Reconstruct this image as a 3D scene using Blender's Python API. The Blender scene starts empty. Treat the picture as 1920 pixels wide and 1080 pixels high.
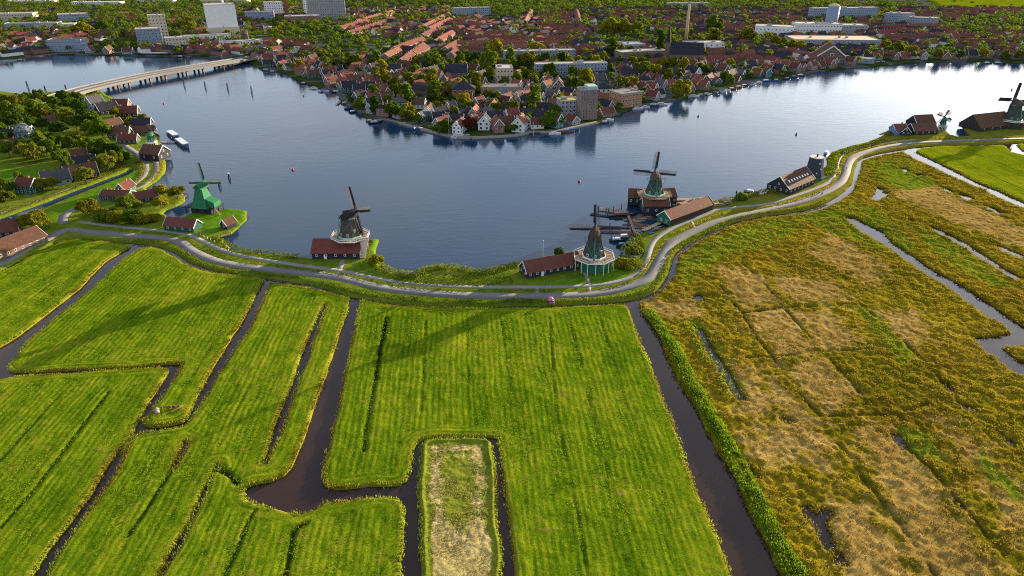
import bpy, math, random
import numpy as np
from mathutils import Vector, Matrix

R = math.radians
random.seed(7)
rng = np.random.default_rng(7)
S = bpy.context.scene
COL = S.collection

# ------------------------------------------------------------------ camera, light, exposure
CAM_H, PITCH, FPX = 120.0, R(27.0), 1280.0
cam_data = bpy.data.cameras.new('camera')
cam_data.sensor_width = 36.0
cam_data.lens = 36.0 * FPX / 1920.0
cam_data.clip_start = 1.0
cam_data.clip_end = 20000.0
cam = bpy.data.objects.new('camera', cam_data)
cam.location = (0, 0, CAM_H)
cam.rotation_euler = (R(90) - PITCH, 0, 0)
COL.objects.link(cam)
S.camera = cam

VEIL = 2.35
SUN_AZ, SUN_EL = 46.5, 9.2            # azimuth clockwise from +Y, elevation
world = bpy.data.worlds.new('World')
S.world = world
world.use_nodes = True
wn = world.node_tree.nodes
wl = world.node_tree.links
wn.clear()
sky = wn.new('ShaderNodeTexSky')
sky.sky_type = 'NISHITA'
sky.sun_disc = False
sky.sun_elevation = R(SUN_EL)
sky.sun_rotation = R(SUN_AZ)
sky.altitude = 0
sky.air_density = 1.0
sky.dust_density = 1.3
sky.ozone_density = 4.0
bg = wn.new('ShaderNodeBackground')
bg.inputs['Strength'].default_value = 0.125
wo = wn.new('ShaderNodeOutputWorld')
# a thin, streaky veil of high cloud over the whole sky: as bright as the sky behind it, but without its colour
_tc = wn.new('ShaderNodeTexCoord'); _mp = wn.new('ShaderNodeMapping'); _mp.inputs['Scale'].default_value = (2.2, 3.4, 9.0); _mp.inputs['Rotation'].default_value = (0, 0, R(25))
wl.new(_tc.outputs['Generated'], _mp.inputs['Vector'])
_no = wn.new('ShaderNodeTexNoise'); _no.inputs['Scale'].default_value = 1.1; _no.inputs['Detail'].default_value = 5; _no.inputs['Roughness'].default_value = 0.55
wl.new(_mp.outputs[0], _no.inputs['Vector'])
_mr = wn.new('ShaderNodeMapRange'); _mr.inputs[1].default_value = 0.36; _mr.inputs[2].default_value = 0.66; _mr.inputs[3].default_value = 0.38; _mr.inputs[4].default_value = 0.92
wl.new(_no.outputs['Fac'], _mr.inputs[0])
_bw = wn.new('ShaderNodeRGBToBW'); wl.new(sky.outputs[0], _bw.inputs[0])
_pw = wn.new('ShaderNodeMath'); _pw.operation = 'POWER'; _pw.inputs[1].default_value = 0.50; wl.new(_bw.outputs[0], _pw.inputs[0])
_ml = wn.new('ShaderNodeMath'); _ml.operation = 'MULTIPLY'; _ml.inputs[1].default_value = VEIL; wl.new(_pw.outputs[0], _ml.inputs[0])
_cc = wn.new('ShaderNodeCombineColor')
for _i, _k in enumerate((0.98, 1.0, 1.03)):
    _t = wn.new('ShaderNodeMath'); _t.operation = 'MULTIPLY'; _t.inputs[1].default_value = _k; wl.new(_ml.outputs[0], _t.inputs[0]); wl.new(_t.outputs[0], _cc.inputs[_i])
_mx = wn.new('ShaderNodeMixRGB'); wl.new(_mr.outputs[0], _mx.inputs[0]); wl.new(sky.outputs[0], _mx.inputs[1]); wl.new(_cc.outputs[0], _mx.inputs[2])
wl.new(_mx.outputs[0], bg.inputs[0])
wl.new(bg.outputs[0], wo.inputs[0])

sun_data = bpy.data.lights.new('sun', 'SUN')
sun_data.energy = 5.0
sun_data.angle = R(0.5)
sun_data.color = (1.0, 0.80, 0.52)
sun = bpy.data.objects.new('sun', sun_data)
sun.location = (300, 300, 300)
_sd = Vector((math.sin(R(SUN_AZ)) * math.cos(R(SUN_EL)), math.cos(R(SUN_AZ)) * math.cos(R(SUN_EL)), math.sin(R(SUN_EL))))
sun.rotation_euler = _sd.to_track_quat('Z', 'Y').to_euler()
COL.objects.link(sun)

S.view_settings.view_transform = 'Standard'
S.view_settings.look = 'None'
S.view_settings.gamma = 1.0
S.view_settings.exposure = 1.66
S.view_settings.use_curve_mapping = False
S.cycles.filter_width = 1.1
S.cycles.use_denoising = False
S.cycles.max_bounces = 6
S.cycles.diffuse_bounces = 2
S.cycles.glossy_bounces = 3
S.cycles.transmission_bounces = 3
S.cycles.transparent_max_bounces = 4

# ------------------------------------------------------------------ map helpers: a pixel of the survey photo -> a point on the ground
def at(px, py, z=0.0):
    u = (px - 960) / FPX
    v = (540 - py) / FPX
    dy = math.cos(PITCH) + v * math.sin(PITCH)
    dz = -math.sin(PITCH) + v * math.cos(PITCH)
    t = (z - CAM_H) / dz
    return (u * t, dy * t)

def ats(pts, z=0.0):
    return [at(p[0], p[1], z) for p in pts]

# ------------------------------------------------------------------ noise
def _hash(ix, iy, seed):
    h = (ix.astype(np.int64) * 374761393 + iy.astype(np.int64) * 668265263 + seed * 974634777) & 0xffffffff
    h = ((h ^ (h >> 13)) * 1274126177) & 0xffffffff
    h = h ^ (h >> 16)
    return (h & 0xffffff) / float(0xffffff)

def vn(x, y, scale, seed=0):
    x = np.asarray(x, float) / scale
    y = np.asarray(y, float) / scale
    ix = np.floor(x); iy = np.floor(y)
    fx = x - ix; fy = y - iy
    fx = fx * fx * (3 - 2 * fx); fy = fy * fy * (3 - 2 * fy)
    a = _hash(ix, iy, seed); b = _hash(ix + 1, iy, seed)
    c = _hash(ix, iy + 1, seed); d = _hash(ix + 1, iy + 1, seed)
    return (a + (b - a) * fx) * (1 - fy) + (c + (d - c) * fx) * fy

def fbm(x, y, scale, seed=0, n=3):
    s = 0; a = 0.5; t = 0
    for k in range(n):
        s = s + a * vn(x, y, scale / 2 ** k, seed + 11 * k); t += a; a *= 0.55
    return s / t

def inside(X, Y, poly):
    P = np.asarray(poly, float)
    res = np.zeros(X.shape, bool)
    n = len(P)
    for i in range(n):
        x0, y0 = P[i]; x1, y1 = P[(i + 1) % n]
        if y0 == y1:
            continue
        c = (Y >= min(y0, y1)) & (Y < max(y0, y1))
        xi = x0 + (Y - y0) * (x1 - x0) / (y1 - y0)
        res ^= c & (X < xi)
    return res

def edge_dist(X, Y, polys, closed=True, near=False):
    best = np.full(X.shape, 1e9)
    bx = np.zeros(X.shape); by = np.zeros(X.shape)
    for poly in polys:
        n = len(poly)
        for i in range(n if closed else n - 1):
            x0, y0 = poly[i]; x1, y1 = poly[(i + 1) % n]
            ex, ey = x1 - x0, y1 - y0
            L = ex * ex + ey * ey + 1e-12
            t = np.clip(((X - x0) * ex + (Y - y0) * ey) / L, 0, 1)
            qx = x0 + t * ex; qy = y0 + t * ey
            d = np.hypot(X - qx, Y - qy)
            if near:
                m = d < best
                bx[m] = qx[m]; by[m] = qy[m]
            best = np.minimum(best, d)
    return (best, bx, by) if near else best

def smooth(pts, per=6, closed=False):
    P = [Vector((p[0], p[1])) for p in pts]
    n = len(P); out = []
    rngi = range(n if closed else n - 1)
    for i in rngi:
        if closed:
            a, b, c, d = P[i - 1], P[i], P[(i + 1) % n], P[(i + 2) % n]
        else:
            a = P[max(i - 1, 0)]; b = P[i]; c = P[i + 1]; d = P[min(i + 2, n - 1)]
        for k in range(per):
            t = k / per
            q = 0.5 * ((2 * b) + (c - a) * t + (2 * a - 5 * b + 4 * c - d) * t * t + (3 * b - a - 3 * c + d) * t ** 3)
            out.append((q.x, q.y))
    if not closed:
        out.append((P[-1].x, P[-1].y))
    return out

def wobble(poly, amp, step, seed, closed=True):
    """resample an outline every `step` metres and push it in and out a little, as a bank is"""
    out = []
    n = len(poly)
    for i in range(n if closed else n - 1):
        x0, y0 = poly[i]; x1, y1 = poly[(i + 1) % n]
        L = math.hypot(x1 - x0, y1 - y0)
        k = max(1, int(L / step)) if L < 400 else 1
        nx, ny = (-(y1 - y0) / (L + 1e-9), (x1 - x0) / (L + 1e-9))
        for j in range(k):
            t = j / k
            x = x0 + (x1 - x0) * t; y = y0 + (y1 - y0) * t
            d = amp * 2 * (float(fbm(x, y, 5.0, seed, 2)) - 0.5)
            out.append((x + nx * d, y + ny * d))
    return out

# ------------------------------------------------------------------ materials
MATS = {}
class NT:
    def __init__(self, name):
        self.m = bpy.data.materials.new(name)
        self.m.use_nodes = True
        self.n = self.m.node_tree.nodes
        self.l = self.m.node_tree.links
        self.n.clear()
        self.out = self.n.new('ShaderNodeOutputMaterial')
    def node(self, t, **kw):
        nd = self.n.new(t)
        for k, v in kw.items():
            if k in nd.inputs.keys() if isinstance(k, str) else False:
                self.put(nd, k, v)
            else:
                setattr(nd, k, v)
        return nd
    def put(self, nd, key, v):
        if hasattr(v, 'is_linked') or isinstance(v, bpy.types.NodeSocket):
            self.l.new(v, nd.inputs[key])
        else:
            nd.inputs[key].default_value = v
    def coord(self, kind='Object'):
        return self.n.new('ShaderNodeTexCoord').outputs[kind]
    def pos(self):
        return self.n.new('ShaderNodeNewGeometry').outputs['Position']
    def noise(self, vec, scale, detail=3, rough=0.6):
        nd = self.n.new('ShaderNodeTexNoise')
        self.l.new(vec, nd.inputs['Vector'])
        nd.inputs['Scale'].default_value = scale
        nd.inputs['Detail'].default_value = detail
        nd.inputs['Roughness'].default_value = rough
        return nd.outputs['Fac']
    def ramp(self, fac, stops, interp='LINEAR'):
        nd = self.n.new('ShaderNodeValToRGB')
        nd.color_ramp.interpolation = interp
        els = nd.color_ramp.elements
        while len(els) < len(stops):
            els.new(0.5)
        for e, (p, c) in zip(els, stops):
            e.position = p
            e.color = (c[0], c[1], c[2], 1)
        self.l.new(fac, nd.inputs[0])
        return nd.outputs[0]
    def mix(self, fac, a, b, blend='MIX'):
        nd = self.n.new('ShaderNodeMixRGB')
        nd.blend_type = blend
        for key, v in ((0, fac), (1, a), (2, b)):
            if isinstance(v, bpy.types.NodeSocket):
                self.l.new(v, nd.inputs[key])
            elif isinstance(v, (int, float)):
                nd.inputs[key].default_value = v
            else:
                nd.inputs[key].default_value = (v[0], v[1], v[2], 1)
        return nd.outputs[0]
    def math(self, op, a, b=None):
        nd = self.n.new('ShaderNodeMath')
        nd.operation = op
        for key, v in ((0, a), (1, b)):
            if v is None:
                continue
            if isinstance(v, bpy.types.NodeSocket):
                self.l.new(v, nd.inputs[key])
            else:
                nd.inputs[key].default_value = v
        return nd.outputs[0]
    def attr(self, name):
        nd = self.n.new('ShaderNodeAttribute')
        nd.attribute_name = name
        return nd.outputs['Fac']
    def bump(self, h, strength=0.5, dist=0.1):
        nd = self.n.new('ShaderNodeBump')
        nd.inputs['Strength'].default_value = strength
        nd.inputs['Distance'].default_value = dist
        self.l.new(h, nd.inputs['Height'])
        return nd.outputs[0]
    def principled(self, color, rough=0.8, normal=None, spec=0.3, metallic=0.0):
        p = self.n.new('ShaderNodeBsdfPrincipled')
        if isinstance(color, bpy.types.NodeSocket):
            self.l.new(color, p.inputs['Base Color'])
        else:
            p.inputs['Base Color'].default_value = (color[0], color[1], color[2], 1)
        if isinstance(rough, bpy.types.NodeSocket):
            self.l.new(rough, p.inputs['Roughness'])
        else:
            p.inputs['Roughness'].default_value = rough
        p.inputs['Specular IOR Level'].default_value = spec
        p.inputs['Metallic'].default_value = metallic
        if normal is not None:
            self.l.new(normal, p.inputs['Normal'])
        return p.outputs[0]
    def leafy(self, color, trans=0.35, normal=None):
        d = self.n.new('ShaderNodeBsdfDiffuse'); t = self.n.new('ShaderNodeBsdfTranslucent')
        mx = self.n.new('ShaderNodeMixShader'); mx.inputs[0].default_value = trans
        for b in (d, t):
            if isinstance(color, bpy.types.NodeSocket):
                self.l.new(color, b.inputs['Color'])
            else:
                b.inputs['Color'].default_value = (color[0], color[1], color[2], 1)
        if normal is not None:
            self.l.new(normal, d.inputs['Normal'])
        self.l.new(d.outputs[0], mx.inputs[1]); self.l.new(t.outputs[0], mx.inputs[2])
        return mx.outputs[0]
    def done(self, sh):
        self.l.new(sh, self.out.inputs['Surface'])
        return self.m

def simple(name, c, rough=0.75, var=0.25, scale=1.2, spec=0.25, metallic=0.0):
    if name in MATS:
        return MATS[name]
    t = NT(name)
    f = t.noise(t.coord('Object'), scale, 4, 0.65)
    r = t.n.new('ShaderNodeObjectInfo').outputs['Random']
    f2 = t.math('ADD', t.math('MULTIPLY', f, 0.7), t.math('MULTIPLY', r, 0.3))
    lo = [x * (1 - var) for x in c]; hi = [min(1, x * (1 + var)) for x in c]
    col = t.ramp(f2, [(0.25, lo), (0.75, hi)])
    MATS[name] = t.done(t.principled(col, rough, t.bump(f, 0.2, 0.05), spec, metallic))
    return MATS[name]

def roof_tiles(name, c, var=0.35):
    """pantiles: courses of tiles as relief, patchy weathering"""
    if name in MATS:
        return MATS[name]
    t = NT(name)
    co = t.coord('Object')
    n1 = t.noise(co, 0.45, 4, 0.65); n2 = t.noise(co, 3.0, 3, 0.7)
    r = t.n.new('ShaderNodeObjectInfo').outputs['Random']
    f = t.math('ADD', t.math('ADD', t.math('MULTIPLY', n1, 0.5), t.math('MULTIPLY', n2, 0.35)), t.math('MULTIPLY', r, 0.15))
    col = t.ramp(f, [(0.3, [x * (1 - var) for x in c]), (0.5, c), (0.72, [min(1, x * (1 + var)) for x in c])])
    w1 = t.n.new('ShaderNodeTexWave'); w1.wave_type = 'BANDS'; w1.bands_direction = 'X'
    t.l.new(co, w1.inputs['Vector']); w1.inputs['Scale'].default_value = 1.3
    w2 = t.n.new('ShaderNodeTexWave'); w2.wave_type = 'BANDS'; w2.bands_direction = 'Z'; w2.wave_profile = 'SAW'
    t.l.new(co, w2.inputs['Vector']); w2.inputs['Scale'].default_value = 1.4
    h = t.math('ADD', t.math('ADD', w1.outputs['Fac'], w2.outputs['Fac']), n2)
    MATS[name] = t.done(t.principled(col, 0.75, t.bump(h, 0.5, 0.08), 0.06))
    return MATS[name]

def planks(name, c, var=0.3, scale=1.6, axis='X'):
    if name in MATS:
        return MATS[name]
    t = NT(name)
    co = t.coord('Object')
    w = t.n.new('ShaderNodeTexWave'); w.wave_type = 'BANDS'; w.bands_direction = axis; w.wave_profile = 'SAW'
    t.l.new(co, w.inputs['Vector']); w.inputs['Scale'].default_value = scale
    n1 = t.noise(co, 0.7, 4, 0.7); n2 = t.noise(co, 5.0, 2)
    f = t.math('ADD', t.math('MULTIPLY', n1, 0.6), t.math('MULTIPLY', n2, 0.4))
    col = t.ramp(f, [(0.3, [x * (1 - var) for x in c]), (0.7, [min(1, x * (1 + var)) for x in c])])
    MATS[name] = t.done(t.principled(col, 0.7, t.bump(w.outputs['Fac'], 0.4, 0.04), 0.10))
    return MATS[name]

def brick(name, c, mortar=(0.30, 0.28, 0.25)):
    if name in MATS:
        return MATS[name]
    t = NT(name)
    co = t.coord('Object')
    n1 = t.noise(co, 0.4, 4); n2 = t.noise(co, 4.0, 3)
    f = t.math('ADD', t.math('MULTIPLY', n1, 0.55), t.math('MULTIPLY', n2, 0.45))
    col = t.ramp(f, [(0.3, [x * 0.7 for x in c]), (0.7, [x * 1.3 for x in c])])
    w = t.n.new('ShaderNodeTexWave'); w.wave_type = 'BANDS'; w.bands_direction = 'Z'
    t.l.new(co, w.inputs['Vector']); w.inputs['Scale'].default_value = 2.5
    col = t.mix(t.math('MULTIPLY', w.outputs['Fac'], 0.25), col, mortar)
    MATS[name] = t.done(t.principled(col, 0.85, t.bump(n2, 0.2, 0.03), 0.2))
    return MATS[name]

def leaf_mat(name, dark, mid, light, trans=0.35):
    if name in MATS:
        return MATS[name]
    t = NT(name)
    p = t.pos()
    n1 = t.noise(p, 0.45, 4, 0.65); n2 = t.noise(p, 2.6, 2)
    r = t.n.new('ShaderNodeObjectInfo').outputs['Random']
    f = t.math('ADD', t.math('ADD', t.math('MULTIPLY', n1, 0.4), t.math('MULTIPLY', n2, 0.35)), t.math('MULTIPLY', r, 0.25))
    col = t.ramp(f, [(0.28, dark), (0.5, mid), (0.72, light)])
    MATS[name] = t.done(t.leafy(col, trans))
    return MATS[name]

def glass_mat():
    if 'window_glass' in MATS:
        return MATS['window_glass']
    t = NT('window_glass')
    r = t.noise(t.pos(), 0.6, 1)
    col = t.ramp(r, [(0.35, (0.015, 0.02, 0.03)), (0.65, (0.05, 0.06, 0.08))])
    MATS['window_glass'] = t.done(t.principled(col, 0.08, None, 0.6))
    return MATS['window_glass']

# ------------------------------------------------------------------ mesh helpers
class MB:
    def __init__(s):
        s.v = []; s.f = []
    def add(s, verts, faces):
        o = len(s.v)
        s.v += [tuple(v) for v in verts]
        s.f += [tuple(i + o for i in f) for f in faces]
        return s
    def box(s, x0, x1, y0, y1, z0, z1, M=None):
        vs = [(x0, y0, z0), (x1, y0, z0), (x1, y1, z0), (x0, y1, z0), (x0, y0, z1), (x1, y0, z1), (x1, y1, z1), (x0, y1, z1)]
        if M is not None:
            vs = [tuple(M @ Vector(v)) for v in vs]
        return s.add(vs, [(0, 3, 2, 1), (4, 5, 6, 7), (0, 1, 5, 4), (1, 2, 6, 5), (2, 3, 7, 6), (3, 0, 4, 7)])
    def bar(s, a, b, w, h=None):
        """square bar from a to b"""
        h = h or w
        a = Vector(a); b = Vector(b); d = (b - a)
        L = d.length
        q = d.to_track_quat('X', 'Z')
        M = Matrix.Translation(a) @ q.to_matrix().to_4x4()
        return s.box(0, L, -w / 2, w / 2, -h / 2, h / 2, M)
    def ring(s, rings, n=12, cap0=True, cap1=True, rot=0.0, cx=0, cy=0):
        """rings: list of (radius, z)"""
        o = len(s.v)
        for r, z in rings:
            for k in range(n):
                a = rot + 2 * math.pi * k / n
                s.v.append((cx + r * math.cos(a), cy + r * math.sin(a), z))
        for i in range(len(rings) - 1):
            for k in range(n):
                a = o + i * n + k; b = o + i * n + (k + 1) % n
                s.f.append((a, b, b + n, a + n))
        if cap0:
            s.f.append(tuple(o + k for k in reversed(range(n))))
        if cap1:
            e = o + (len(rings) - 1) * n
            s.f.append(tuple(e + k for k in range(n)))
        return s
    def tube(s, pts, radii, n=8):
        o = len(s.v); P = [Vector(p) for p in pts]
        for i, p in enumerate(P):
            d = (P[min(i + 1, len(P) - 1)] - P[max(i - 1, 0)]).normalized()
            q = d.to_track_quat('Z', 'Y')
            for k in range(n):
                a = 2 * math.pi * k / n
                s.v.append(tuple(p + q @ Vector((radii[i] * math.cos(a), radii[i] * math.sin(a), 0))))
        for i in range(len(P) - 1):
            for k in range(n):
                a = o + i * n + k; b = o + i * n + (k + 1) % n
                s.f.append((a, b, b + n, a + n))
        s.f.append(tuple(o + k for k in reversed(range(n))))
        s.f.append(tuple(o + (len(P) - 1) * n + k for k in range(n)))
        return s
    def gable(s, w, l, h0, h1, over=0.35, th=0.22):
        """a pitched roof as one solid: ridge along X, length l, span w"""
        hx = l / 2 + over; hy = w / 2 + over
        sl = (h1 - h0) / (w / 2)
        ze = h0 - over * sl
        pro = [(-hy, ze), (0, h1), (hy, ze), (hy, ze + th), (0, h1 + th * 1.3), (-hy, ze + th)]
        o = len(s.v)
        for x in (-hx, hx):
            for y, z in pro:
                s.v.append((x, y, z))
        n = 6
        for k in range(n):
            a = o + k; b = o + (k + 1) % n
            s.f.append((a, b, b + n, a + n))
        s.f.append((o, o + 5, o + 4, o + 1)); s.f.append((o + 1, o + 4, o + 3, o + 2))
        s.f.append((o + 6, o + 7, o + 10, o + 11)); s.f.append((o + 7, o + 8, o + 9, o + 10))
        return s
    def hip(s, w, l, h0, h1, over=0.4, run=0.5):
        hx = l / 2 + over; hy = w / 2 + over; rx = max(0.2, l / 2 - w * run)
        vs = [(-hx, -hy, h0), (hx, -hy, h0), (hx, hy, h0), (-hx, hy, h0), (-hx, -hy, h0 + .2), (hx, -hy, h0 + .2), (hx, hy, h0 + .2), (-hx, hy, h0 + .2), (-rx, 0, h1), (rx, 0, h1)]
        return s.add(vs, [(0, 3, 2, 1), (0, 1, 5, 4), (1, 2, 6, 5), (2, 3, 7, 6), (3, 0, 4, 7), (4, 5, 9, 8), (6, 7, 8, 9), (5, 6, 9), (7, 4, 8)])
    def gwall(s, w, l, h0, h1):
        """walls of a gabled house, one closed solid; gables at x = +-l/2"""
        o = len(s.v)
        pro = [(-w / 2, 0), (w / 2, 0), (w / 2, h0), (0, h1), (-w / 2, h0)]
        for x in (-l / 2, l / 2):
            for y, z in pro:
                s.v.append((x, y, z))
        for k in range(5):
            a = o + k; b = o + (k + 1) % 5
            s.f.append((a, a + 5, b + 5, b))
        s.f.append((o, o + 1, o + 2, o + 3, o + 4)); s.f.append((o + 9, o + 8, o + 7, o + 6, o + 5))
        return s
    def mesh(s, name, mat=None, smooth_=False):
        me = bpy.data.meshes.new(name)
        me.from_pydata(s.v, [], s.f)
        if mat is not None:
            me.materials.append(mat)
        if smooth_:
            me.polygons.foreach_set('use_smooth', [True] * len(me.polygons))
        me.update()
        return me
    def build(s, name, mat, parent=None, smooth_=False, stuff=False, loc=None):
        o = bpy.data.objects.new(name, s.mesh(name, mat, smooth_))
        COL.objects.link(o)
        if parent is not None:
            o.parent = parent
        if stuff:
            o['kind'] = 'stuff'
        if loc is not None:
            o.location = loc
        return o

def np_mesh(name, V, F, mat, smooth_=False):
    """V (n,3) array, F (m,3|4) array"""
    V = np.ascontiguousarray(V, np.float32); F = np.ascontiguousarray(F, np.int32)
    me = bpy.data.meshes.new(name)
    k = F.shape[1]
    me.vertices.add(len(V)); me.vertices.foreach_set('co', V.ravel())
    me.loops.add(F.size); me.loops.foreach_set('vertex_index', F.ravel())
    me.polygons.add(len(F)); me.polygons.foreach_set('loop_start', np.arange(0, F.size, k, dtype=np.int32))
    me.polygons.foreach_set('loop_total', np.full(len(F), k, np.int32))
    if smooth_:
        me.polygons.foreach_set('use_smooth', np.ones(len(F), bool))
    me.update(calc_edges=True)
    if mat is not None:
        me.materials.append(mat)
    return me

def put(name, me, parent=None, kind=None):
    o = bpy.data.objects.new(name, me)
    COL.objects.link(o)
    if parent is not None:
        o.parent = parent
    if kind:
        o['kind'] = kind
    return o

def thing(name, label, cat, loc=(0, 0, 0), rz=0.0, group=None, scale=None):
    o = bpy.data.objects.new(name, None)
    COL.objects.link(o)
    o.empty_display_size = 0.5
    o.location = loc
    o.rotation_euler = (0, 0, rz)
    if scale is not None:
        o.scale = scale
    o['label'] = label; o['category'] = cat
    if group:
        o['group'] = group
    return o

def tag(o, label, cat, group=None):
    o['label'] = label; o['category'] = cat
    if group:
        o['group'] = group
    return o

KIDS = {}
def copy_thing(src, loc, rz, scale=None, label=None, group=None, mats=None):
    """copy a thing with its parts and sub-parts; mats maps a part name to a material"""
    def rec(o, parent):
        c = o.copy()
        COL.objects.link(c)
        c.parent = parent
        base = o.name.split('.')[0]
        if mats and base in mats and c.type == 'MESH':
            c.material_slots[0].link = 'OBJECT'
            c.material_slots[0].material = mats[base]
        for k in KIDS.get(o, ()):
            rec(k, c)
        return c
    r = rec(src, None)
    r.location = loc; r.rotation_euler = (0, 0, rz)
    if scale is not None:
        r.scale = scale
    if label:
        r['label'] = label
    if group:
        r['group'] = group
    return r

def register(src):
    """remember the children of a prototype, so that copies need no scene search"""
    def rec(o):
        KIDS[o] = list(o.children)
        for k in o.children:
            rec(k)
    rec(src)
    return src

# ------------------------------------------------------------------ land: a surface of cells cut to an outline, with banks down into the water
def land(name, poly, step, zfun, mat, holes=(), attrs=None, bottom=-0.6, smooth_=True):
    P = np.asarray(poly)
    x0, y0 = P.min(0) - step; x1, y1 = P.max(0) + step
    nx = int((x1 - x0) / step) + 1; ny = int((y1 - y0) / step) + 1
    gx = x0 + np.arange(nx + 1) * step; gy = y0 + np.arange(ny + 1) * step
    CX, CY = np.meshgrid(gx[:-1] + step / 2, gy[:-1] + step / 2)
    m = inside(CX, CY, poly)
    for h in holes:
        H = np.asarray(h)
        sub = (CX > H[:, 0].min() - 1) & (CX < H[:, 0].max() + 1) & (CY > H[:, 1].min() - 1) & (CY < H[:, 1].max() + 1)
        if sub.any():
            idx = np.where(sub)
            ins = inside(CX[idx], CY[idx], h)
            mm = m[idx]; mm[ins] = False; m[idx] = mm
    J, I = np.where(m)
    vid = -np.ones((ny + 1, nx + 1), np.int64)
    quad = np.stack([J * (nx + 1) + I, J * (nx + 1) + I + 1, (J + 1) * (nx + 1) + I + 1, (J + 1) * (nx + 1) + I], 1)
    used, inv = np.unique(quad.ravel(), return_inverse=True)
    F = inv.reshape(-1, 4)
    cnt = np.bincount(F.ravel(), minlength=len(used))
    X = x0 + (used % (nx + 1)) * step; Y = y0 + (used // (nx + 1)) * step
    X = X.astype(float); Y = Y.astype(float)
    bnd = cnt < 4
    d, qx, qy = edge_dist(X[bnd], Y[bnd], [poly] + list(holes), near=True)
    ok = d < step * 1.3
    xb = X[bnd]; yb = Y[bnd]; xb[ok] = qx[ok]; yb[ok] = qy[ok]; X[bnd] = xb; Y[bnd] = yb
    inn = ~bnd
    D = np.zeros(len(X))
    if inn.any():
        D[inn] = edge_dist(X[inn], Y[inn], [poly] + list(holes))
    Z = zfun(X, Y, D)
    V = np.stack([X, Y, Z], 1)
    # skirt
    e = np.concatenate([F[:, [0, 1]], F[:, [1, 2]], F[:, [2, 3]], F[:, [3, 0]]])
    key = np.sort(e, 1); key = key[:, 0] * len(V) + key[:, 1]
    u, idx, c = np.unique(key, return_index=True, return_counts=True)
    be = e[idx[c == 1]]
    bv = np.unique(be)
    mp = -np.ones(len(V), np.int64); mp[bv] = len(V) + np.arange(len(bv))
    Vb = V[bv].copy(); Vb[:, 2] = bottom
    skirt = np.stack([be[:, 1], be[:, 0], mp[be[:, 0]], mp[be[:, 1]]], 1)
    V2 = np.concatenate([V, Vb]); F2 = np.concatenate([F, skirt])
    me = np_mesh(name, V2, F2, mat, smooth_)
    A = {'bank': D}
    if attrs:
        A.update(attrs(X, Y, D))
    for k, a in A.items():
        at_ = me.attributes.new(k, 'FLOAT', 'POINT')
        at_.data.foreach_set('value', np.concatenate([a, a[bv]]).astype(np.float32))
    return put(name, me, kind='structure')

def ribbon(name, pts, width, z, mat, drop=0.35, per=6, kind='structure'):
    """a road or path: a strip along a curve with a thin edge"""
    P = smooth(pts, per)
    n = len(P)
    V = []; F = []
    for i, (x, y) in enumerate(P):
        ax, ay = P[max(i - 1, 0)]; bx, by = P[min(i + 1, n - 1)]
        L = math.hypot(bx - ax, by - ay) + 1e-9
        nx, ny = -(by - ay) / L, (bx - ax) / L
        w = width / 2 * (1 + 0.10 * (float(vn(x, y, 9.0, 3)) - 0.5))
        zz = z(x, y) if callable(z) else z
        V += [(x + nx * w, y + ny * w, zz - drop), (x + nx * w, y + ny * w, zz), (x, y, zz), (x - nx * w, y - ny * w, zz), (x - nx * w, y - ny * w, zz - drop)]
        if i:
            a = (i - 1) * 5; b = i * 5
            for k in range(4):
                F.append((a + k, b + k, b + k + 1, a + k + 1))
    me = np_mesh(name, np.array(V), np.array(F)[:, ::-1], mat)
    return put(name, me, kind=kind)
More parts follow.
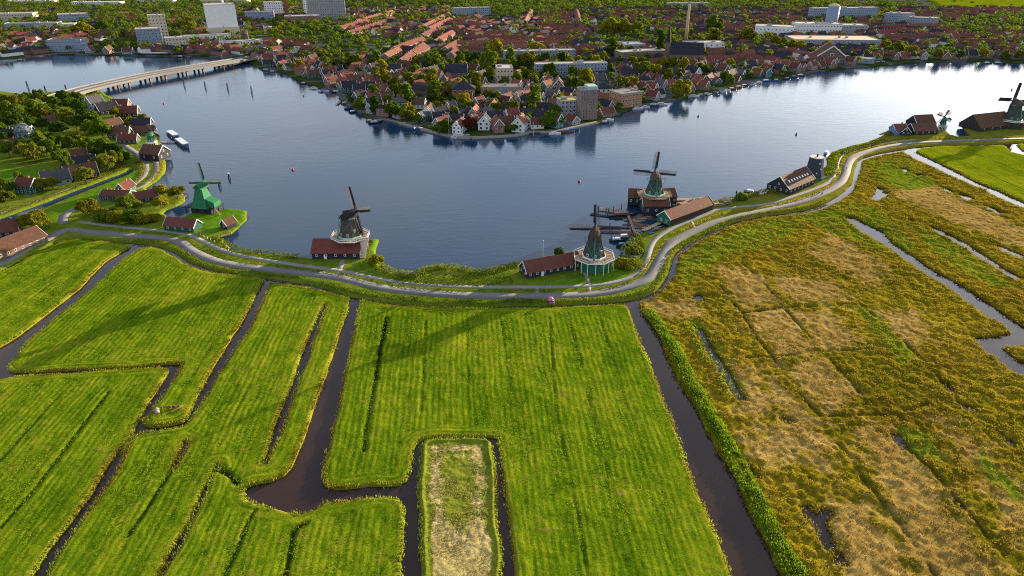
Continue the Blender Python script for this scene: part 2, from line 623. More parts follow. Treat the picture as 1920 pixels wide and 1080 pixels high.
# ------------------------------------------------------------------ ground materials
def field_mat(name, dark, mid, light, period=1.7, rim=(0.20, 0.17, 0.02)):
    t = NT(name)
    p = t.pos()
    row = t.attr('row'); bank = t.attr('bank')
    big = t.noise(p, 0.035, 3, 0.55); med = t.noise(p, 0.22, 4, 0.6); fine = t.noise(p, 2.0, 5, 0.8)
    wob = t.math('ADD', row, t.math('MULTIPLY', med, 2.2))
    s = t.math('SINE', t.math('MULTIPLY', wob, 2 * math.pi / period))
    s2 = t.math('SINE', t.math('MULTIPLY', wob, 2 * math.pi / (period * 6.3)))
    f = t.math('ADD', t.math('ADD', t.math('MULTIPLY', fine, 0.80), -0.09), t.math('MULTIPLY', med, 0.34))
    f = t.math('ADD', f, t.math('ADD', t.math('MULTIPLY', big, 0.40), -0.06))
    f = t.math('ADD', f, t.math('MULTIPLY', s, 0.042))
    f = t.math('ADD', f, t.math('MULTIPLY', s2, 0.035))
    cv = t.n.new('ShaderNodeCombineXYZ'); t.l.new(t.math('MULTIPLY', row, 1.15), cv.inputs[0]); t.l.new(t.math('MULTIPLY', t.attr('along'), 0.10), cv.inputs[1])
    streak = t.noise(cv.outputs[0], 1.0, 4, 0.7)
    f = t.math('ADD', f, t.math('MULTIPLY', t.math('SUBTRACT', streak, 0.5), 0.55))
    col = t.ramp(f, [(0.42, dark), (0.62, mid), (0.84, light)])
    dry = t.math('GREATER_THAN', t.math('ADD', t.math('MULTIPLY', t.noise(p, 0.5, 4, 0.7), 1.0), t.math('MULTIPLY', big, 0.3)), 0.76)
    col = t.mix(t.math('MULTIPLY', dry, 0.5), col, (0.22, 0.17, 0.03))
    # rough unmown grass along the banks
    m = t.n.new('ShaderNodeMapRange')
    t.l.new(t.math('ADD', bank, t.math('MULTIPLY', fine, -1.4)), m.inputs[0])
    m.inputs[1].default_value = 0.9; m.inputs[2].default_value = -0.3; m.inputs[3].default_value = 0; m.inputs[4].default_value = 0.75
    col = t.mix(m.outputs[0], col, rim)
    # wet mud in the furrows and on the bank foot
    col = t.mix(t.attr('furrow'), col, (0.012, 0.016, 0.006))
    h = t.math('ADD', fine, t.math('MULTIPLY', s, 0.10))
    return t.done(t.principled(col, 0.95, t.bump(h, 0.55, 0.2), 0.0))

M_GRASS = field_mat('field_grass', (0.028, 0.070, 0.003), (0.090, 0.150, 0.004), (0.220, 0.252, 0.010))
M_GRASS_N = field_mat('far_field_grass', (0.06, 0.11, 0.003), (0.14, 0.18, 0.004), (0.24, 0.255, 0.008), 3.0)

def verge_mat():
    t = NT('verge_grass')
    p = t.pos()
    big = t.noise(p, 0.05, 3); med = t.noise(p, 0.4, 4); fine = t.noise(p, 1.8, 4, 0.7)
    f = t.math('ADD', t.math('ADD', t.math('MULTIPLY', fine, 0.4), t.math('MULTIPLY', med, 0.35)), t.math('MULTIPLY', big, 0.25))
    col = t.ramp(f, [(0.34, (0.035, 0.075, 0.006)), (0.5, (0.09, 0.15, 0.012)), (0.66, (0.20, 0.23, 0.025))])
    col = t.mix(t.attr('dry'), col, t.ramp(fine, [(0.35, (0.12, 0.09, 0.018)), (0.65, (0.26, 0.20, 0.03))]))
    col = t.mix(t.attr('lawn'), col, t.ramp(med, [(0.35, (0.06, 0.15, 0.006)), (0.65, (0.10, 0.20, 0.012))]))
    return t.done(t.principled(col, 0.95, t.bump(fine, 0.8, 0.3), 0.0))
M_VERGE = verge_mat()

def marsh_mat():
    t = NT('marsh_reed')
    p = t.pos()
    big = t.noise(p, 0.022, 3, 0.55); med = t.noise(p, 0.20, 5, 0.65); fine = t.noise(p, 1.15, 6, 0.8)
    tan = t.attr('tan')
    f = t.math('ADD', t.math('ADD', t.math('MULTIPLY', fine, 0.5), t.math('MULTIPLY', med, 0.35)), t.math('MULTIPLY', big, 0.25))
    green = t.ramp(f, [(0.38, (0.03, 0.042, 0.004)), (0.51, (0.130, 0.112, 0.006)), (0.61, (0.25, 0.185, 0.012)), (0.73, (0.42, 0.30, 0.032))])
    brown = t.ramp(f, [(0.38, (0.075, 0.045, 0.008)), (0.53, (0.25, 0.165, 0.040)), (0.70, (0.43, 0.30, 0.095))])
    rust = t.n.new('ShaderNodeMapRange'); t.l.new(t.math('ADD', t.math('MULTIPLY', t.noise(p, 0.03, 4, 0.6), 0.7), t.math('MULTIPLY', med, 0.3)), rust.inputs[0])
    rust.inputs[1].default_value = 0.50; rust.inputs[2].default_value = 0.60; rust.inputs[4].default_value = 0.6
    green = t.mix(rust.outputs[0], green, t.ramp(f, [(0.42, (0.055, 0.034, 0.005)), (0.56, (0.16, 0.095, 0.010)), (0.72, (0.28, 0.17, 0.025))]))
    k = t.math('ADD', tan, t.math('MULTIPLY', t.math('SUBTRACT', med, 0.5), 2.2))
    m = t.n.new('ShaderNodeMapRange'); t.l.new(k, m.inputs[0])
    m.inputs[1].default_value = 0.22; m.inputs[2].default_value = 0.62
    col = t.mix(m.outputs[0], green, brown)
    lush = t.n.new('ShaderNodeMapRange'); t.l.new(t.math('ADD', t.attr('lush'), t.math('MULTIPLY', t.math('SUBTRACT', med, 0.5), 1.3)), lush.inputs[0])
    lush.inputs[1].default_value = 0.35; lush.inputs[2].default_value = 0.7
    col = t.mix(lush.outputs[0], col, t.ramp(f, [(0.42, (0.045, 0.085, 0.006)), (0.58, (0.14, 0.18, 0.01)), (0.74, (0.25, 0.27, 0.02))]))
    col = t.mix(t.math('MULTIPLY', t.attr('furrow'), 0.7), col, (0.022, 0.026, 0.006))
    return t.done(t.principled(col, 0.95, t.bump(t.math('ADD', fine, t.math('MULTIPLY', med, 0.5)), 0.8, 0.5), 0.0))
M_MARSH = marsh_mat()

def island_mat():
    t = NT('cut_reed_stubble')
    p = t.pos()
    med = t.noise(p, 0.25, 5, 0.7); fine = t.noise(p, 1.6, 5, 0.75)
    f = t.math('ADD', t.math('MULTIPLY', fine, 0.55), t.math('MULTIPLY', med, 0.45))
    straw = t.ramp(f, [(0.35, (0.19, 0.15, 0.035)), (0.5, (0.37, 0.295, 0.105)), (0.68, (0.55, 0.45, 0.22))])
    grass = t.ramp(f, [(0.38, (0.07, 0.10, 0.006)), (0.62, (0.22, 0.24, 0.016))])
    k = t.math('ADD', t.attr('tan'), t.math('MULTIPLY', t.math('SUBTRACT', t.math('ADD', t.math('MULTIPLY', med, 0.6), t.math('MULTIPLY', fine, 0.4)), 0.5), 3.0))
    m = t.n.new('ShaderNodeMapRange'); t.l.new(k, m.inputs[0])
    m.inputs[1].default_value = 0.40; m.inputs[2].default_value = 0.66
    col = t.mix(m.outputs[0], grass, straw)
    return t.done(t.principled(col, 0.95, t.bump(fine, 0.9, 0.3), 0.08))
M_ISLAND = island_mat()

def town_mat():
    t = NT('town_ground')
    p = t.pos()
    big = t.noise(p, 0.012, 3); med = t.noise(p, 0.08, 4, 0.65); fine = t.noise(p, 0.7, 3)
    v = t.n.new('ShaderNodeTexVoronoi'); v.feature = 'DISTANCE_TO_EDGE'
    t.l.new(p, v.inputs['Vector']); v.inputs['Scale'].default_value = 0.024
    street = t.math('LESS_THAN', v.outputs['Distance'], 0.075)
    garden = t.ramp(t.math('ADD', t.math('MULTIPLY', med, 0.6), t.math('MULTIPLY', fine, 0.4)), [(0.36, (0.012, 0.026, 0.006)), (0.50, (0.035, 0.058, 0.010)), (0.60, (0.06, 0.062, 0.035)), (0.70, (0.10, 0.085, 0.07))])
    col = t.mix(street, garden, t.ramp(fine, [(0.3, (0.06, 0.06, 0.06)), (0.7, (0.12, 0.115, 0.11))]))
    return t.done(t.principled(col, 0.9, t.bump(med, 0.5, 0.5), 0.0))
M_TOWN = town_mat()

def asphalt(name, a, b):
    t = NT(name)
    p = t.pos()
    n1 = t.noise(p, 0.25, 4, 0.6); n2 = t.noise(p, 2.5, 4, 0.7)
    f = t.math('ADD', t.math('MULTIPLY', n1, 0.6), t.math('MULTIPLY', n2, 0.4))
    col = t.ramp(f, [(0.32, a), (0.68, b)])
    return t.done(t.principled(col, 0.85, t.bump(n2, 0.3, 0.02), 0.3))
M_ROAD = asphalt('road_asphalt', (0.10, 0.10, 0.112), (0.165, 0.16, 0.17))
M_PATH = asphalt('path_gravel', (0.15, 0.15, 0.15), (0.235, 0.23, 0.22))
M_STREET = asphalt('street_asphalt', (0.11, 0.105, 0.105), (0.18, 0.17, 0.165))
M_PAVE = asphalt('quay_paving', (0.17, 0.15, 0.13), (0.27, 0.24, 0.21))

def water_mat(name, deep, ripple, dist, rough, s1=0.16, s2=0.6):
    t = NT(name)
    p = t.pos()
    mp = t.n.new('ShaderNodeMapping'); t.l.new(p, mp.inputs['Vector'])
    mp.inputs['Rotation'].default_value = (0, 0, R(-22)); mp.inputs['Scale'].default_value = (0.55, 1.7, 1)
    n1 = t.noise(mp.outputs[0], s1, 3, 0.6); n2 = t.noise(mp.outputs[0], s2, 3, 0.6)
    calm = t.n.new('ShaderNodeMapRange'); t.l.new(t.noise(p, 0.006, 3, 0.5), calm.inputs[0])
    calm.inputs[1].default_value = 0.36; calm.inputs[2].default_value = 0.64; calm.inputs[3].default_value = 0.12; calm.inputs[4].default_value = 1.0
    h = t.math('ADD', t.math('MULTIPLY', n1, 0.65), t.math('MULTIPLY', n2, 0.35))
    h = t.math('MULTIPLY', h, calm.outputs[0])
    pr = t.n.new('ShaderNodeBsdfPrincipled')
    pr.inputs['Base Color'].default_value = (*deep, 1)
    pr.inputs['Roughness'].default_value = rough
    pr.inputs['IOR'].default_value = 1.333
    pr.inputs['Specular IOR Level'].default_value = 0.5
    t.l.new(t.bump(h, ripple, dist), pr.inputs['Normal'])
    return t.done(pr.outputs[0])
M_RIVER = water_mat('river_water', (0.011, 0.036, 0.080), 0.34, 0.5, 0.08)
M_DITCH = water_mat('ditch_water', (0.034, 0.018, 0.013), 0.08, 0.1, 0.03)

# ------------------------------------------------------------------ water: the wide river behind the dike, the still polder ditches in front of it
DIKE_ROAD_PX = [(-160, 560), (0, 500), (50, 471), (95, 449), (128, 435), (175, 440), (250, 446), (312, 451), (338, 458), (362, 475), (400, 492), (450, 503), (520, 511), (580, 517), (640, 526), (705, 542), (780, 552), (880, 558.5), (960, 560), (1040, 559.5), (1110, 556), (1165, 546), (1210, 529), (1230, 505), (1243, 480), (1262, 458), (1310, 433), (1360, 415), (1440, 397), (1490, 385), (1540, 367), (1572, 348), (1584, 330), (1588, 314), (1600, 298), (1630, 286), (1665, 277.5), (1715, 271), (1790, 267.5), (1920, 263), (2080, 262)]
dike_line = ats(DIKE_ROAD_PX)
def ngon_sheet(name, outline, z, mat):
    from mathutils.geometry import tessellate_polygon
    vs = [Vector((x, y, 0)) for x, y in outline]
    tri = tessellate_polygon([vs])
    V = np.array([(v.x, v.y, z) for v in vs]); F = []
    for a, b, c in tri:
        A, B, Cc = V[a], V[b], V[c]
        F.append((a, b, c) if (B[0] - A[0]) * (Cc[1] - A[1]) - (B[1] - A[1]) * (Cc[0] - A[0]) > 0 else (a, c, b))
    return put(name, np_mesh(name, V, np.array(F), mat), kind='structure')
ngon_sheet('river_water', [(-3000, 90)] + dike_line + [(3000, 470), (3000, 6000), (-3000, 6000)], 0.0, M_RIVER)
ngon_sheet('canal_water', [(-3000, -300), (3000, -300), (3000, 466)] + [(x, y - 0.05) for x, y in dike_line[::-1]] + [(-3000, 89)], -0.004, M_DITCH)
ngon_sheet('river_bed', [(-3050, -350), (3050, -350), (3050, 6050), (-3050, 6050)], -1.2, simple('bed_mud', (0.05, 0.04, 0.03)))

# ------------------------------------------------------------------ polder fields
def lerp_rows(g):
    (p0, p1), (q0, q1) = [ats(x) for x in g]
    def f(X, Y):
        def dl(a, b):
            ex, ey = b[0] - a[0], b[1] - a[1]; L = math.hypot(ex, ey)
            return ((X - a[0]) * ey - (Y - a[1]) * ex) / L
        d1 = dl(p0, p1); d2 = -dl(q0, q1)
        s = d1 + d2
        s = np.where(np.abs(s) < 1e-3, 1e-3, s)
        mid = np.array(at((g[0][0][0] + g[0][1][0] + g[1][0][0] + g[1][1][0]) / 4, (g[0][0][1] + g[0][1][1] + g[1][0][1] + g[1][1][1]) / 4))
        W = abs(((mid[0] - p0[0]) * (p1[1] - p0[1]) - (mid[1] - p0[1]) * (p1[0] - p0[0])) / math.hypot(p1[0] - p0[0], p1[1] - p0[1])) + abs(((mid[0] - q0[0]) * (q1[1] - q0[1]) - (mid[1] - q0[1]) * (q1[0] - q0[0])) / math.hypot(q1[0] - q0[0], q1[1] - q0[1]))
        return d1 / s * W
    return f

def field(poly_px, guide, furrows=(), step=0.45, mat=None, top=0.75, head=4.5, seed=0, holes_px=(), name='field'):
    poly = wobble(ats(poly_px), 0.45, 1.2, 5 + seed)
    holes = [wobble(ats(h), 0.35, 1.0, 9 + seed) for h in holes_px]
    rows = lerp_rows(guide)
    fl = [(ats(f[0]), f[1], f[2]) for f in furrows]
    cache = {}
    def comp(X, Y, D):
        row = rows(X, Y)
        w = 1.2 * (fbm(X, Y, 14, 40 + seed) - 0.5)
        # the outer rounds of the mower follow the bank, the inner ones run straight
        use_head = np.clip((head - D) / 1.2, 0, 1)
        r = np.where(use_head > 0.5, D * 1.0, row) + w
        fur = np.zeros(X.shape)
        for pl, wd, dp in fl:
            d = edge_dist(X, Y, [pl], closed=False)
            n = 0.55 + 0.9 * vn(X, Y, 2.2, 77)
            brk = np.clip(fbm(X, Y, 7.0, 79) * 3.2 - 0.85, 0, 1) if dp < 0.6 else 1.0
            fur = np.maximum(fur, brk * dp * (0.8 if dp < 0.6 else 1) * np.clip(1.25 - d / (wd * 0.5 * n + 0.05), 0, 1))
        cache['row'] = r; cache['fur'] = fur; cache['along'] = np.where(use_head > 0.5, (X + Y) * 0.7, Y)
        return r, fur
    def zf(X, Y, D):
        r, fur = comp(X, Y, D)
        bankp = np.clip(D / (0.45 + 0.7 * vn(X, Y, 3.0, 15)), 0, 1)
        bankp = bankp * (2 - bankp)
        z = 0.12 + top * bankp + 0.0
        ridge = 0.035 * np.sin(r * 2 * np.pi / 1.7) + 0.05 * np.sin(r * 2 * np.pi / 10.7)
        z = z + bankp * (ridge + 0.22 * (fbm(X, Y, 2.6, 3 + seed) - 0.5) + 0.14 * (fbm(X, Y, 0.9, 4 + seed, 2) - 0.5) + 0.5 * (fbm(X, Y, 25, 8 + seed) - 0.5))
        return z - fur * 0.6
    def at_(X, Y, D):
        return {'row': cache['row'], 'along': cache['along'], 'furrow': np.clip(cache['fur'], 0, 1)}
    o = land(name, poly, step, zf, mat or M_GRASS, holes, at_, smooth_=False)
    return poly, holes

FIELDS = []
A = [(-260, 640), (-120, 560), (0, 513.5), (60, 482), (100, 463), (122, 454), (145, 451), (190, 455), (232, 459), (246, 463), (200, 490), (181, 508), (150, 542), (100, 582), (40, 628), (0, 652), (-90, 715), (-260, 800)]
FIELDS.append(field(A, (((150, 542), (40, 628)), ((60, 482), (-60, 545))), [([(97, 535), (0, 605)], 1.2, 0.5)], seed=1))
B = [(15, 690), (60, 637), (95, 607), (145, 567), (190, 527), (225, 492), (262, 470), (285, 466), (305, 472), (332, 488), (358, 503), (395, 513), (440, 518), (484, 521), (495, 528), (483, 550), (460, 593), (433, 640), (400, 693), (373, 740), (353, 783), (345, 793), (317, 799), (290, 802), (272, 799), (268, 790), (283, 772), (300, 752), (322, 720), (335, 700), (343, 684), (320, 684), (240, 691), (120, 697), (25, 700)]
FIELDS.append(field(B, (((268, 466), (60, 637)), ((483, 550), (353, 783))), [([(305, 585), (252, 660)], 0.8, 0.35), ([(395, 565), (340, 640)], 0.7, 0.2)], seed=2))
Cc = [(-300, 790), (-120, 740), (0, 714), (40, 708), (120, 703), (200, 698), (300, 692), (317, 697), (315, 705), (300, 725), (288, 745), (265, 780), (255, 800), (247, 818), (233, 838), (215, 855), (195, 885), (170, 930), (145, 965), (120, 1000), (90, 1040), (65, 1080), (10, 1180), (-300, 1190)]
FIELDS.append(field(Cc, (((180, 770), (3, 993)), ((215, 855), (65, 1080))), [([(205, 740), (180, 770), (143, 820), (100, 877), (67, 920), (43, 947), (3, 993), (-60, 1060)], 1.1, 0.75), ([(110, 745), (0, 868)], 1.3, 0.45)], seed=3))
D = [(508, 534), (522, 534), (560, 539), (600, 547), (640, 556), (657, 561), (650, 587), (630, 647), (610, 707), (593, 753), (577, 807), (560, 853), (547, 880), (533, 895), (507, 905), (473, 910), (460, 917), (457, 930), (467, 943), (500, 953), (547, 965), (567, 968), (587, 960), (610, 947), (643, 942), (693, 937), (747, 938), (760, 953), (758, 1003), (750, 1080), (738, 1190), (25, 1190), (88, 1080), (140, 1000), (165, 965), (195, 925), (215, 890), (232, 860), (242, 842), (252, 824), (266, 815), (290, 811), (320, 806), (346, 801), (361, 787), (383, 750), (407, 710), (440, 660), (467, 623), (493, 570)]
d_holes = [[(608, 573), (612, 577), (604, 600), (590, 640), (572, 690), (553, 740), (538, 785), (528, 815), (512, 848), (501, 872), (493, 872), (507, 830), (519, 790), (527, 770), (547, 722), (562, 677), (577, 640), (590, 610)],
           [(403, 878), (409, 872), (412, 882), (400, 893), (386, 930), (370, 965), (352, 1003), (335, 1035), (318, 1062), (304, 1085), (297, 1085), (318, 1042), (334, 1015), (352, 985), (372, 945), (388, 910)],
           [(346, 828), (354, 832), (349, 846), (336, 868), (327, 885), (322, 884), (332, 862), (342, 842)]]
FIELDS.append(field(D, (((232, 860), (88, 1080)), ((650, 587), (577, 807))), [([(345, 845), (325, 880), (300, 920), (278, 955), (240, 1010)], 1.1, 0.8), ([(412, 882), (428, 893), (445, 910)], 1.7, 0.95), ([(480, 960), (470, 975), (455, 1010), (430, 1065), (420, 1090)], 1.1, 0.7), ([(572, 985), (551, 998), (545, 1035), (535, 1090)], 1.5, 0.9), ([(470, 725), (430, 800), (410, 840)], 1.0, 0.3), ([(545, 560), (500, 640), (480, 690)], 0.8, 0.25), ([(280, 955), (215, 1060)], 1.2, 0.4)], seed=4, holes_px=d_holes))
Fp = [(677, 566), (700, 569), (760, 576), (830, 580), (900, 581), (1000, 580), (1060, 578), (1100, 576), (1168, 574), (1180, 583), (1193, 627), (1199, 643), (1220, 690), (1240, 740), (1270, 815), (1282, 860), (1303, 917), (1323, 960), (1347, 1017), (1368, 1080), (1412, 1190), (975, 1190), (965, 1080), (963, 1037), (957, 987), (948, 947), (943, 907), (938, 853), (934, 824), (923, 821), (877, 822), (827, 823), (790, 826), (780, 834), (773, 860), (770, 880), (763, 903), (747, 912), (693, 913), (633, 918), (610, 913), (602, 900), (613, 857), (627, 800), (640, 747), (650, 690), (663, 627)]
FIELDS.append(field(Fp, (((677, 562), (603, 900)), ((1172, 575), (1368, 1080))), [([(724, 600), (720, 625), (713, 660), (708, 690), (704, 715)], 1.7, 1.0), ([(704, 715), (696, 760), (686, 810), (683, 850)], 1.2, 0.7), ([(798, 605), (796, 660), (794, 720), (790, 780)], 1.1, 0.5), ([(876, 600), (877, 680), (879, 760), (878, 775)], 0.9, 0.4), ([(940, 605), (948, 660), (957, 765)], 0.9, 0.5), ([(1067, 605), (1083, 670), (1107, 770), (1140, 900)], 0.9, 0.45), ([(1030, 600), (1037, 700), (1043, 790), (1060, 860), (1082, 960), (1100, 1080)], 1.0, 0.45), ([(1125, 600), (1150, 690), (1175, 780)], 0.8, 0.3)], seed=5))
G = [(790, 838), (797, 831), (807, 828), (887, 825), (913, 827), (922, 832), (927, 870), (932, 920), (932, 987), (940, 1020), (942, 1053), (940, 1080), (944, 1190), (790, 1190), (790, 1080), (787, 1020), (790, 987), (784, 937), (784, 913), (788, 870)]
gpoly = wobble(ats(G), 0.25, 1.0, 21)
def g_z(X, Y, Dd):
    b = np.clip(Dd / 1.1, 0, 1); b = b * (2 - b)
    return 0.12 + 0.7 * b + 0.35 * np.exp(-((Dd - 0.9) / 0.5) ** 2) + b * 0.4 * (fbm(X, Y, 1.0, 60) - 0.5) + b * 0.3 * (fbm(X, Y, 6, 61) - 0.5)
def g_at(X, Y, Dd):
    ring = np.exp(-((Dd - 4.2) / 1.8) ** 2)
    south = np.clip((118 - Y) / 8, 0, 1) * np.clip((Dd - 2.2) / 1.0, 0, 1) * 0.9
    return {'tan': np.clip(0.62 * ring + south + 0.55 * (fbm(X, Y, 6, 62) - 0.42) * (Dd > 3), 0, 1)}
land('island', gpoly, 0.3, g_z, M_ISLAND, (), g_at)
# grass causeway between two fields, with a farm track
land('causeway', wobble(ats([(228, 833), (250, 815), (256, 822), (238, 850), (222, 856)]), 0.2, 1, 3), 0.4, lambda X, Y, Dd: 0.2 + 0.6 * np.clip(Dd / 1.0, 0, 1) + 0.2 * (fbm(X, Y, 1.0, 3) - 0.5), M_VERGE, (), lambda X, Y, Dd: {'dry': 0.4 * np.ones(X.shape), 'lawn': np.zeros(X.shape)})
# field beyond the marsh, upper right
L = [(1717, 285), (1727, 280), (1765, 276), (1880, 274.5), (1895, 287), (1920, 293), (2000, 312), (2150, 350), (2300, 420), (2200, 450), (1990, 410), (1920, 380), (1877, 360), (1827, 340), (1790, 320), (1752, 302)]
FIELDS.append(field(L, (((1752, 302), (1920, 380)), ((1880, 277), (2060, 350))), [([(1800, 305), (1920, 360)], 1.5, 0.35), ([(1850, 300), (1990, 355)], 1.5, 0.3)], step=0.8, mat=M_GRASS_N, seed=6, head=4.0))
FIELDS.append(field([(1905, 272.5), (2000, 272), (2200, 280), (2150, 330), (2000, 300), (1920, 283)], (((1905, 272), (2000, 300)), ((2000, 272), (2100, 290))), step=0.9, mat=M_GRASS_N, seed=7, head=3.0))

# ------------------------------------------------------------------ reed marsh
MARSH = [(1200, 568), (1218, 564), (1230, 556), (1247, 542), (1265, 520), (1272, 497), (1275, 478), (1300, 463), (1322, 448), (1375, 424), (1440, 409), (1512, 402), (1545, 393), (1575, 379), (1600, 359), (1605, 345), (1609, 333), (1614, 322), (1619, 303), (1630, 299), (1655, 292), (1692, 286), (1715, 300), (1752, 317), (1790, 335), (1840, 355), (1877, 375), (1920, 392), (2050, 455), (2260, 560), (2350, 700), (2300, 1000), (2200, 1190), (1525, 1190), (1467, 1080), (1447, 1043), (1423, 997), (1397, 950), (1380, 900), (1377, 893), (1347, 847), (1327, 813), (1310, 773), (1293, 747), (1273, 717), (1253, 673), (1240, 640), (1220, 603), (1203, 583)]
MARSH_POOLS = [
    [(1582, 407), (1600, 408), (1627, 423), (1653, 435), (1673, 457), (1713, 483), (1747, 507), (1800, 535), (1847, 567), (1897, 602), (1920, 617), (1990, 655), (2150, 745), (2150, 770), (1990, 672), (1920, 648), (1876, 652), (1893, 667), (1920, 682), (1990, 720), (2150, 815), (2150, 850), (1990, 750), (1920, 708), (1897, 697), (1867, 673), (1843, 657), (1828, 635), (1877, 633), (1900, 626), (1863, 600), (1813, 567), (1780, 540), (1730, 512), (1697, 487), (1657, 458), (1613, 435)],
    [(1632, 376), (1640, 364), (1646, 352), (1655, 354), (1654, 361), (1669, 361), (1662, 368), (1650, 372), (1645, 377)],
    [(1688, 316), (1696, 316), (1703, 322), (1698, 325)],
    [(1711, 327), (1720, 328), (1728, 326), (1730, 332), (1720, 332)],
    [(1758, 349), (1770, 352), (1790, 362), (1786, 365), (1768, 357)],
    [(1797, 363), (1812, 366), (1824, 375), (1815, 378), (1800, 369)],
    [(1846, 386), (1860, 390), (1886, 402), (1876, 404), (1852, 393)],
    [(1738, 421), (1760, 431), (1790, 446), (1820, 463), (1850, 483), (1880, 503), (1913, 522), (1910, 529), (1875, 508), (1842, 488), (1815, 470), (1785, 451), (1755, 435)],
    [(1866, 458), (1886, 467), (1918, 479), (1916, 486), (1884, 474)],
    [(1700, 409), (1716, 416), (1711, 419)],
    [(1301, 557), (1312, 554), (1320, 559), (1312, 565), (1303, 564)],
    [(1306, 614), (1313, 618), (1322, 633), (1334, 655), (1345, 672), (1362, 693), (1372, 712), (1378, 727), (1385, 738), (1394, 752), (1388, 752), (1376, 737), (1367, 722), (1350, 697), (1338, 678), (1325, 656), (1312, 634)],
    [(1508, 953), (1513, 951), (1520, 964), (1535, 971), (1545, 957), (1557, 959), (1550, 970), (1544, 985), (1550, 1000), (1558, 1020), (1561, 1034), (1555, 1033), (1544, 1015), (1529, 990), (1513, 970)],
    [(1568, 1040), (1573, 1042), (1581, 1060), (1574, 1062)],
    [(1675, 816), (1680, 815), (1700, 842), (1694, 845)],
    [(1798, 761), (1806, 760), (1832, 769), (1828, 772), (1808, 768)],
    [(1769, 719), (1774, 719), (1788, 737), (1782, 737)],
    [(1886, 826), (1892, 826), (1900, 836), (1893, 836)],
    [(1792, 946), (1797, 945), (1802, 951), (1796, 952)],
    [(1468, 790), (1478, 788), (1486, 791), (1476, 794)],
]
MARSH_LINES = [  # old parcel ditches, grown over
    [(1395, 500), (1437, 540), (1467, 577), (1500, 617), (1540, 660), (1603, 730), (1640, 775)], [(1350, 540), (1390, 590), (1420, 640), (1460, 687), (1500, 745), (1537, 785)],
    [(1390, 590), (1430, 585), (1467, 579), (1530, 577), (1587, 573)], [(1400, 674), (1460, 673), (1553, 661), (1600, 660), (1637, 657)], [(1500, 783), (1537, 785), (1600, 783), (1677, 779), (1740, 760)],
    [(1617, 577), (1650, 607), (1693, 643), (1740, 690)], [(1573, 837), (1600, 870), (1620, 903), (1663, 960), (1707, 1017), (1750, 1080)], [(1700, 845), (1750, 890), (1803, 953), (1860, 1020), (1910, 1075)],
    [(1740, 690), (1770, 722), (1800, 762), (1860, 800), (1900, 840)], [(1485, 850), (1500, 880), (1520, 905)], [(1325, 770), (1370, 830), (1420, 900)]]
MARSH_TAN = [
    [(1393, 590), (1467, 580), (1537, 667), (1457, 673)], [(1475, 590), (1560, 582), (1620, 655), (1550, 660)], [(1465, 690), (1540, 675), (1615, 745), (1545, 775)],
    [(1600, 807), (1670, 800), (1790, 960), (1880, 1100), (1780, 1190), (1690, 1030)], [(1640, 590), (1720, 585), (1750, 640), (1700, 655)], [(1760, 790), (1800, 805), (1920, 920), (2050, 1060), (1930, 1060), (1840, 910)],
    [(1655, 312), (1690, 322), (1800, 375), (1920, 430), (2050, 520), (1920, 470), (1790, 420), (1680, 370)], [(1340, 500), (1430, 520), (1460, 570), (1390, 580)], [(1440, 520), (1560, 530), (1600, 565), (1480, 570)],
    [(1205, 570), (1300, 560), (1310, 600), (1225, 600)], [(1390, 830), (1470, 790), (1520, 860), (1420, 880)], [(1350, 690), (1400, 690), (1450, 770), (1400, 790)], [(1540, 960), (1620, 930), (1740, 1120), (1600, 1150)],
    [(1440, 700), (1540, 800), (1560, 900), (1480, 850)], [(1560, 440), (1660, 500), (1640, 540), (1520, 480)]]
MARSH_LUSH = [
    [(1260, 500), (1320, 455), (1440, 415), (1520, 410), (1480, 450), (1400, 475), (1330, 500), (1290, 540)], [(1600, 580), (1640, 590), (1720, 680), (1690, 690), (1630, 620)], [(1680, 800), (1750, 820), (1760, 870), (1710, 860)],
    [(1480, 400), (1600, 385), (1660, 400), (1720, 470), (1640, 470), (1560, 440)], [(1620, 300), (1700, 300), (1760, 350), (1700, 360), (1640, 345)], [(1840, 850), (1920, 930), (1920, 960), (1830, 890)], [(1700, 420), (1790, 460), (1900, 540), (1860, 540), (1760, 490)],
    [(1215, 600), (1245, 600), (1330, 760), (1400, 890), (1480, 1040), (1540, 1190), (1500, 1190), (1400, 950), (1300, 760)], [(1290, 600), (1310, 600), (1390, 720), (1400, 760), (1340, 690)]]
marsh_poly = wobble(ats(MARSH), 0.6, 1.6, 31)
def grow(poly, d):
    s = 1 if sum(poly[i][0] * poly[(i + 1) % len(poly)][1] - poly[(i + 1) % len(poly)][0] * poly[i][1] for i in range(len(poly))) > 0 else -1
    out = []
    for i in range(len(poly)):
        ax, ay = poly[i - 1]; bx, by = poly[(i + 1) % len(poly)]
        L = math.hypot(bx - ax, by - ay) + 1e-9
        out.append((poly[i][0] + s * (by - ay) / L * d, poly[i][1] - s * (bx - ax) / L * d))
    return out
marsh_holes = [wobble(grow(ats(h), 0.7), 0.45, 0.9, 33) for h in MARSH_POOLS]
marsh_lines = [ats(l) for l in MARSH_LINES]
tan_polys = [ats(p) for p in MARSH_TAN]
lush_polys = [ats(p) for p in MARSH_LUSH]
_mc = {}
def soft_in(X, Y, polys, soft):
    out = np.zeros(X.shape)
    for p in polys:
        P = np.asarray(p)
        idx = np.where((X > P[:, 0].min() - soft) & (X < P[:, 0].max() + soft) & (Y > P[:, 1].min() - soft) & (Y < P[:, 1].max() + soft))[0]
        if len(idx) == 0:
            continue
        s = inside(X[idx], Y[idx], p); d = edge_dist(X[idx], Y[idx], [p])
        v = np.clip(0.5 + np.where(s, d, -d) / soft, 0, 1)
        out[idx] = np.maximum(out[idx], v)
    return out
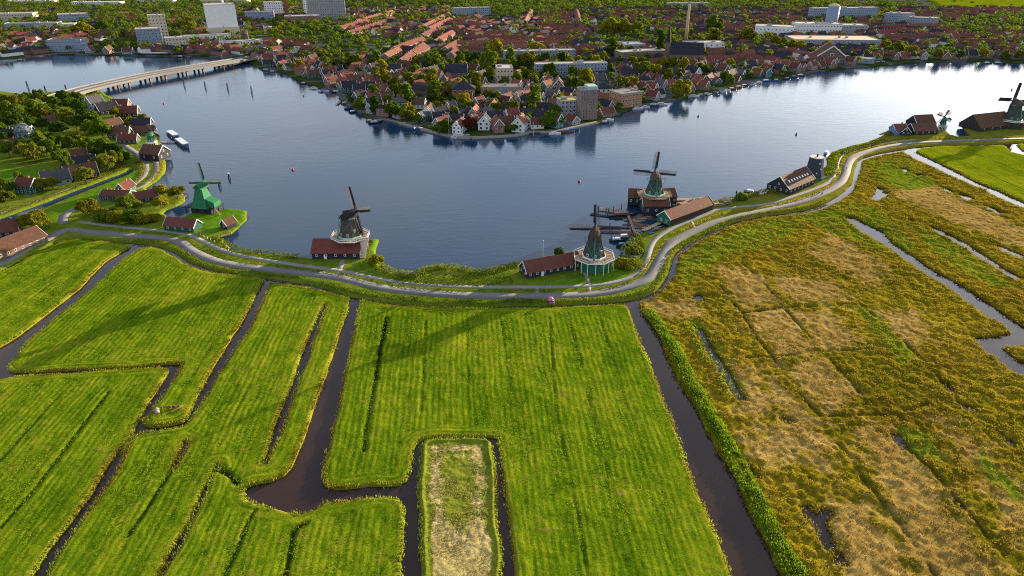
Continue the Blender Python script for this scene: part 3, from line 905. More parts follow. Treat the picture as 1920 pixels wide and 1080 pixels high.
def marsh_fur(X, Y):
    d = edge_dist(X, Y, marsh_lines, closed=False)
    n = vn(X, Y, 4.0, 70) * 1.3 + 0.1
    return np.clip(1.2 - d / (0.25 + 0.75 * n), 0, 1) * np.clip(fbm(X, Y, 9.0, 73) * 3.4 - 0.9, 0, 1)
def marsh_h(X, Y):
    return 0.75 * (fbm(X, Y, 3.2, 51) - 0.45) + 1.0 * (fbm(X, Y, 1.1, 52, 2) - 0.5) + 0.5 * (fbm(X, Y, 18, 53) - 0.5)
def m_z(X, Y, Dd):
    b = np.clip(Dd / 1.2, 0, 1); b = b * (2 - b)
    _mc['f'] = marsh_fur(X, Y)
    return np.maximum(0.1, 0.15 + 0.75 * b + b * marsh_h(X, Y) * (1 - 0.45 * soft_in(X, Y, tan_polys, 8.0)) - 0.55 * _mc['f'])
def m_at(X, Y, Dd):
    _mc['tan'] = soft_in(X, Y, tan_polys, 11.0) * 0.85
    return {'furrow': _mc['f'], 'tan': _mc['tan'], 'lush': soft_in(X, Y, lush_polys, 7.0)}
land('marsh', marsh_poly, 0.55, m_z, M_MARSH, marsh_holes, m_at, smooth_=False)

# ------------------------------------------------------------------ dike and village land
VILL_SHORE = [(-420, 178), (-200, 176), (0, 172), (54, 179), (84, 175), (112, 172), (160, 171), (190, 172), (200, 179), (212, 186), (240, 196), (255, 206), (267, 224), (279, 237), (295, 250), (300, 262), (303, 270), (303, 280), (307, 294), (311, 308), (309, 325), (295, 340), (272, 354), (280, 358), (318, 353), (345, 364), (347, 378), (331, 388), (313, 394), (305, 401), (316, 409), (335, 412), (354, 403), (382, 399), (429, 392), (462, 397), (463, 414), (433, 440), (412, 446), (426, 459), (440, 471), (493, 476), (563, 483), (586, 487), (600, 478), (660, 470), (690, 462), (690, 449), (709, 449), (706, 472), (706, 488), (717, 505), (742, 514), (780, 516), (790, 507), (817, 501), (855, 502), (892, 511), (917, 509), (947, 500), (965, 494), (1022, 482), (1070, 473), (1090, 470), (1130, 480), (1150, 487), (1172, 484), (1186, 489), (1200, 488), (1206, 478), (1200, 466), (1190, 452), (1198, 438), (1225, 436), (1250, 428), (1262, 423), (1268, 405), (1258, 395), (1262, 385), (1310, 380), (1345, 382), (1380, 373), (1440, 364), (1455, 350), (1476, 340), (1505, 325), (1537, 321), (1550, 311), (1549, 298), (1561, 286), (1582, 278), (1625, 268), (1657, 254), (1661, 247), (1680, 243), (1720, 240), (1775, 247), (1782, 254), (1795, 258), (1820, 256), (1808, 244), (1802, 236), (1822, 231), (1850, 226), (1900, 216), (1980, 212), (2100, 214)]
DIKE_SOUTH = [(2100, 267), (1905, 269), (1880, 271), (1765, 273), (1712, 277.5), (1692, 281), (1650, 288.5), (1620, 296), (1609, 303), (1604, 316), (1600, 332), (1598, 345), (1588, 354), (1570, 370), (1540, 386), (1512, 395), (1440, 405), (1375, 418.5), (1320, 442), (1280, 464), (1264, 476), (1256, 495), (1250, 518), (1240, 536), (1226, 549), (1205, 558), (1180, 564), (1150, 568), (1100, 571), (1010, 575), (827, 576), (727, 569), (662, 558), (640, 552), (600, 540), (575, 534), (540, 529), (500, 523), (465, 518), (440, 514), (402, 508), (362, 495), (330, 477), (303, 464), (275, 459), (250, 457), (232, 456), (190, 452), (150, 447), (125, 450), (100, 459), (60, 478), (0, 510), (-120, 556), (-300, 620), (-700, 560), (-700, 178)]
dike_poly = wobble(ats(VILL_SHORE + DIKE_SOUTH), 0.5, 1.6, 41)
VILL_DITCH = [[(0, 411), (72, 385), (150, 355), (225, 327), (250, 316), (254, 321), (230, 333), (155, 362), (78, 393), (62, 402), (47, 413), (38, 433), (31, 432), (36, 412), (0, 423)]]
vill_holes = [wobble(ats(h), 0.2, 2.0, 43) for h in VILL_DITCH]
UPPER_PATH_PX = [(150, 420), (200, 426), (275, 434), (325, 439), (355, 445), (378, 455), (405, 468), (435, 479), (480, 489), (555, 501), (640, 512.5), (692, 524), (755, 535), (830, 541), (900, 543), (960, 543), (1040, 542.5), (1110, 540), (1160, 532), (1193, 518), (1211, 495), (1220, 466), (1233, 449), (1260, 432), (1290, 419), (1320, 407), (1345, 397), (1385, 392), (1440, 386), (1490, 371), (1540, 352), (1557, 340), (1566, 322), (1571, 302), (1583, 290), (1615, 279.5), (1665, 270.5), (1715, 265)]
LOOP_PX = [(128, 435), (119, 424), (123, 407), (145, 394), (180, 381), (218, 366), (248, 350), (268, 334), (274, 318), (268, 304), (258, 292), (240, 280), (225, 268)]
SIDE_PX = [(243, 362), (268, 352), (285, 338), (295, 320), (291, 303), (284, 296)]
WEST_PX = [(0, 404), (40, 390), (90, 372), (130, 356), (165, 343)]
CROSS_PX = [[(628, 526), (634, 515), (640, 503), (643, 492)], [(1103, 557), (1104, 541), (1101, 528), (1096, 515)], [(1007, 560), (1007, 543)], [(1303, 433), (1296, 420)]]
road_lines = [smooth(ats(p), 3) for p in [DIKE_ROAD_PX, UPPER_PATH_PX, LOOP_PX, SIDE_PX] + CROSS_PX]
def d_z(X, Y, Dd):
    dr = edge_dist(X, Y, road_lines, closed=False)
    b = np.clip(Dd / 2.0, 0, 1); b = b * (2 - b)
    w = np.clip(1.6 - dr / 2.6, 0, 1)
    z = 0.15 + b * (0.92 + 0.5 * (fbm(X, Y, 2.0, 71) - 0.5) + 0.4 * (fbm(X, Y, 9, 72) - 0.5))
    _mc['dr'] = dr
    return z * (1 - w) + 1.12 * w
LAWNS = [ats(p) for p in ([(345, 412), (384, 401), (428, 394), (460, 398), (461, 413), (432, 437), (395, 443), (360, 425)], [(695, 451), (707, 451), (704, 472), (692, 472)], [(990, 535), (1080, 528), (1125, 516), (1175, 500), (1185, 520), (1130, 536), (990, 539)], [(0, 320), (80, 320), (60, 350), (0, 370)], [(80, 405), (150, 372), (250, 325), (255, 335), (190, 378), (118, 400), (95, 425)])]
def d_at(X, Y, Dd):
    east = np.clip((X - 60) / 60, 0, 1)
    dry = np.clip((0.25 + 0.55 * east) * (fbm(X, Y, 7, 81) * 1.9 - 0.35) + 0.25 * east * (Dd < 3), 0, 1)
    return {'dry': dry, 'lawn': soft_in(X, Y, LAWNS, 3.0)}
land('dike', dike_poly, 1.0, d_z, M_VERGE, vill_holes, d_at)

ribbon('road', ats(DIKE_ROAD_PX), 4.8, 1.17, M_ROAD)
ribbon('path', ats(UPPER_PATH_PX), 2.5, 1.16, M_PATH)
ribbon('road', ats(LOOP_PX)[1:], 4.0, 1.165, M_ROAD)
ribbon('path', ats(SIDE_PX), 3.0, 1.16, M_PAVE)
ribbon('path', ats(WEST_PX), 2.4, 1.13, M_PATH)
for c_, w_ in zip(CROSS_PX, (2.0, 1.6, 1.3, 1.3)):
    ribbon('path', ats(c_), w_, 1.15, M_PATH)
ribbon('path', ats([(100, 449), (75, 462), (40, 472)]), 3.0, 1.14, M_PAVE)

# ------------------------------------------------------------------ town land across the river
TOWN_SHORE = [(-900, 116), (-300, 114), (0, 111), (60, 108), (100, 103), (150, 104), (200, 104), (250, 105), (330, 107), (350, 104), (400, 108), (440, 111), (470, 119), (492, 132), (530, 136), (555, 150), (592, 165), (630, 173), (640, 192), (670, 210), (692, 225), (730, 228), (792, 245), (842, 257), (880, 261), (960, 257), (997, 251), (1040, 249), (1080, 241), (1120, 232), (1150, 219), (1190, 204), (1255, 191), (1295, 181), (1335, 177), (1385, 165), (1440, 150), (1465, 149), (1525, 137), (1570, 131), (1640, 125), (1715, 118), (1815, 115), (1920, 119), (2200, 121)]
town_shore = ats(TOWN_SHORE)
town_poly = wobble(town_shore, 0.8, 4.0, 91, closed=False) + [(2900, 900), (2900, 2600), (-2900, 2600), (-2900, 900)]
def t_z(X, Y, Dd):
    return 0.9 + 0.35 * np.clip(Dd / 6, 0, 1) + 0.3 * (fbm(X, Y, 20, 92) - 0.5) * np.clip(Dd / 6, 0, 1)
land('ground', town_poly, 8.0, t_z, M_TOWN)
ngon_sheet('terrain', [(-2900, 2590), (2900, 2590), (2900, 5950), (-2900, 5950)], 0.9, M_TOWN)
town_ring = ats(TOWN_SHORE) + [(2900, 900), (2900, 5900), (-2900, 5900), (-2900, 900)]
# ------------------------------------------------------------------ loose vegetation: reeds, rough grass, undergrowth
M_REED = leaf_mat('reed_leaves', (0.12, 0.12, 0.012), (0.26, 0.21, 0.02), (0.42, 0.32, 0.04), 0.5)
M_REED_G = leaf_mat('green_reed_leaves', (0.09, 0.16, 0.008), (0.21, 0.30, 0.018), (0.36, 0.42, 0.035), 0.5)
M_MREED = leaf_mat('marsh_leaves', (0.06, 0.07, 0.006), (0.19, 0.155, 0.013), (0.36, 0.255, 0.035), 0.42)
M_MTAN = leaf_mat('dry_reed_leaves', (0.12, 0.085, 0.015), (0.28, 0.185, 0.04), (0.47, 0.33, 0.09), 0.4)
M_GRASSB = leaf_mat('grass_blades', (0.07, 0.14, 0.006), (0.17, 0.26, 0.012), (0.30, 0.37, 0.025), 0.45)
M_HEDGE = leaf_mat('hedge_leaves', (0.04, 0.075, 0.006), (0.10, 0.15, 0.010), (0.22, 0.23, 0.016), 0.4)
M_BUSH = leaf_mat('bush_leaves', (0.05, 0.085, 0.007), (0.14, 0.18, 0.012), (0.30, 0.28, 0.02), 0.45)
M_STRAW = leaf_mat('straw', (0.24, 0.19, 0.06), (0.42, 0.34, 0.13), (0.60, 0.49, 0.26), 0.35)

def blades(name, X, Y, Z, h, w, k, mat, spread=0.35, label=None, lean=0.35):
    X = np.asarray(X); n = len(X) * k
    bx = np.repeat(X, k) + rng.normal(0, spread, n); by = np.repeat(Y, k) + rng.normal(0, spread, n)
    bz = np.repeat(np.broadcast_to(Z, X.shape), k) - 0.12
    hh = np.repeat(np.broadcast_to(h, X.shape), k) * rng.uniform(0.6, 1.25, n)
    ww = np.repeat(np.broadcast_to(w, X.shape), k) * rng.uniform(0.7, 1.3, n)
    a = rng.uniform(0, 2 * np.pi, n); la = rng.uniform(0, 2 * np.pi, n)
    lx = np.cos(la) * hh * lean * rng.uniform(0.2, 1.2, n); ly = np.sin(la) * hh * lean * rng.uniform(0.2, 1.2, n)
    V = np.empty((n, 3, 3))
    V[:, 0] = np.stack([bx - np.cos(a) * ww, by - np.sin(a) * ww, bz], 1)
    V[:, 1] = np.stack([bx + np.cos(a) * ww, by + np.sin(a) * ww, bz], 1)
    V[:, 2] = np.stack([bx + lx, by + ly, bz + hh], 1)
    F = np.arange(n * 3).reshape(n, 3)
    o = put(name, np_mesh(name, V.reshape(-1, 3), F, mat), kind='stuff')
    return o

def cards(name, P, size, mat, flat=0.3):
    """leaf clumps: many small faces turned every way"""
    P = np.asarray(P); n = len(P)
    nrm = rng.normal(0, 1, (n, 3)); nrm[:, 2] = np.abs(nrm[:, 2]) + flat
    nrm /= np.linalg.norm(nrm, axis=1, keepdims=True)
    t = np.cross(nrm, rng.normal(0, 1, (n, 3))); t /= np.linalg.norm(t, axis=1, keepdims=True) + 1e-9
    b = np.cross(nrm, t)
    s = np.broadcast_to(size, (n,)) * rng.uniform(0.6, 1.35, n)
    s = s[:, None]
    V = np.stack([P - t * s, P + b * s * 0.8, P + t * s, P - b * s * 0.8], 1)
    F = np.arange(n * 4).reshape(n, 4)
    return put(name, np_mesh(name, V.reshape(-1, 3), F, mat), kind='stuff')

def along(poly, spacing, off=0.0, jit=0.4, closed=True, limit=None):
    """points along an outline"""
    X = []; Y = []
    n = len(poly)
    for i in range(n if closed else n - 1):
        x0, y0 = poly[i]; x1, y1 = poly[(i + 1) % n]
        L = math.hypot(x1 - x0, y1 - y0)
        if L < 1e-6 or L > 500:
            continue
        k = max(1, int(round(L / spacing)))
        t = rng.uniform(0, 1, k)
        o = off + rng.normal(0, jit, k)
        nx, ny = -(y1 - y0) / L, (x1 - x0) / L
        X.append(x0 + (x1 - x0) * t + nx * o); Y.append(y0 + (y1 - y0) * t + ny * o)
    X = np.concatenate(X); Y = np.concatenate(Y)
    m = (np.abs(X) < 0.70 * Y + 65)
    return X[m], Y[m]

# fringes of rough grass and reed along the ditches
def ccw(p):
    a = 0
    for i in range(len(p)):
        x0, y0 = p[i]; x1, y1 = p[(i + 1) % len(p)]
        a += x0 * y1 - x1 * y0
    return a > 0
fx, fy, gx_, gy_ = [], [], [], []
for poly, holes in FIELDS:
    s = 1 if ccw(poly) else -1
    x, y = along(poly, 0.16, off=0.45 * s, jit=0.28); fx.append(x); fy.append(y)
    for h in holes:
        s = -1 if ccw(h) else 1
        x, y = along(h, 0.22, off=0.35 * s, jit=0.25); fx.append(x); fy.append(y)
s = 1 if ccw(gpoly) else -1
x, y = along(gpoly, 0.10, off=0.55 * s, jit=0.22); fx.append(x); fy.append(y)
fx = np.concatenate(fx); fy = np.concatenate(fy)
keep = vn(fx, fy, 6.0, 17) > 0.18
tall = 0.45 + 0.5 * vn(fx, fy, 9.0, 18)
yel = vn(fx, fy, 14.0, 19) + 0.25 * rng.uniform(-1, 1, len(fx)) > 0.42
blades('reeds', fx[keep & yel], fy[keep & yel], 0.55, tall[keep & yel], 0.16, 3, M_REED)
blades('reeds', fx[keep & ~yel], fy[keep & ~yel], 0.55, tall[keep & ~yel] * 0.9, 0.17, 3, M_REED_G)

# standing grass on the fields
def scatter_in(poly, dens, margin=0.0, holes=(), far=330):
    P = np.asarray(poly)
    x0, y0 = P.min(0); x1, y1 = P.max(0)
    y1 = min(y1, far)
    n = int((x1 - x0) * (y1 - y0) * dens)
    X = rng.uniform(x0, x1, n); Y = rng.uniform(y0, y1, n)
    m = (np.abs(X) < 0.68 * Y + 56) & (Y > 90)
    X = X[m]; Y = Y[m]
    m = inside(X, Y, poly)
    for h in holes:
        m &= ~inside(X, Y, h)
    return X[m], Y[m]
gx_, gy_ = [], []
for poly, holes in FIELDS[:5]:
    x, y = scatter_in(poly, 1.4, 0, holes)
    gx_.append(x); gy_.append(y)
gx_ = np.concatenate(gx_); gy_ = np.concatenate(gy_)
keep = fbm(gx_, gy_, 5, 23) + 0.25 * rng.uniform(-1, 1, len(gx_)) > 0.42
gx_ = gx_[keep]; gy_ = gy_[keep]
blades('grass', gx_, gy_, 0.85, 0.22, 0.20, 2, M_GRASSB, 0.3, lean=1.2)
x, y = scatter_in(gpoly, 5)
edge = edge_dist(x, y, [gpoly])
k = (edge > 2.2) & ((np.abs(edge - 4.2) < 1.9) | (y < 118) | (fbm(x, y, 5, 62) > 0.52))
blades('straw', x[k], y[k], 0.85, 0.20, 0.20, 2, M_STRAW, 0.3, lean=1.0)

# marsh: tussocks of reed
x, y = scatter_in(marsh_poly, 1.5, 0, marsh_holes, 430)
dE = np.full(x.shape, 9.0)
tanv = soft_in(x, y, tan_polys, 6.0)
fur = marsh_fur(x, y)
clump = fbm(x, y, 3.2, 51)
k = (fur < 0.25) & (clump + 0.22 * rng.uniform(-1, 1, len(x)) > 0.44)
x, y, tanv, clump = x[k], y[k], tanv[k], clump[k]
hz = np.maximum(0.3, 0.85 + marsh_h(x, y))
tn = tanv + 0.9 * (fbm(x, y, 6, 55) - 0.5) + 0.3 * rng.uniform(-1, 1, len(x)) > 0.45
blades('reeds', x[~tn], y[~tn], hz[~tn], 0.22 + 0.42 * clump[~tn], 0.20, 5, M_MREED, 0.42, lean=1.0)
x, y = scatter_in(marsh_poly, 2.4, 0, marsh_holes, 300)
tn = soft_in(x, y, tan_polys, 6.0) + 0.9 * (fbm(x, y, 6, 55) - 0.5) + 0.3 * rng.uniform(-1, 1, len(x)) > 0.5
x, y = x[tn], y[tn]
k = marsh_fur(x, y) < 0.2
x, y = x[k], y[k]
blades('reeds', x, y, np.maximum(0.3, 0.85 + marsh_h(x, y)), 0.30, 0.13, 3, M_MTAN, 0.30, lean=0.9)
# fringe round the marsh and its pools
fx, fy = [], []
s = 1 if ccw(marsh_poly) else -1
x, y = along(marsh_poly, 0.25, off=0.5 * s, jit=0.4); fx.append(x); fy.append(y)
for h in marsh_holes:
    s = -1 if ccw(h) else 1
    x, y = along(h, 0.3, off=0.45 * s, jit=0.45); fx.append(x); fy.append(y)
fx = np.concatenate(fx); fy = np.concatenate(fy)
blades('reeds', fx, fy, 0.35, 0.35 + 0.45 * vn(fx, fy, 5, 3), 0.20, 3, M_MREED)

def strip(pts_px, width, dens, taper=None):
    """random points in a band along a line given on the map: x, y and 0..1 across"""
    P = smooth(ats(pts_px), 5)
    X = []; Y = []; T = []; 
    for i in range(len(P) - 1):
        x0, y0 = P[i]; x1, y1 = P[i + 1]
        L = math.hypot(x1 - x0, y1 - y0)
        k = int(L * width * dens + rng.uniform(0, 1))
        t = rng.uniform(0, 1, k); c = rng.uniform(-1, 1, k)
        nx, ny = -(y1 - y0) / (L + 1e-9), (x1 - x0) / (L + 1e-9)
        X.append(x0 + (x1 - x0) * t + nx * c * width / 2); Y.append(y0 + (y1 - y0) * t + ny * c * width / 2); T.append(c)
    return np.concatenate(X), np.concatenate(Y), np.concatenate(T)

def thicket(name, pts_px, width, height, mat, dens=2.2, size=0.38, base=0.8, gap=0.25, seed=0):
    """bushes along a bank: clumps with an uneven top"""
    x, y, c = strip(pts_px, width, dens)
    top = height * (0.35 + 0.9 * fbm(x, y, 4.0, 100 + seed)) * np.sqrt(np.clip(1 - 0.8 * c * c, 0.05, 1))
    k = fbm(x, y, 6.0, 130 + seed) > gap
    x, y, top = x[k], y[k], top[k]
    z = base + top * rng.uniform(0.15, 1.0, len(x)) ** 0.6
    return cards(name, np.stack([x, y, z], 1), size, mat)

# lush reed belt on the east bank of the big canal
x, y, c = strip([(1206, 585), (1224, 608), (1248, 645), (1272, 690), (1300, 745), (1322, 783), (1345, 825), (1372, 872), (1392, 915), (1420, 968), (1450, 1030), (1490, 1100), (1530, 1180)], 3.4, 16)
hh = (0.7 + 1.3 * fbm(x, y, 5, 140)) * np.sqrt(np.clip(1 - 0.6 * c * c, 0.1, 1))
cut = (fbm(x, y, 7, 141) > 0.30)
blades('reeds', (x + 1.7)[cut], y[cut], 0.7, hh[cut], 0.24, 2, M_REED_G, 0.25)
thicket('reeds', [(1206, 585), (1224, 608), (1248, 645), (1272, 690), (1300, 745), (1345, 825), (1392, 915), (1450, 1030), (1530, 1180)], 2.6, 1.1, M_REED_G, 9, 0.26, 0.9, 0.28, 1)
thicket('reeds', [(1290, 610), (1305, 640), (1330, 680), (1350, 710), (1368, 745)], 5, 1.2, M_REED_G, 3, 0.3, 0.8, 0.42, 2)
# hedge and rough growth below the lower road
LOW_HEDGE = [(455, 512), (500, 519), (560, 527), (574, 530)]
thicket('hedge', LOW_HEDGE, 1.8, 1.5, M_HEDGE, 9, 0.24, 0.9, 0.0, 3)
thicket('hedge', [(602, 536), (640, 547), (700, 558), (760, 566), (830, 571), (900, 572), (1000, 571), (1024, 570)], 2.6, 2.0, M_HEDGE, 9, 0.26, 0.8, 0.0, 4)
thicket('hedge', [(1042, 569), (1100, 567), (1150, 563), (1190, 556), (1222, 545), (1242, 525), (1252, 500), (1262, 474), (1285, 458), (1320, 439), (1375, 415), (1440, 402), (1512, 392), (1550, 378)], 2.4, 1.5, M_BUSH, 8, 0.26, 0.8, 0.1, 5)
thicket('undergrowth', [(250, 455), (300, 458), (330, 468), (355, 484), (380, 498), (420, 508), (450, 514)], 3.0, 0.9, M_BUSH, 7, 0.24, 0.8, 0.22, 6)
# verge between the two roads
MID = [(200, 433), (250, 438), (320, 444), (350, 452), (380, 467), (420, 484), (460, 496), (520, 504), (580, 511), (622, 517), (660, 523), (705, 533), (770, 544), (850, 549.5), (960, 551), (1050, 550), (1110, 548), (1170, 538), (1205, 515), (1224, 487), (1240, 462), (1262, 443), (1300, 428), (1350, 406), (1440, 391), (1500, 377), (1545, 358), (1566, 338), (1576, 315), (1588, 296), (1625, 281), (1690, 269)]
for i, (a, b, m) in enumerate(((0, 12, M_BUSH), (12, 18, M_BUSH), (18, 31, M_REED))):
    thicket('undergrowth', MID[a:b + 1], 2.3, 0.8, m, 6, 0.2, 1.0, 0.36, 10 + i)
# bushes on the river bank
thicket('undergrowth', [(400, 450), (426, 463), (450, 474), (495, 481), (560, 487)], 4.0, 2.0, M_BUSH, 6, 0.3, 0.8, 0.1, 20)
thicket('undergrowth', [(695, 490), (712, 505), (740, 517), (782, 521), (795, 512), (820, 507), (855, 508), (895, 516), (920, 514), (950, 506), (970, 502)], 5.0, 2.3, M_BUSH, 7, 0.32, 0.8, 0.05, 21)
thicket('undergrowth', [(740, 527), (790, 529), (850, 530), (910, 529), (960, 527)], 10.0, 1.0, M_BUSH, 3.4, 0.28, 0.9, 0.22, 22)
thicket('undergrowth', [(1160, 492), (1180, 492), (1195, 500), (1188, 508)], 6.0, 2.6, M_BUSH, 6, 0.34, 0.8, 0.1, 23)
thicket('undergrowth', [(1170, 478), (1178, 466), (1192, 452), (1196, 444)], 5.0, 2.4, M_BUSH, 5, 0.34, 0.8, 0.2, 24)
thicket('undergrowth', [(1312, 384), (1345, 385), (1380, 377), (1420, 369), (1450, 363)], 5.0, 2.6, M_BUSH, 4.0, 0.4, 0.8, 0.15, 25)
thicket('undergrowth', [(1552, 334), (1559, 319), (1562, 304), (1570, 293), (1592, 285), (1627, 275.5), (1655, 266)], 6.0, 2.8, M_BUSH, 3.4, 0.42, 0.8, 0.1, 26)
thicket('undergrowth', [(1655, 258), (1672, 252)], 6.0, 2.6, M_BUSH, 3.4, 0.42, 0.8, 0.1, 27)
thicket('reeds', [(1606, 285), (1640, 274), (1700, 262), (1790, 262), (1900, 260)], 3.0, 1.2, M_REED, 2.5, 0.35, 0.8, 0.3, 28)
# village ditch banks
thicket('undergrowth', [(0, 405), (72, 381), (150, 351), (225, 323), (262, 306)], 3.0, 1.3, M_REED, 4, 0.3, 0.9, 0.25, 29)
thicket('undergrowth', [(270, 350), (290, 338), (302, 322), (306, 306)], 3.0, 1.3, M_REED, 4, 0.3, 0.9, 0.15, 30)
thicket('undergrowth', [(255, 346), (268, 330), (268, 312), (262, 302)], 2.5, 1.3, M_REED, 4, 0.3, 0.9, 0.2, 31)
thicket('reeds', [(395, 443), (433, 438), (461, 412), (462, 399)], 1.3, 0.7, M_REED, 5, 0.2, 0.6, 0.1, 32)
thicket('reeds', [(266, 796), (285, 786), (320, 770), (345, 772), (350, 790), (320, 798), (290, 800)], 2.2, 0.8, M_REED, 6, 0.22, 0.8, 0.2, 33)

# ------------------------------------------------------------------ trees
def crown_mesh(kind, seed):
    r = np.random.default_rng(seed)
    # lobes of foliage: leaf clumps spread through each lobe, thicker near its skin
    if kind == 'round':
        lobes = [((0.05, 0, 0.60), 0.27), ((0, 0.06, 0.82), 0.17)] + [((q * math.cos(a), q * math.sin(a), 0.36 + 0.40 * r.uniform()), 0.13 + 0.12 * r.uniform()) for a, q in zip(np.arange(10) * 0.63 + r.uniform(), r.uniform(0.18, 0.40, 10))]
    elif kind == 'tall':
        lobes = [((0.06 * math.cos(k * 2.1), 0.06 * math.sin(k * 2.1), 0.22 + 0.15 * k), 0.17 - 0.010 * k + 0.02 * r.uniform()) for k in range(6)]
    elif kind == 'broad':
        lobes = [((0.42 * q * math.cos(a), 0.42 * q * math.sin(a), 0.36 + 0.22 * r.uniform() * (1.2 - q)), 0.22 + 0.10 * r.uniform()) for a, q in zip(np.arange(8) * 0.79 + r.uniform(), r.uniform(0.4, 1.0, 8))] + [((0, 0, 0.58), 0.28)]
    else:  # bush
        lobes = [((0.34 * math.cos(a), 0.34 * math.sin(a), 0.28 + 0.16 * r.uniform()), 0.24 + 0.1 * r.uniform()) for a in np.arange(5) * 1.26 + r.uniform()] + [((0, 0, 0.38), 0.34)]
    P = []; N = []
    for c, rad in lobes:
        n = int(560 * (rad / 0.3) ** 2)
        d = r.normal(0, 1, (n, 3)); d /= np.linalg.norm(d, axis=1, keepdims=True)
        d[:, 2] = np.where(d[:, 2] < -0.55, -d[:, 2], d[:, 2])
        q = r.uniform(0.72, 1.06, n) ** 0.7
        bump = 0.82 + 0.36 * vn(d[:, 0] * 3 + c[0] * 9, d[:, 1] * 3 + d[:, 2] * 4, 1.0, seed)
        P.append(np.array(c) + d * (rad * q * bump)[:, None]); N.append(d)
    P = np.concatenate(P); N = np.concatenate(N)
    n = len(P)
    nrm = N + r.normal(0, 0.8, (n, 3)); nrm /= np.linalg.norm(nrm, axis=1, keepdims=True)
    t = np.cross(nrm, r.normal(0, 1, (n, 3))); t /= np.linalg.norm(t, axis=1, keepdims=True)
    b = np.cross(nrm, t)
    s = (0.050 * r.uniform(0.45, 1.5, n))[:, None]
    V = np.stack([P - t * s, P + b * s, P + t * s, P - b * s], 1).reshape(-1, 3)
    F = np.arange(n * 4).reshape(n, 4)
    me = np_mesh('crown_' + kind, V, F, None)
    me.materials.append(None)
    return me
def trunk_mesh(kind, seed):
    r = random.Random(seed)
    m = MB()
    top = {'round': 0.55, 'tall': 0.8, 'broad': 0.5, 'bush': 0.3}[kind]
    m.tube([(0, 0, -0.03), (0.01, 0, 0.12), (0.0, 0.015, top * 0.6), (0.01, 0.01, top)], [0.030, 0.022, 0.016, 0.006], 7)
    for k in range(4):
        a = k * 1.6 + r.random(); z = top * (0.4 + 0.12 * k)
        L = 0.10 if kind == 'tall' else 0.22
        m.tube([(0, 0.01, z), (L * 0.6 * math.cos(a), L * 0.6 * math.sin(a), z + 0.08), (L * math.cos(a), L * math.sin(a), z + 0.17)], [0.012, 0.008, 0.003], 5)
    return m.mesh('trunk', simple('bark', (0.10, 0.075, 0.05), 0.9))
CROWNS = {k: [crown_mesh(k, 10 * i + j) for j in range(3)] for i, k in enumerate(('round', 'tall', 'broad', 'bush'))}
TRUNKS = {k: trunk_mesh(k, i) for i, k in enumerate(('round', 'tall', 'broad', 'bush'))}
LEAVES = {
    'dark green': leaf_mat('dark_leaves', (0.026, 0.055, 0.008), (0.062, 0.110, 0.014), (0.12, 0.16, 0.020), 0.42),
    'green': leaf_mat('green_leaves', (0.042, 0.080, 0.008), (0.105, 0.165, 0.014), (0.20, 0.235, 0.022), 0.45),
    'olive green': leaf_mat('olive_leaves', (0.06, 0.082, 0.008), (0.145, 0.160, 0.015), (0.25, 0.25, 0.025), 0.45),
    'yellow green': leaf_mat('yellow_leaves', (0.10, 0.11, 0.008), (0.21, 0.20, 0.014), (0.34, 0.29, 0.022), 0.45),
    'copper red': leaf_mat('copper_leaves', (0.08, 0.022, 0.014), (0.17, 0.05, 0.026), (0.28, 0.09, 0.04), 0.35),
    'silvery': leaf_mat('silver_leaves', (0.14, 0.19, 0.20), (0.26, 0.32, 0.34), (0.44, 0.50, 0.54), 0.3),
}
TREE_N = [0]
def tree(x, y, h, w, kind, hue, label, group, z=1.0, name=None):
    """h height, w crown width in metres"""
    TREE_N[0] += 1
    r = random.Random(TREE_N[0])
    nm = name or {'round': 'tree', 'tall': 'poplar_tree', 'broad': 'tree', 'bush': 'bush'}[kind]
    base = {'round': 1.02, 'tall': 0.40, 'broad': 1.22, 'bush': 1.2}[kind]
    hk = {'round': 1.0, 'tall': 1.13, 'broad': 0.88, 'bush': 0.74}[kind]
    root = thing(nm, label, 'bush' if kind == 'bush' else 'tree', (x, y, z), r.uniform(0, 6.28), group, (w / base, w / base, h / hk))
    c = put('crown', r.choice(CROWNS[kind]), root)
    c.material_slots[0].link = 'OBJECT'; c.material_slots[0].material = LEAVES[hue]
    put('trunk', TRUNKS[kind], root)
    return root
# ------------------------------------------------------------------ windmills
W_TAR = planks('tarred_boards', (0.030, 0.032, 0.040), 0.4)
W_DARK = planks('dark_boards', (0.045, 0.038, 0.036), 0.4)
W_BROWN = planks('brown_boards', (0.16, 0.095, 0.05), 0.35)
W_GREEN = planks('green_boards', (0.025, 0.13, 0.075), 0.25)
W_BGREEN = planks('bright_green_boards', (0.026, 0.150, 0.070), 0.25)
W_DGREEN = planks('dark_green_boards', (0.018, 0.075, 0.055), 0.3)
W_WHITE = simple('white_paint', (0.72, 0.72, 0.70), 0.5, 0.1)
W_LGREEN = simple('pale_green_paint', (0.35, 0.62, 0.48), 0.5, 0.12)
W_DECK = planks('deck_boards', (0.30, 0.20, 0.125), 0.3, 2.2, 'DIAGONAL')
W_POLE = simple('green_pole_paint', (0.06, 0.20, 0.14), 0.5)
W_SPAR = simple('dark_spar_paint', (0.030, 0.026, 0.035), 0.5)
W_SAIL = simple('sail_lattice_wood', (0.085, 0.075, 0.085), 0.6)
W_SAILP = simple('pale_sail_boards', (0.50, 0.38, 0.32), 0.6)
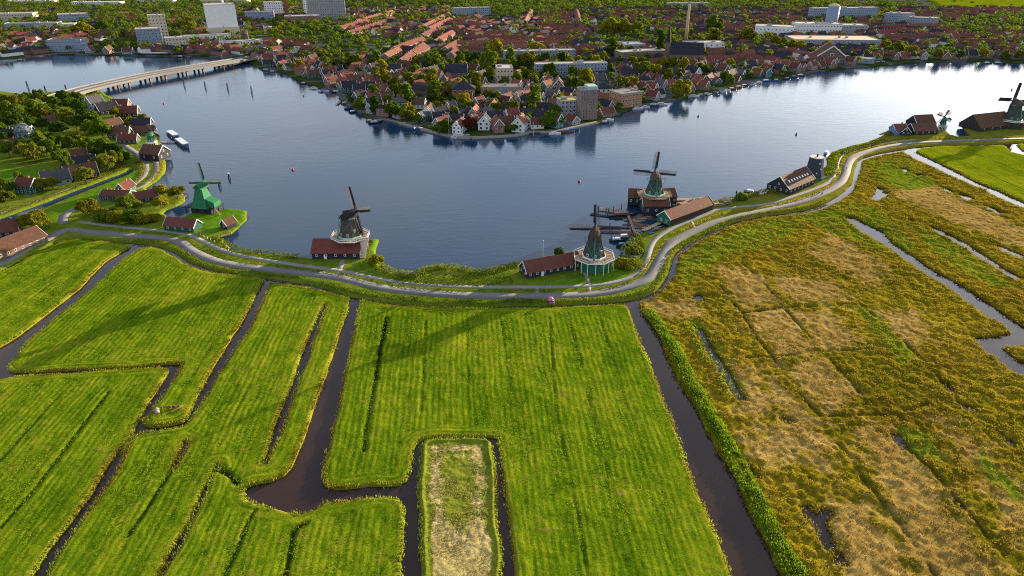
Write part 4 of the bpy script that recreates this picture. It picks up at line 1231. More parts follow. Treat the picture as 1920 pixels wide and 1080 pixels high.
def thatch_mat(name, c):
    if name in MATS:
        return MATS[name]
    t = NT(name); co = t.coord('Object')
    n1 = t.noise(co, 0.5, 5, 0.7); n2 = t.noise(co, 6.0, 3, 0.8)
    f = t.math('ADD', t.math('MULTIPLY', n1, 0.5), t.math('MULTIPLY', n2, 0.5))
    col = t.ramp(f, [(0.32, [x * 0.55 for x in c]), (0.68, [x * 1.35 for x in c])])
    MATS[name] = t.done(t.principled(col, 0.95, t.bump(n2, 0.7, 0.15), 0.05))
    return MATS[name]
TH_DARK = thatch_mat('dark_thatch', (0.085, 0.075, 0.062))
TH_GREY = thatch_mat('grey_green_thatch', (0.06, 0.074, 0.068))
TH_BROWN = thatch_mat('brown_thatch', (0.065, 0.048, 0.034))
R_RED = roof_tiles('red_tiles', (0.17, 0.054, 0.041))
R_BRICK = roof_tiles('brick_red_tiles', (0.13, 0.047, 0.038))
R_DEEP = roof_tiles('deep_red_tiles', (0.13, 0.04, 0.026))
R_ORANGE = roof_tiles('orange_tiles', (0.19, 0.076, 0.048))
R_BROWN = roof_tiles('brown_tiles', (0.11, 0.056, 0.038))
R_DARK = roof_tiles('dark_slate', (0.032, 0.034, 0.045))
R_GREY = roof_tiles('grey_slate', (0.085, 0.085, 0.095))
R_FLAT = simple('flat_roof_felt', (0.20, 0.18, 0.17), 0.9)
R_PALE = simple('pale_flat_roof', (0.42, 0.37, 0.33), 0.9)

def sail_part(root, M, ang, L, cloth_mat, spar_mat, side=1):
    """one sail: spar with a lattice frame (cross bars and rails) along one edge; M puts the sail plane in place"""
    Rm = M @ Matrix.Rotation(ang, 4, 'Y')
    m = MB()
    def tr(pts):
        return [tuple(Rm @ Vector(p)) for p in pts]
    # tapering stock along local +Z
    w0, w1 = 0.40, 0.27
    vs = [(-w0, -w0, 0), (w0, -w0, 0), (w0, w0, 0), (-w0, w0, 0), (-w1, -w1, L), (w1, -w1, L), (w1, w1, L), (-w1, w1, L)]
    m.add(tr(vs), [(0, 3, 2, 1), (4, 5, 6, 7), (0, 1, 5, 4), (1, 2, 6, 5), (2, 3, 7, 6), (3, 0, 4, 7)])
    sp = m.build('sail', spar_mat, root)
    g = MB()
    wid = 1.75 * side
    n = 17
    for k in range(n):
        z = 2.0 + (L - 2.3) * k / (n - 1)
        g.bar(Rm @ Vector((-0.25 * side, -0.12, z)), Rm @ Vector((wid, -0.12 - 0.25, z)), 0.09)
    for q in (0.38, 0.7, 1.0):
        g.bar(Rm @ Vector((wid * q, -0.12 - 0.25 * q, 1.9)), Rm @ Vector((wid * q, -0.12 - 0.25 * q, L - 0.2)), 0.10)
    g.build('lattice', W_SAIL, sp, stuff=True)
    if cloth_mat is not None:
        c = MB()
        a = 1.9
        c.add(tr([(0.22 * side, -0.22, a), (wid * 0.97, -0.48, a), (wid * 0.97, -0.48, L - 0.3), (0.22 * side, -0.22, L - 0.3), (0.22 * side, -0.26, a), (wid * 0.97, -0.52, a), (wid * 0.97, -0.52, L - 0.3), (0.22 * side, -0.26, L - 0.3)]),
              [(0, 1, 2, 3), (7, 6, 5, 4), (0, 4, 5, 1), (1, 5, 6, 2), (2, 6, 7, 3), (3, 7, 4, 0)])
        c.build('sail_boards', cloth_mat, sp)
    e = MB()
    e.add(tr([(-0.85 * side, -0.02, 2.4), (-0.2 * side, -0.02, 2.4), (-0.2 * side, -0.02, L - 0.2), (-0.70 * side, -0.02, L - 0.2), (-0.85 * side, -0.08, 2.4), (-0.2 * side, -0.08, 2.4), (-0.2 * side, -0.08, L - 0.2), (-0.70 * side, -0.08, L - 0.2)]),
          [(0, 1, 2, 3), (7, 6, 5, 4), (0, 4, 5, 1), (1, 5, 6, 2), (2, 6, 7, 3), (3, 7, 4, 0)])
    e.build('leading_board', spar_mat, sp)

def octa(m, rings, rot=math.pi / 8):
    return m.ring(rings, 8, True, True, rot)

def cap_part(root, z, r, yaw, mat, h=3.8):
    """boat-shaped cap: ridge along the wind axis, higher at the sail side"""
    M = Matrix.Translation((0, 0, z)) @ Matrix.Rotation(-yaw, 4, 'Z')   # local +Y = wind side
    m = MB(); nx = 7
    rings = []
    for i, (y, wk, hk) in enumerate(((1.22, 0.50, 1.04), (0.95, 0.80, 1.0), (0.4, 0.97, 0.94), (-0.3, 1.0, 0.82), (-0.9, 0.82, 0.62), (-1.25, 0.5, 0.40))):
        ring = []
        for k in range(nx):
            a = math.pi * k / (nx - 1)
            ring.append(M @ Vector((r * wk * math.cos(a) * (1 - 0.12 * math.sin(a)), r * y, h * hk * math.sin(a) ** 0.9)))
        rings.append(ring)
    vs = [v for rg in rings for v in rg]; fs = []
    for i in range(len(rings) - 1):
        for k in range(nx - 1):
            a = i * nx + k
            fs.append((a, a + nx, a + nx + 1, a + 1))
    fs.append(tuple(range(nx))); fs.append(tuple((len(rings) - 1) * nx + k for k in reversed(range(nx))))
    for i in range(len(rings) - 1):
        fs.append((i * nx, i * nx + nx - 1, (i + 1) * nx + nx - 1, (i + 1) * nx))
    m.add(vs, fs)
    c = m.build('cap', mat, root)
    b = MB(); octa(b, [(r * 1.02, z - 0.25), (r * 1.04, z + 0.12)])
    b.build('curb_ring', W_WHITE, root)
    return M, c

def smock_mill(label, x, y, body, stage_r, stage_z, yaw, ang, L, mats, base_r=None, base_mat=None, tail=True, posts=True, sail_cloth=None, deck=None, rim=None, z0=1.0, cap_h=3.8, side=1, hubz=None, skip_stage=False):
    """body: list of (radius, z) of the eight-sided tower; yaw: compass direction the sails face (radians from +Y towards +X)"""
    root = thing('windmill', label, 'windmill', (x, y, z0))
    m = MB(); octa(m, body); m.build('tower', mats['tower'], root)
    # corner boards
    c = MB()
    for k in range(8):
        a = math.pi / 8 + k * math.pi / 4
        for i in range(len(body) - 1):
            (r0, z0_), (r1, z1_) = body[i], body[i + 1]
            c.bar((r0 * math.cos(a) * 1.005, r0 * math.sin(a) * 1.005, z0_), (r1 * math.cos(a) * 1.005, r1 * math.sin(a) * 1.005, z1_), 0.16)
    c.build('corner_boards', mats.get('corner', mats['tower']), root, stuff=True)
    if 'skirt' in mats:
        s = MB(); r0 = body[0][0]; octa(s, [(r0 * 1.05, body[0][1] - 0.02), (r0 * 1.04, body[0][1] + 0.55), (r0 * 0.99, body[0][1] + 0.6)])
        s.build('white_skirt', mats['skirt'], root)
    for k, (a, qs) in enumerate(((-math.pi / 2, (0.12,)), (-math.pi / 4, (0.3,)), (-3 * math.pi / 4, (0.12,)))):   # windows of the tower
        i = 0; (r0, za), (r1, zb) = body[0], body[-1]
        for q in qs:
            rr = np.interp(za + (zb - za) * q, [b[1] for b in body], [b[0] for b in body]) * math.cos(math.pi / 8)
            M = Matrix.Rotation(a, 4, 'Z')
            zz = za + (zb - za) * q
            f = MB(); f.box(rr - 0.25, rr + 0.12, -0.4, 0.4, zz, zz + 1.1, M); fo = f.build('window', W_WHITE, root)
            g = MB(); g.box(rr + 0.1, rr + 0.15, -0.28, 0.28, zz + 0.15, zz + 0.95, M); g.build('pane', glass_mat(), fo)
    if not skip_stage:
        dk = MB(); dk.ring([(stage_r, stage_z - 0.15), (stage_r, stage_z + 0.05)], 8, True, True, math.pi / 8)
        dko = dk.build('stage', deck or W_DECK, root)
        for k in range(24):   # deck boards that stand proud, radiating
            a = k * math.pi / 12 + 0.13
            rr = stage_r * 0.91
            bd = MB(); bd.box(body[0][0] * 0.9, rr, -0.14, 0.14, stage_z + 0.05, stage_z + 0.10, Matrix.Rotation(a, 4, 'Z'))
            bd.build('plank', W_BROWN if k % 3 else W_DECK, dko)
        rm = MB()
        for k in range(8):
            a0 = math.pi / 8 + k * math.pi / 4; a1 = a0 + math.pi / 4
            p0 = (stage_r * math.cos(a0), stage_r * math.sin(a0)); p1 = (stage_r * math.cos(a1), stage_r * math.sin(a1))
            rm.bar((*p0, stage_z), (*p1, stage_z), 0.22, 0.32)
            rm.bar((*p0, stage_z + 1.0), (*p1, stage_z + 1.0), 0.09)
            for j in range(5):
                t = j / 5
                px, py = p0[0] + (p1[0] - p0[0]) * t, p0[1] + (p1[1] - p0[1]) * t
                rm.bar((px, py, stage_z), (px, py, stage_z + 1.0), 0.06)
        rm.build('railing', rim or W_WHITE, root)
        if posts:
            for k in range(16):
                a = math.pi / 8 + k * math.pi / 8
                rr = (stage_r - 0.3) * (1 if k % 2 == 0 else math.cos(math.pi / 8))
                b = MB()
                rb = (base_r or body[0][0]) * 0.98
                b.bar((rr * math.cos(a), rr * math.sin(a), -0.3), (rr * math.cos(a), rr * math.sin(a), stage_z - 0.1), 0.20)
                b.build('post', W_WHITE if posts == 'white' else W_BROWN, root)
        elif posts is False:
            for k in range(16):
                a = math.pi / 8 + k * math.pi / 8
                rr = (stage_r - 0.3) * (1 if k % 2 == 0 else math.cos(math.pi / 8))
                rb = (base_r or body[0][0]) * 0.97
                b = MB(); b.bar((rb * math.cos(a), rb * math.sin(a), stage_z - 3.2), (rr * math.cos(a), rr * math.sin(a), stage_z - 0.1), 0.2)
                b.build('brace', W_DECK, root)
    if base_r:
        b = MB(); octa(b, [(base_r * 1.05, -0.6), (base_r, stage_z - 0.16)]); b.build('base', base_mat, root)
    top_r, top_z = body[-1]
    M, cap = cap_part(root, top_z + 0.05, top_r * 1.08, yaw, mats['cap'], cap_h)
    # wind shaft and sails
    hz = hubz or cap_h * 0.52
    Mh = M @ Matrix.Translation((0, top_r * 1.08 * 1.22 + 0.75, hz))
    sh = MB(); sh.bar(M @ Vector((0, top_r * 0.6, hz)), Mh @ Vector((0, 0.45, 0)), 0.62); sh.build('wind_shaft', W_SPAR, root)
    for k in range(4):
        sail_part(root, Mh, ang + k * math.pi / 2, L, sail_cloth, mats.get('spar', W_SPAR), side)
    if tail:
        # tail pole and braces from the cap down to the stage
        by = -top_r * 1.3
        foot = M @ Vector((0, -(stage_r if not skip_stage else body[0][0] * 1.3) * 0.80, 0)); foot.z = (stage_z if not skip_stage else 0) + 0.6
        tp = MB(); tp.bar(M @ Vector((0, by, 1.0)), foot, 0.26); tp.build('tail_pole', W_POLE, root)
        for sgn in (-1, 1):
            e = M @ Vector((sgn * top_r * 1.75, -top_r * 0.5, 0.5))
            q = MB(); q.bar(M @ Vector((sgn * top_r * 0.6, -top_r * 0.5, 0.5)), e, 0.2); q.bar(e, foot, 0.15)
            q.build('tail_brace', W_POLE, root)
            q = MB(); q.bar(M @ Vector((sgn * top_r * 0.9, top_r * 0.5, 0.4)), foot + Vector((0, 0, 0.1)), 0.14); q.build('tail_brace', W_POLE, root)
    return root

def gable_building(name, label, cat, x, y, rz, w, l, h0, h1, wall, roof, trim=W_WHITE, chimneys=0, win_long=0, win_end=0, z=1.0, group=None, over=0.35, door=False, skylights=0, roofname='roof'):
    """pitched-roof building: ridge along local X"""
    root = thing(name, label, cat, (x, y, z), rz, group)
    MB().gwall(w, l, h0, h1).build('wall', wall, root)
    rf = MB().gable(w, l, h0 + 0.02, h1 + 0.02, over).build(roofname, roof, root)
    if trim is not None:
        sl = (h1 - h0) / (w / 2)
        for sx in (-1, 1):
            b = MB()
            for sy in (-1, 1):
                b.bar((sx * (l / 2 + over + 0.05), sy * (w / 2 + over), h0 - over * sl + 0.12), (sx * (l / 2 + over + 0.05), 0, h1 + 0.16), 0.12, 0.36)
            b.build('bargeboard', trim, rf)
    def win(px, py, pz, nx, ny, ww=0.9, hh=1.2):
        f = MB()
        if nx:
            f.box(px - 0.06, px + 0.06, py - ww / 2, py + ww / 2, pz, pz + hh)
        else:
            f.box(px - ww / 2, px + ww / 2, py - 0.06, py + 0.06, pz, pz + hh)
        fo = f.build('window', W_WHITE, root)
        g = MB(); k = 0.13
        if nx:
            g.box(px - 0.08 if nx < 0 else px + 0.01, px - 0.01 if nx < 0 else px + 0.08, py - ww / 2 + k, py + ww / 2 - k, pz + k, pz + hh - k)
        else:
            g.box(px - ww / 2 + k, px + ww / 2 - k, py - 0.08 if ny < 0 else py + 0.01, py - 0.01 if ny < 0 else py + 0.08, pz + k, pz + hh - k)
        g.build('pane', glass_mat(), fo)
    zw = max(0.5, h0 * 0.42)
    for k in range(win_long):
        px = -l / 2 + l * (k + 0.5) / win_long
        for s_ in (-1, 1):
            win(px, s_ * w / 2, zw, 0, s_, 0.9, min(1.3, h0 * 0.4))
    for k in range(win_end):
        py = -w / 2 + w * (k + 0.5) / win_end
        for s_ in (-1, 1):
            win(s_ * l / 2, py, zw, s_, 0, 0.9, min(1.3, h0 * 0.4))
    for s_ in (-1, 1):
        if win_end and h1 - h0 > 2:
            win(s_ * l / 2, 0, h0 + (h1 - h0) * 0.15, s_, 0, 0.9, 1.2)
    if door:
        d = MB(); d.box(-l * 0.22 - 0.55, -l * 0.22 + 0.55, -w / 2 - 0.08, -w / 2, 0, 2.1); d.build('door', W_WHITE, root)
    for k in range(chimneys):
        cx = (-0.3 + 0.6 * k / max(1, chimneys - 1)) * l if chimneys > 1 else 0.18 * l
        c = MB(); c.box(cx - 0.35, cx + 0.35, -0.32, 0.32, h1 - 0.8, h1 + 1.1); c.box(cx - 0.42, cx + 0.42, -0.39, 0.39, h1 + 1.1, h1 + 1.25)
        c.build('chimney', brick('chimney_brick', (0.22, 0.10, 0.07)), rf)
    for k in range(skylights):
        px = -l * 0.36 + l * 0.72 * k / max(1, skylights - 1)
        yy = -w * 0.27; zz = h0 + (h1 - h0) * (1 - 0.54) + 0.32
        a = math.atan2(h1 - h0, w / 2)
        M = Matrix.Translation((px, yy, zz)) @ Matrix.Rotation(a, 4, 'X')
        b = MB(); b.box(-0.55, 0.55, -0.7, 0.7, 0, 0.12, M); b.build('skylight', simple('skylight_glass', (0.6, 0.62, 0.66), 0.1, 0.05, spec=0.6), rf)
    return root

def px_dir(a, b):
    """angle of the ground line from pixel a to pixel b, and its length and middle"""
    p, q = at(*a), at(*b)
    return math.atan2(q[1] - p[1], q[0] - p[0]), math.hypot(q[0] - p[0], q[1] - p[1]), ((p[0] + q[0]) / 2, (p[1] + q[1]) / 2)

# 1. the oil mill in the middle: grey thatched tower on a white railed stage, green ground floor
zx, zy = at(1112, 506)
smock_mill('dark thatched windmill with brown stage, white railing and green ground floor', zx, zy,
           [(4.8, 5.3), (4.3, 6.9), (3.2, 10.4), (2.6, 13.4)], 8.6, 5.2, R(6), R(-2), 10.4,
           {'tower': TH_GREY, 'cap': TH_BROWN, 'skirt': W_WHITE, 'corner': TH_GREY}, base_r=6.0, base_mat=W_GREEN, posts='white')
a_, l_, c_ = px_dir((985, 528), (1086, 508))
gable_building('mill_barn', 'long low red tiled shed with white gable boards joined to the white railed windmill', 'shed', c_[0] - 0.8, c_[1] + 3.6, a_, 7.4, l_, 2.6, 6.0, W_TAR, R_BRICK, win_long=8, win_end=2, door=True)
# 2. the mill on the left with red barn beneath its stage
kx, ky = at(661, 486)
smock_mill('windmill with tarred tower and pale sails above a red roofed barn at the water', kx - 1.2, ky + 5.6,
           [(5.0, 7.5), (4.3, 9.3), (3.3, 13.0), (2.7, 15.8)], 8.2, 7.4, R(42), R(-17), 10.6,
           {'tower': TH_DARK, 'cap': thatch_mat('black_thatch', (0.03, 0.027, 0.027)), 'skirt': W_LGREEN, 'corner': TH_DARK}, base_r=3.9, base_mat=W_TAR, posts=False, sail_cloth=W_SAILP, tail=True, side=-1, cap_h=2.7, deck=planks('pale_deck', (0.36, 0.27, 0.19), 0.3, 2.2, 'DIAGONAL'))
a_, l_, c_ = px_dir((587, 489), (675, 489))
gable_building('mill_barn', 'large red roofed barn with dark walls under the mill with pale sails', 'barn', c_[0], c_[1] + 5.2, a_, 11.5, l_, 2.8, 6.7, W_TAR, R_RED, trim=W_GREEN, win_long=5, win_end=3, door=True)
# 3. the saw mill at the harbour
jx, jy = at(1226, 397)
smock_mill('green thatched saw mill windmill with brown roofed sheds standing in the timber harbour', jx, jy + 3,
           [(5.0, 7.4), (4.3, 9.0), (3.2, 12.4), (2.7, 15.0)], 8.6, 7.2, R(2), R(5), 10.6,
           {'tower': TH_GREY, 'cap': TH_DARK, 'skirt': W_LGREEN, 'corner': W_GREEN}, base_r=6.4, base_mat=W_DARK, posts=False, side=-1, cap_h=3.3, rim=W_DECK)
for (lab, a, b, w, h0, h1) in (('front saw shed with brown roof below the green thatched saw mill', (1204, 404), (1252, 404), 9.0, 4.6, 7.2),
                              ('low brown roofed wing on the river side of the saw mill', (1182, 393), (1216, 395), 9.0, 4.0, 7.0),
                              ('low brown roofed wing on the path side of the saw mill', (1240, 394), (1268, 392), 9.0, 4.0, 7.0)):
    a_, l_, c_ = px_dir(a, b)
    gable_building('saw_shed', lab, 'shed', c_[0], c_[1] + (2.5 if 'front' in lab else 9), a_, w, l_, h0, h1, W_TAR, R_BROWN, win_long=3, win_end=2, z=0.9)
a_, l_, c_ = px_dir((1252, 427), (1332, 397))
gable_building('timber_shed', 'long open timber shed with red tiled roof and green gable beside the saw mill', 'shed', c_[0] - 1.5, c_[1] + 3.0, a_, 8.0, l_, 3.0, 6.2, W_DARK, R_DEEP, win_end=0)
sh_root = [o for o in COL.objects if o.name.startswith('timber_shed')][0]
MB().gwall(7.9, 0.25, 3.0, 6.15).build('gable_front', W_GREEN, sh_root, loc=(-l_ / 2 - 0.14, 0, 0))
for s in (-1.6, 1.4):
    m = MB(); m.box(-l_ / 2 - 0.36, -l_ / 2 - 0.27, s - 0.55, s + 0.55, 0.9, 2.3); fo = m.build('window', W_WHITE, sh_root)
    m = MB(); m.box(-l_ / 2 - 0.40, -l_ / 2 - 0.362, s - 0.4, s + 0.4, 1.05, 2.15); m.build('pane', glass_mat(), fo)
# 4. the sail-less tower with dark barn
ox, oy = at(1524, 337)
root = thing('mill_tower', 'dark blue grey mill tower without cap or sails beside the path', 'mill tower', (ox, oy + 0.5, 1.0))
octa(MB(), [(6.4, 0), (5.5, 2.6), (4.2, 7.0), (3.7, 11.8)]).build('tower', thatch_mat('blue_grey_thatch', (0.055, 0.062, 0.082)), root)
octa(MB(), [(3.95, 11.7), (3.95, 12.1)]).build('rim', simple('pale_rim', (0.5, 0.42, 0.38)), root)
m = MB(); m.bar((0, -0.5, 11.9), (0.3, 0.6, 13.4), 0.7); m.build('stump', W_SPAR, root)
octa(MB(), [(6.6, 0.0), (6.5, 1.4)]).build('plinth', W_GREEN, root)
for q, (a, zz) in enumerate(((-1.7, 3.6), (-1.2, 5.6), (-1.4, 8.8))):
    rr = np.interp(zz, [0, 2.6, 7, 11.8], [6.4, 5.5, 4.2, 3.7]) * 0.93
    f = MB(); f.box(rr - 0.2, rr + 0.25, -0.3, 0.3, zz, zz + 0.8, Matrix.Rotation(a, 4, 'Z')); f.build('window', W_WHITE, root)
a_, l_, c_ = px_dir((1476, 368), (1518, 350))
gable_building('barn', 'dark barn with brown roof and white skylights beside the sail-less mill tower', 'barn', c_[0] - 3.0, c_[1] + 4.5, a_, 13.0, l_ + 3, 3.2, 8.6, W_TAR, R_BROWN, win_long=7, win_end=4, skylights=8)
# 5. green paltrok on the peninsula
gx0, gy0 = at(383, 402)
root = thing('windmill', 'bright green pyramid shaped windmill on the grassy peninsula in the river', 'windmill', (gx0, gy0 + 2, 1.0), R(-12))
m = MB(); m.ring([(6.4, 2.8), (5.4, 4.2), (3.8, 8.2), (2.7, 11.8)], 4, True, True, math.pi / 4); m.build('tower', W_BGREEN, root)
m = MB(); m.box(2.6, 7.6, -2.6, 2.8, 3.0, 3.2); m.add([(2.8, -2.6, 3.2), (7.4, -2.6, 3.2), (7.4, 2.8, 3.2), (2.8, 2.8, 3.2), (2.8, -2.6, 7.4), (7.4, -2.6, 5.6), (7.4, 2.8, 5.6), (2.8, 2.8, 7.4)], [(0, 3, 2, 1), (4, 5, 6, 7), (0, 1, 5, 4), (1, 2, 6, 5), (2, 3, 7, 6), (3, 0, 4, 7)]); m.build('lean_to', W_BGREEN, root)
m = MB(); m.box(-9.0, 8.0, -4.4, 4.4, 2.6, 2.9); m.build('floor', W_TAR, root)
m = MB(); m.box(-5.0, 6.0, -3.8, 3.8, -0.4, 2.6); m.build('base', W_TAR, root)
for k, (a, b) in enumerate(((-7.5, -4.0), (-7.5, 4.0), (7.4, -4.0), (7.4, 4.0), (-2, -4.2), (3, -4.2))):
    m = MB(); m.bar((a, b, -0.5), (a, b, 2.6), 0.35); m.build('post', W_DARK, root)
m = MB(); m.bar((7.6, -3, 2.9), (11, -4.5, 0.3), 0.5); m.build('ramp', W_DECK, root)
M = Matrix.Translation((0, 0, 11.8)) @ Matrix.Scale(0.9, 4) @ Matrix.Rotation(-R(20) + R(12), 4, 'Z')
m = MB(); vs = [(-2.3, -2.9, 0), (2.3, -2.9, 0), (2.5, 3.2, 0), (-2.5, 3.2, 0), (-0.25, -2.9, 2.5), (0.25, -2.9, 2.5), (0.3, 3.2, 3.5), (-0.3, 3.2, 3.5), (-2.1, -2.9, 1.2), (2.1, -2.9, 1.2), (2.3, 3.2, 1.6), (-2.3, 3.2, 1.6)]
m.add([M @ Vector(v) for v in vs], [(0, 3, 2, 1), (0, 1, 9, 5, 4, 8), (2, 3, 11, 7, 6, 10), (1, 2, 10, 9), (3, 0, 8, 11), (9, 10, 6, 5), (11, 8, 4, 7), (4, 5, 6, 7)]); m.build('cap', W_BGREEN, root)
m = MB(); m.box(-0.9, 0.9, -3.05, -2.9, 0.6, 1.9, M); m.build('vent', W_DGREEN, root)
Mh = M @ Matrix.Translation((0, 4.0, 1.7))
m = MB(); m.bar(M @ Vector((0, 1, 1.7)), Mh @ Vector((0, 0.4, 0)), 0.6); m.build('wind_shaft', W_GREEN, root)
for k in range(4):
    sail_part(root, Mh, R(-8) + k * math.pi / 2, 11.4, W_SAILP if k != 0 else None, W_GREEN, -1)
a_, l_, c_ = px_dir((312, 436), (367, 441))
gable_building('mill_barn', 'green shed with red roof and pale boarded end by the path near the green mill', 'shed', c_[0], c_[1] + 3.6, a_, 6.5, l_, 2.4, 5.2, W_DGREEN, R_BRICK, win_long=4)
hx, hy = at(428, 432)
gable_building('hut', 'small hut with white gables and brown roof on the grassy peninsula edge', 'hut', hx, hy + 1.5, R(62), 4.4, 5.6, 2.2, 4.6, W_TAR, R_BROWN, win_end=1)
# 6. far right mill with thatched barns
bx, by_ = at(1893, 243)
smock_mill('windmill with green thatched tower rising from big brown barns in the river bend', bx + 2, by_ + 3,
           [(6.0, 5.2), (5.2, 7.0), (3.9, 11.8), (3.0, 15.6)], 8.6, 5.0, R(-10), R(4), 12.4,
           {'tower': TH_GREY, 'cap': TH_DARK, 'skirt': W_LGREEN, 'corner': W_GREEN}, base_r=7.4, base_mat=W_DARK, posts=False, cap_h=4.2, sail_cloth=W_SPAR)
a_, l_, c_ = px_dir((1826, 250), (1885, 243))
gable_building('barn', 'big brown roofed barn on the near side of the mill with green thatched tower', 'barn', c_[0] + 1, c_[1] + 8, a_, 17.0, l_, 2.6, 10.0, W_DARK, R_BROWN, trim=None, win_long=4)
a_, l_, c_ = px_dir((1898, 241), (1975, 236))
gable_building('barn', 'brown thatched barn sloping low at the right of the tall mill', 'barn', c_[0], c_[1] + 9, a_, 19.0, l_, 2.2, 9.0, W_DARK, TH_BROWN, trim=None)
# 7. small mill and houses before it
sx_, sy_ = at(1768, 247)
smock_mill('tiny dark green windmill behind the brown roofed sheds on the river bend', sx_, sy_ + 2, [(2.0, 2.6), (1.6, 4.6), (1.1, 7.6)], 3.0, 2.5, R(20), R(20), 5.2,
           {'tower': W_DGREEN, 'cap': W_DGREEN, 'skirt': W_GREEN}, base_r=2.3, base_mat=W_DGREEN, posts='white', cap_h=1.7)
a_, l_, c_ = px_dir((1712, 256), (1756, 255))
gable_building('shed', 'wide brown roofed shed beside the tiny green windmill', 'shed', c_[0], c_[1] + 6, a_, 11, l_, 2.5, 6.4, W_TAR, R_BROWN, win_long=4)
a_, l_, c_ = px_dir((1718, 246), (1752, 244))
gable_building('shed', 'taller brown roofed shed at the water behind the wide brown shed', 'shed', c_[0], c_[1] + 8, a_, 12, l_, 3.0, 8.2, W_TAR, R_BROWN, win_long=3)
c_ = at(1707, 257)
gable_building('cottage', 'small dark gabled cottage with white boards facing the path by the river bend', 'cottage', c_[0] - 3, c_[1] + 4, R(80), 6, 8, 2.6, 5.6, W_TAR, R_BROWN, win_end=2)
c_ = at(1687, 256)
gable_building('cottage', 'blue painted cottage with bright red roof at the river bend', 'cottage', c_[0], c_[1] + 4, R(8), 7, 9, 3.4, 6.6, planks('blue_boards', (0.10, 0.20, 0.42), 0.2), R_RED, win_long=3, win_end=2, chimneys=1)

# slanting chute of pale boards beside the stage of the pale-sailed mill
c_ = at(683, 488)
root = thing('chute', 'tall pale boarded chute leaning beside the red barn of the pale sailed mill', 'chute', (c_[0], c_[1], 1.0))
m = MB(); m.add([(-1.2, -0.3, 0.0), (0.4, -0.3, 0.0), (-1.6, 3.2, 8.0), (2.2, 3.2, 8.0), (-1.2, 0.1, 0.0), (0.4, 0.1, 0.0), (-1.6, 3.6, 8.0), (2.2, 3.6, 8.0)], [(0, 1, 3, 2), (5, 4, 6, 7), (0, 2, 6, 4), (1, 5, 7, 3), (2, 3, 7, 6), (0, 4, 5, 1)]); m.build('board', W_SAILP, root)
for sx in (-1.0, 1.4):
    m = MB(); m.bar((sx, 3.6, 7.9), (sx, 4.4, -0.3), 0.2); m.build('strut', W_DECK, root)
# ------------------------------------------------------------------ town: prototypes of the houses
OCC = []            # what stands where: x, y, radius
def occ(x, y, r):
    OCC.append((x, y, r))
GRID = {}
def taken(x, y, r):
    for ox, oy, orr in OCC:
        if abs(ox - x) < r + orr and abs(oy - y) < r + orr and (ox - x) ** 2 + (oy - y) ** 2 < (r + orr) ** 2:
            return True
    return False

B_RED = brick('red_brick', (0.19, 0.085, 0.055))
B_BROWN = brick('brown_brick', (0.14, 0.085, 0.06))
B_GREY = brick('grey_brick', (0.20, 0.165, 0.15))
B_TOWER = brick('tower_brick', (0.21, 0.15, 0.13))
B_PINK = brick('pink_brick', (0.30, 0.19, 0.16))
B_ORANGE = brick('orange_brick', (0.36, 0.17, 0.07))
P_WHITE = simple('white_render', (0.66, 0.66, 0.65), 0.7, 0.1)
P_CREAM = simple('cream_render', (0.50, 0.42, 0.30), 0.7, 0.12)
P_GREY = simple('grey_render', (0.26, 0.27, 0.29), 0.7, 0.15)
P_BLUE = simple('blue_grey_panels', (0.19, 0.25, 0.34), 0.5, 0.12)
P_CONC = simple('concrete', (0.34, 0.32, 0.30), 0.85, 0.15)
P_TEAL = planks('teal_boards', (0.04, 0.15, 0.16), 0.25)

def windows_mesh(w, l, floors, h0, per=2.6, faces='all', size=(1.0, 1.3), gable_h=None):
    """panes with pale frames on the walls, joined: a few pixels each"""
    vs = MB(); mats = []
    def one(cx, cy, z, axis, s, ww, hh):
        n0 = len(vs.f)
        if axis == 'y':
            vs.box(cx - ww / 2 - .12, cx + ww / 2 + .12, cy - 0.05, cy + 0.05, z - .12, z + hh + .12)
        else:
            vs.box(cx - 0.05, cx + 0.05, cy - ww / 2 - .12, cy + ww / 2 + .12, z - .12, z + hh + .12)
        mats.extend([0] * (len(vs.f) - n0)); n0 = len(vs.f)
        o = 0.08
        if axis == 'y':
            vs.box(cx - ww / 2, cx + ww / 2, cy + s * 0.02 - o / 2 + s * 0.03, cy + s * 0.02 + o / 2 + s * 0.03, z, z + hh)
        else:
            vs.box(cx + s * 0.05 - o / 2, cx + s * 0.05 + o / 2, cy - ww / 2, cy + ww / 2, z, z + hh)
        mats.extend([1] * (len(vs.f) - n0))
    fh = h0 / floors
    for f in range(floors):
        z = f * fh + fh * 0.32
        n = max(1, int(l / per))
        for k in range(n):
            x = -l / 2 + l * (k + 0.5) / n
            for s in (-1, 1):
                one(x, s * w / 2, z, 'y', s, size[0], min(size[1], fh * 0.55))
        n = max(1, int(w / per))
        for k in range(n):
            y = -w / 2 + w * (k + 0.5) / n
            for s in (-1, 1):
                one(s * l / 2, y, z, 'x', s, size[0], min(size[1], fh * 0.55))
    if gable_h:
        for s in (-1, 1):
            one(s * l / 2, 0, h0 + 0.5, 'x', s, 0.9, min(1.1, gable_h * 0.4))
    me = vs.mesh('windows', W_WHITE)
    me.materials.append(glass_mat())
    me.polygons.foreach_set('material_index', np.array(mats, np.int32))
    return me

